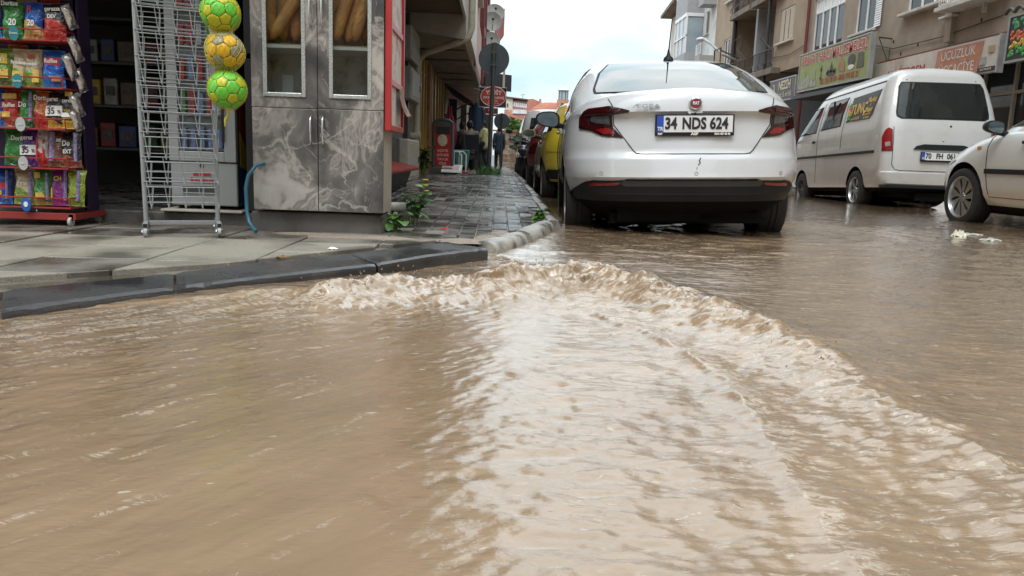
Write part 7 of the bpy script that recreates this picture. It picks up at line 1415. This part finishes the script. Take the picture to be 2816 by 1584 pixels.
bx_ = root('package', 'orange package held low by the boy in khaki', 'package', (-.74, 23, .8)); MB().box(-.86, -.66, 22.9, 23.05, .82, .91).build('box', mat('orange_pack', (.5, .22, .04), .5), bx_, bevel=.01)
SE = dict(ST, pelvis=(0, 0, .52), chest=(0, .03, .88), neck=(0, .05, 1.03), head=(0, .08, 1.18), shL=(-.17, .02, .97), shR=(.17, .02, .97), elL=(-.24, .12, .72), elR=(.24, .12, .72), wrL=(-.18, .34, .62), wrR=(.18, .34, .62), hipL=(-.1, .02, .5), hipR=(.1, .02, .5), knL=(-.12, .42, .48), knR=(.12, .42, .48), anL=(-.12, .44, .09), anR=(.12, .44, .09), toeL=(-.12, .57, .04), toeR=(.12, .57, .04))
person('seated man in a grey shirt with his back to the street corner', (-.78, 20.4, swz(20.4)), 8, 1.68, SE, (mat('grey_shirt', (.22, .2, .17), .85), M_dkt)); person('seated person in a dark top farther inside the shopfront', (-1.05, 21.3, swz(21.3)), -20, 1.68, SE, (mat('dark_top', (.05, .045, .045), .85), M_dkt))
def chair(lbl, x, y, m, back_m=None, rz=0):
    z = swz(y); r_ = root('chair', lbl, 'chair', (x, y, z), (0, 0, rad(rz)), group='chairs outside the shops', local=True); MB().box(-.22, .22, -.2, .22, .42, .455).build('seat', back_m or m, r_, bevel=.012); MB().box(-.22, .22, -.24, -.21, .55, .92).build('backrest', back_m or m, r_, bevel=.012)
    for sx_ in (-.2, .2):
        MB().tube([(sx_, -.22, 0), (sx_, -.23, .93)], .013, 6).build('leg', m, r_); MB().tube([(sx_, .2, 0), (sx_, .19, .43)], .013, 6).build('leg', m, r_)
M_blkc = mat('black_fabric', (.02, .022, .028), .8)
chair('black chair under the man in the grey shirt', -.78, 20.36, M_iron, M_blkc, 8); chair('black chair under the dark-topped person', -1.05, 21.26, M_iron, M_blkc, -20)
# ------------------------------------------------------------ things standing along the shops
ya = 15.9; za = swz(ya); ab = root('advert_stand', 'red food advertising stand on a dark base outside the gold doors', 'advert stand', (-1.15, ya, za)); M_abg = mat('stand_grey', (.09, .095, .1), .5)
fr_ = [(-.19, .13), (-.19, 1.0), (-.13, 1.05), (0, 1.075), (.13, 1.05), (.19, 1.0), (.19, .13)]
b = MB(); b.tube([(-1.15+p[0], ya, za+p[1]) for p in fr_], .035, 8); b.box(-1.30, -1.0, ya-.02, ya+.02, za+.94, za+1.04); b.build('frame', M_abg, ab, smooth=50)
MB().box(-1.31, -.99, ya-.012, ya+.012, za+.16, za+.95).build('panel', mat('poster_red', (.45, .02, .02), .4, var=.15), ab); MB().box(-1.29, -1.01, ya-.016, ya-.0125, za+.78, za+.93).build('printed_pot', M_blk, ab)
b = MB(); b.ell((-1.16, ya-.013, za+.66), (.10, .006, .12), 16, 8); b.build('printed_dish', mat('poster_cream', (.62, .55, .38), .5, var=.3, scale=25), ab)
for i, (s, sz) in enumerate((('KÖFTE', .07), ('DÖNER', .07), ('TAVUK', .07), ('PİDE', .07))): text(s, sz, M_wht, ab, FYm(-1.15, ya-.016, za+.45-i*.085))
MB().prism([(-.32, 0), (.32, 0), (.30, .05), (.2, .12), (-.2, .12), (-.30, .05)], (-1.15, ya-.25, za), (1, 0, 0), (0, 0, 1), (0, .5, 0)).build('base', M_abg, ab, bevel=.01)
wb = root('price_board', 'white framed price board lying at the foot of the red stand', 'board', (-.98, 15.4, za)); MB().prism([(-.2, 0), (.2, .0), (.2, .03), (-.2, .03)], (-.95, 15.5, za+.03), (1, 0, 0), (0, .3, .95), (0, .5, .12)).build('frame', M_wht, wb); MB().prism([(-.15, .031), (.15, .031), (.15, .034), (-.15, .034)], (-.95, 15.55, za+.045), (1, 0, 0), (0, .3, .95), (0, .38, .09)).build('sheet', mat('price_sheet', (.6, .45, .42), .5, var=.4, scale=40), wb)
for k, (x, y) in enumerate(((-.90, 16.5), (-.82, 16.9))):
    r_ = root('barrier_frame', ('nearer', 'farther')[k]+' white tubular frame beside the red stand', 'frame', (x, y, za), group='white tubular frames'); b = MB(); b.tube([(x-.22, y, za), (x-.22, y, za+.38), (x-.16, y, za+.45), (x+.04, y, za+.45), (x+.1, y, za+.38), (x+.1, y, za)], .017, 8); b.build('hoop', M_wht, r_, smooth=60); MB().tube([(x-.05, y, za), (x-.05, y, za+.44)], .010, 6).build('upright', M_wht, r_)
um = root('parasol', 'closed dark red parasol leaning at the shop entrance', 'parasol', (-1.12, 17, za)); MB().tube([(-1.12, 17, za), (-1.12, 17, za+1.5)], .018, 6).build('pole', M_iron, um)
def cloth(u, v): a = u*2*math.pi; r = (.05+.14*math.sin(math.pi*min(v*1.15, 1))*.9)*(1+.3*math.sin(a*7)); return (-1.10+r*math.cos(a)*.8, 17+r*math.sin(a), za+.35+1.05*v)
MB().grid(cloth, 42, 12).build('canopy', mat('dark_red_cloth', (.20, .012, .03), .7, var=.25), um, smooth=80)
tb_ = root('table', 'small metal table behind the white frames', 'table', (-1.0, 18, za)); MB().box(-1.2, -.85, 17.8, 18.3, swz(18)+.44, swz(18)+.5).build('top', M_frm, tb_)
for x in (-1.17, -.88):
    for y in (17.83, 18.27): MB().tube([(x, y, swz(18)), (x, y, swz(18)+.44)], .014, 6).build('leg', M_frm, tb_)
tl_ = root('shopping_trolley', 'teal checked shopping trolley with small wheels', 'trolley', (-.78, 17.5, swz(17.5))); zt_ = swz(17.5); M_tealc = mat('teal_check', (.05, .22, .18), .7, var=.5, scale=30)
MB().prism([(-.97, .12), (-.70, .12), (-.66, .50), (-1.0, .50)], (0, 17.35, zt_), (1, 0, 0), (0, 0, 1), (0, .25, 0)).build('bag', M_tealc, tl_, bevel=.02); b = MB(); b.tube([(-.72, 17.62, zt_+.05), (-.82, 17.64, zt_+.95), (-.93, 17.64, zt_+.95)], .011, 6); b.build('handle', M_iron, tl_)
for x in (-.95, -.73): wheel(tl_, x, 17.4, zt_+.075, .075, .03, -1, 'alloy', spokes=5)
for k, (x0, x1, y0, y1) in enumerate(((-1.30, -.68, 16.6, 18.6), (-1.1, -.62, 23.6, 25.6))):
    z0 = swz((y0+y1)/2); z1 = z0+.018; tag(MB().add([(x0, y0, swz(y0)+.006), (x1, y0, swz(y0)+.006), (x1, y1, swz(y1)+.006), (x0, y1, swz(y1)+.006), (x0, y0, swz(y0)+.022), (x1, y0, swz(y0)+.022), (x1, y1, swz(y1)+.022), (x0, y1, swz(y1)+.022)], [(0, 3, 2, 1), (4, 5, 6, 7), (0, 1, 5, 4), (1, 2, 6, 5), (2, 3, 7, 6), (3, 0, 4, 7)]).build('door_mat', mat('red_mat', (.33, .03, .045), .8, var=.15), None), ('nearer red mat in front of the parasol', 'farther red mat near the boy')[k], 'mat', 'red mats on the sidewalk')
ct = root('coat', 'dark navy coat hanging from the shop awning', 'coat', (-.67, 22, 1.3)); 
def coatf(u, v): a = u*2*math.pi; wv = lerp(.19, .15, v) if v < .85 else lerp(.15, .05, (v-.85)/.15); return (-.67+wv*math.cos(a), 22+.07*math.sin(a)*(1+.3*math.sin(3*a)), 1.23+.72*v)
MB().grid(coatf, 30, 12).build('cloth', M_navy, ct, smooth=80); MB().tube([(-.83, 22, 1.82), (-.86, 22, 1.6), (-.85, 22, 1.38)], [.05, .045, .035], 8).build('sleeve', M_navy, ct, smooth=60); MB().tube([(-.51, 22, 1.82), (-.48, 22, 1.6), (-.49, 22, 1.38)], [.05, .045, .035], 8).build('sleeve', M_navy, ct, smooth=60); MB().tube([(-.67, 22, 1.93), (-.67, 22, 2.03), (-.65, 22, 2.06)], .006, 5).build('hanger_hook', M_chrome, ct)
rq = random.Random(9)
for k, (c, nm) in enumerate((((.12, .03, .12), 'purple'), ((.3, .26, .08), 'mustard'), ((.25, .22, .2), 'beige'), ((.05, .12, .06), 'dark green'), ((.2, .05, .04), 'maroon'))):
    x = -1.25+k*.13; y = 22.6+.5*k; z0 = swz(y); r_ = root('crate', f'{nm} crate among the goods outside the dark shopfront', 'crate', (x, y, z0), group='crates outside the shopfront'); b = MB(); b.box(x-.16, x+.16, y-.12, y+.12, z0, z0+.03); b.build('floor', mat('crate_'+nm.replace(' ', '_'), c, .6, var=.2), r_)
    for i in range(3): MB().box(x-.16, x+.16, y-.12, y-.108, z0+.04+i*.09, z0+.11+i*.09).build('slat', MATS['crate_'+nm.replace(' ', '_')], r_); MB().box(x-.16, x+.16, y+.108, y+.12, z0+.04+i*.09, z0+.11+i*.09).build('slat', MATS['crate_'+nm.replace(' ', '_')], r_)
    MB().box(x-.16, x-.148, y-.107, y+.107, z0+.031, z0+.30).build('side', MATS['crate_'+nm.replace(' ', '_')], r_); MB().box(x+.148, x+.16, y-.107, y+.107, z0+.031, z0+.30).build('side', MATS['crate_'+nm.replace(' ', '_')], r_)
# ------------------------------------------------------------ weeds
M_wl = mat('weed_leaf', (.10, .24, .03), .4, var=.35, scale=9); M_wl2 = mat('weed_leaf_dark', (.045, .13, .02), .45, var=.35, scale=9); M_stem = mat('weed_stem', (.12, .17, .05), .6); M_yf = mat('yellow_flower', (.65, .5, .02), .5)
lb = MB(); lb.v = []; NL = 5
def leafmesh(l, w, droop):
    b = MB()
    for i in range(NL+1):
        t = i/NL; ww = w*math.sin(math.pi*(t*.92+.04))**.8; y = l*t; z = -droop*l*t*t; b.v += [(-ww, y, z+ww*.25), (0, y, z), (ww, y, z+ww*.25)]
    for i in range(NL):
        for j in range(2): a = i*3+j; b.f.append((a, a+1, a+4, a+3))
    return b.mesh('leaf', 60)
LM = [leafmesh(.055, .022, .35), leafmesh(.075, .028, .5), leafmesh(.045, .016, .2)]
for me in LM: me.materials.append(M_wl)
def weed(lbl, x, y, z, n, h, spread, seed, flower=False, m=None, sc=1.0, asparts=True):
    q = random.Random(seed); r_ = root('weed', lbl, 'weed', (x, y, z)); st_ = MB(); bl = MB()
    ns = max(3, n//5)
    for s in range(ns):
        a = q.uniform(0, 6.28); hh = h*q.uniform(.5, 1); e = Vector((x+spread*.6*math.cos(a), y+spread*.6*math.sin(a), z+hh)); b0 = Vector((x+.02*math.cos(a), y+.02*math.sin(a), z-.01)); mid = b0.lerp(e, .5)+Vector((0, 0, hh*.12)); st_.tube([b0, mid, e], [.004*sc, .003*sc, .002*sc], 5)
        for k in range(n//ns):
            t = q.uniform(.2, 1); p = (b0.lerp(mid, t*2) if t < .5 else mid.lerp(e, t*2-1)); rot = Euler((q.uniform(-.2, .9), q.uniform(-.4, .4), q.uniform(0, 6.28))); M = Matrix.Translation(p) @ rot.to_matrix().to_4x4() @ Matrix.Scale(sc*q.uniform(.7, 1.25), 4); me = q.choice(LM)
            if asparts:
                o = bpy.data.objects.new('leaf', me); COL.objects.link(o); o.parent = r_; o.matrix_parent_inverse = LOCAL[r_.name]; o.matrix_basis = M; o.material_slots[0].link = 'OBJECT'; o.material_slots[0].material = m or (M_wl if q.random() < .65 else M_wl2)
            else: bl.add([v.co for v in me.vertices], [tuple(p_.vertices) for p_ in me.polygons], M)
        if flower and s < 3:
            for k in range(6): aa = k*1.047; st_ = st_; MB().ell(e+Vector((.012*math.cos(aa), .012*math.sin(aa), .01)), (.009, .009, .004), 6, 4).build('petal', M_yf, r_)
    st_.build('stem', M_stem, r_)
    if not asparts: bl.build('leaves', m or M_wl, r_, kind='stuff')
weed('broad-leaved weed at the foot of the bread cabinet', -.64, 4.66, .045, 30, .13, .10, 1, sc=1.1); weed('tall weed with yellow flowers beside the white pipe', -.57, 5.22, .05, 48, .30, .14, 2, True); weed('low weed creeping under the white pipe', -.68, 5.0, .05, 30, .10, .13, 3); weed('weed at the foot of the gold framed doors', -1.36, 14.0, swz(14), 60, .55, .2, 4, sc=2.2, m=M_wl2, asparts=False); weed('small weed in the gap behind the pale kerb stones', .33, 5.75, .055, 26, .07, .05, 5, sc=.8); weed('second small weed farther along the kerb', .36, 6.25, .055, 20, .06, .05, 6, sc=.8)
def tuft(lbl, x, y, z, n, h, r, seed):
    q = random.Random(seed); r_ = root('grass_tuft', lbl, 'grass', (x, y, z)); b = MB()
    for k in range(n):
        a = q.uniform(0, 6.28); d = r*math.sqrt(q.random()); p = Vector((x+d*math.cos(a), y+d*math.sin(a), z)); hh = h*q.uniform(.4, 1); e = p+Vector((q.gauss(0, .4)*hh, q.gauss(0, .4)*hh, hh)); w = .008; b.add([p-Vector((w, 0, 0)), p+Vector((w, 0, 0)), e], [(0, 1, 2)])
    b.build('blades', M_wl2, r_, kind='stuff')
tuft('grass tuft round the foot of the road sign pole', -.21, 15.95, swz(16), 260, .24, .26, 2)
# ------------------------------------------------------------ litter
def crumple(name, lbl, cat, x, y, z, rx, ry, rz_, m, seed):
    q = random.Random(seed); b = MB(); ph = [q.uniform(0, 6) for _ in range(6)]
    def f(u, v):
        a = u*2*math.pi; r = v; hh = (1-v*v)*(.5+.5*math.sin(3*a+ph[0])*math.sin(5*v+ph[1]))+.15*math.sin(7*a+ph[2]); return (x+rx*r*math.cos(a)*(1+.25*math.sin(3*a+ph[3])), y+ry*r*math.sin(a)*(1+.25*math.sin(4*a+ph[4])), z+rz_*max(-.3, hh))
    o = b.grid(f, 36, 8).build(name, m, None, smooth=25); return tag(o, lbl, cat)
M_bagw = mat('pale_plastic', (.62, .60, .48), .35, var=.15, scale=30); crumple('plastic_bag', 'crumpled pale yellow plastic bag floating on the flood water', 'litter', 3.83, 6.3, .0, .06, .045, .06, M_bagw, 1); crumple('plastic_scrap', 'thin dirty plastic scrap floating behind the crumpled bag', 'litter', 4.06, 6.5, .0, .09, .035, .015, mat('dirty_plastic', (.4, .4, .35), .4, var=.4, scale=30), 2); crumple('plastic_scrap', 'small dirty scrap floating in front of the crumpled bag', 'litter', 3.92, 6.02, .0, .09, .05, .02, MATS['dirty_plastic'], 5)
crumple('plastic_bag', 'grey plastic bag caught on the road behind the van', 'litter', 6.55, 11.0, -.02, .30, .16, .16, mat('grey_plastic', (.40, .38, .36), .35, var=.25, scale=20), 3); crumple('paper_scrap', 'red paper scrap on the wet pavers', 'litter', -.33, 4.85, .06, .028, .022, .012, M_red, 4); crumple('paper_scrap', 'pale paper scrap near the kerb edge of the slabs', 'litter', -.8, 3.75, .052, .025, .02, .01, M_wht, 6); crumple('leaf_litter', 'dry brown leaf on the dark kerb', 'litter', -.95, 3.42, .05, .03, .015, .008, mat('dry_leaf', (.2, .12, .04), .7), 7)
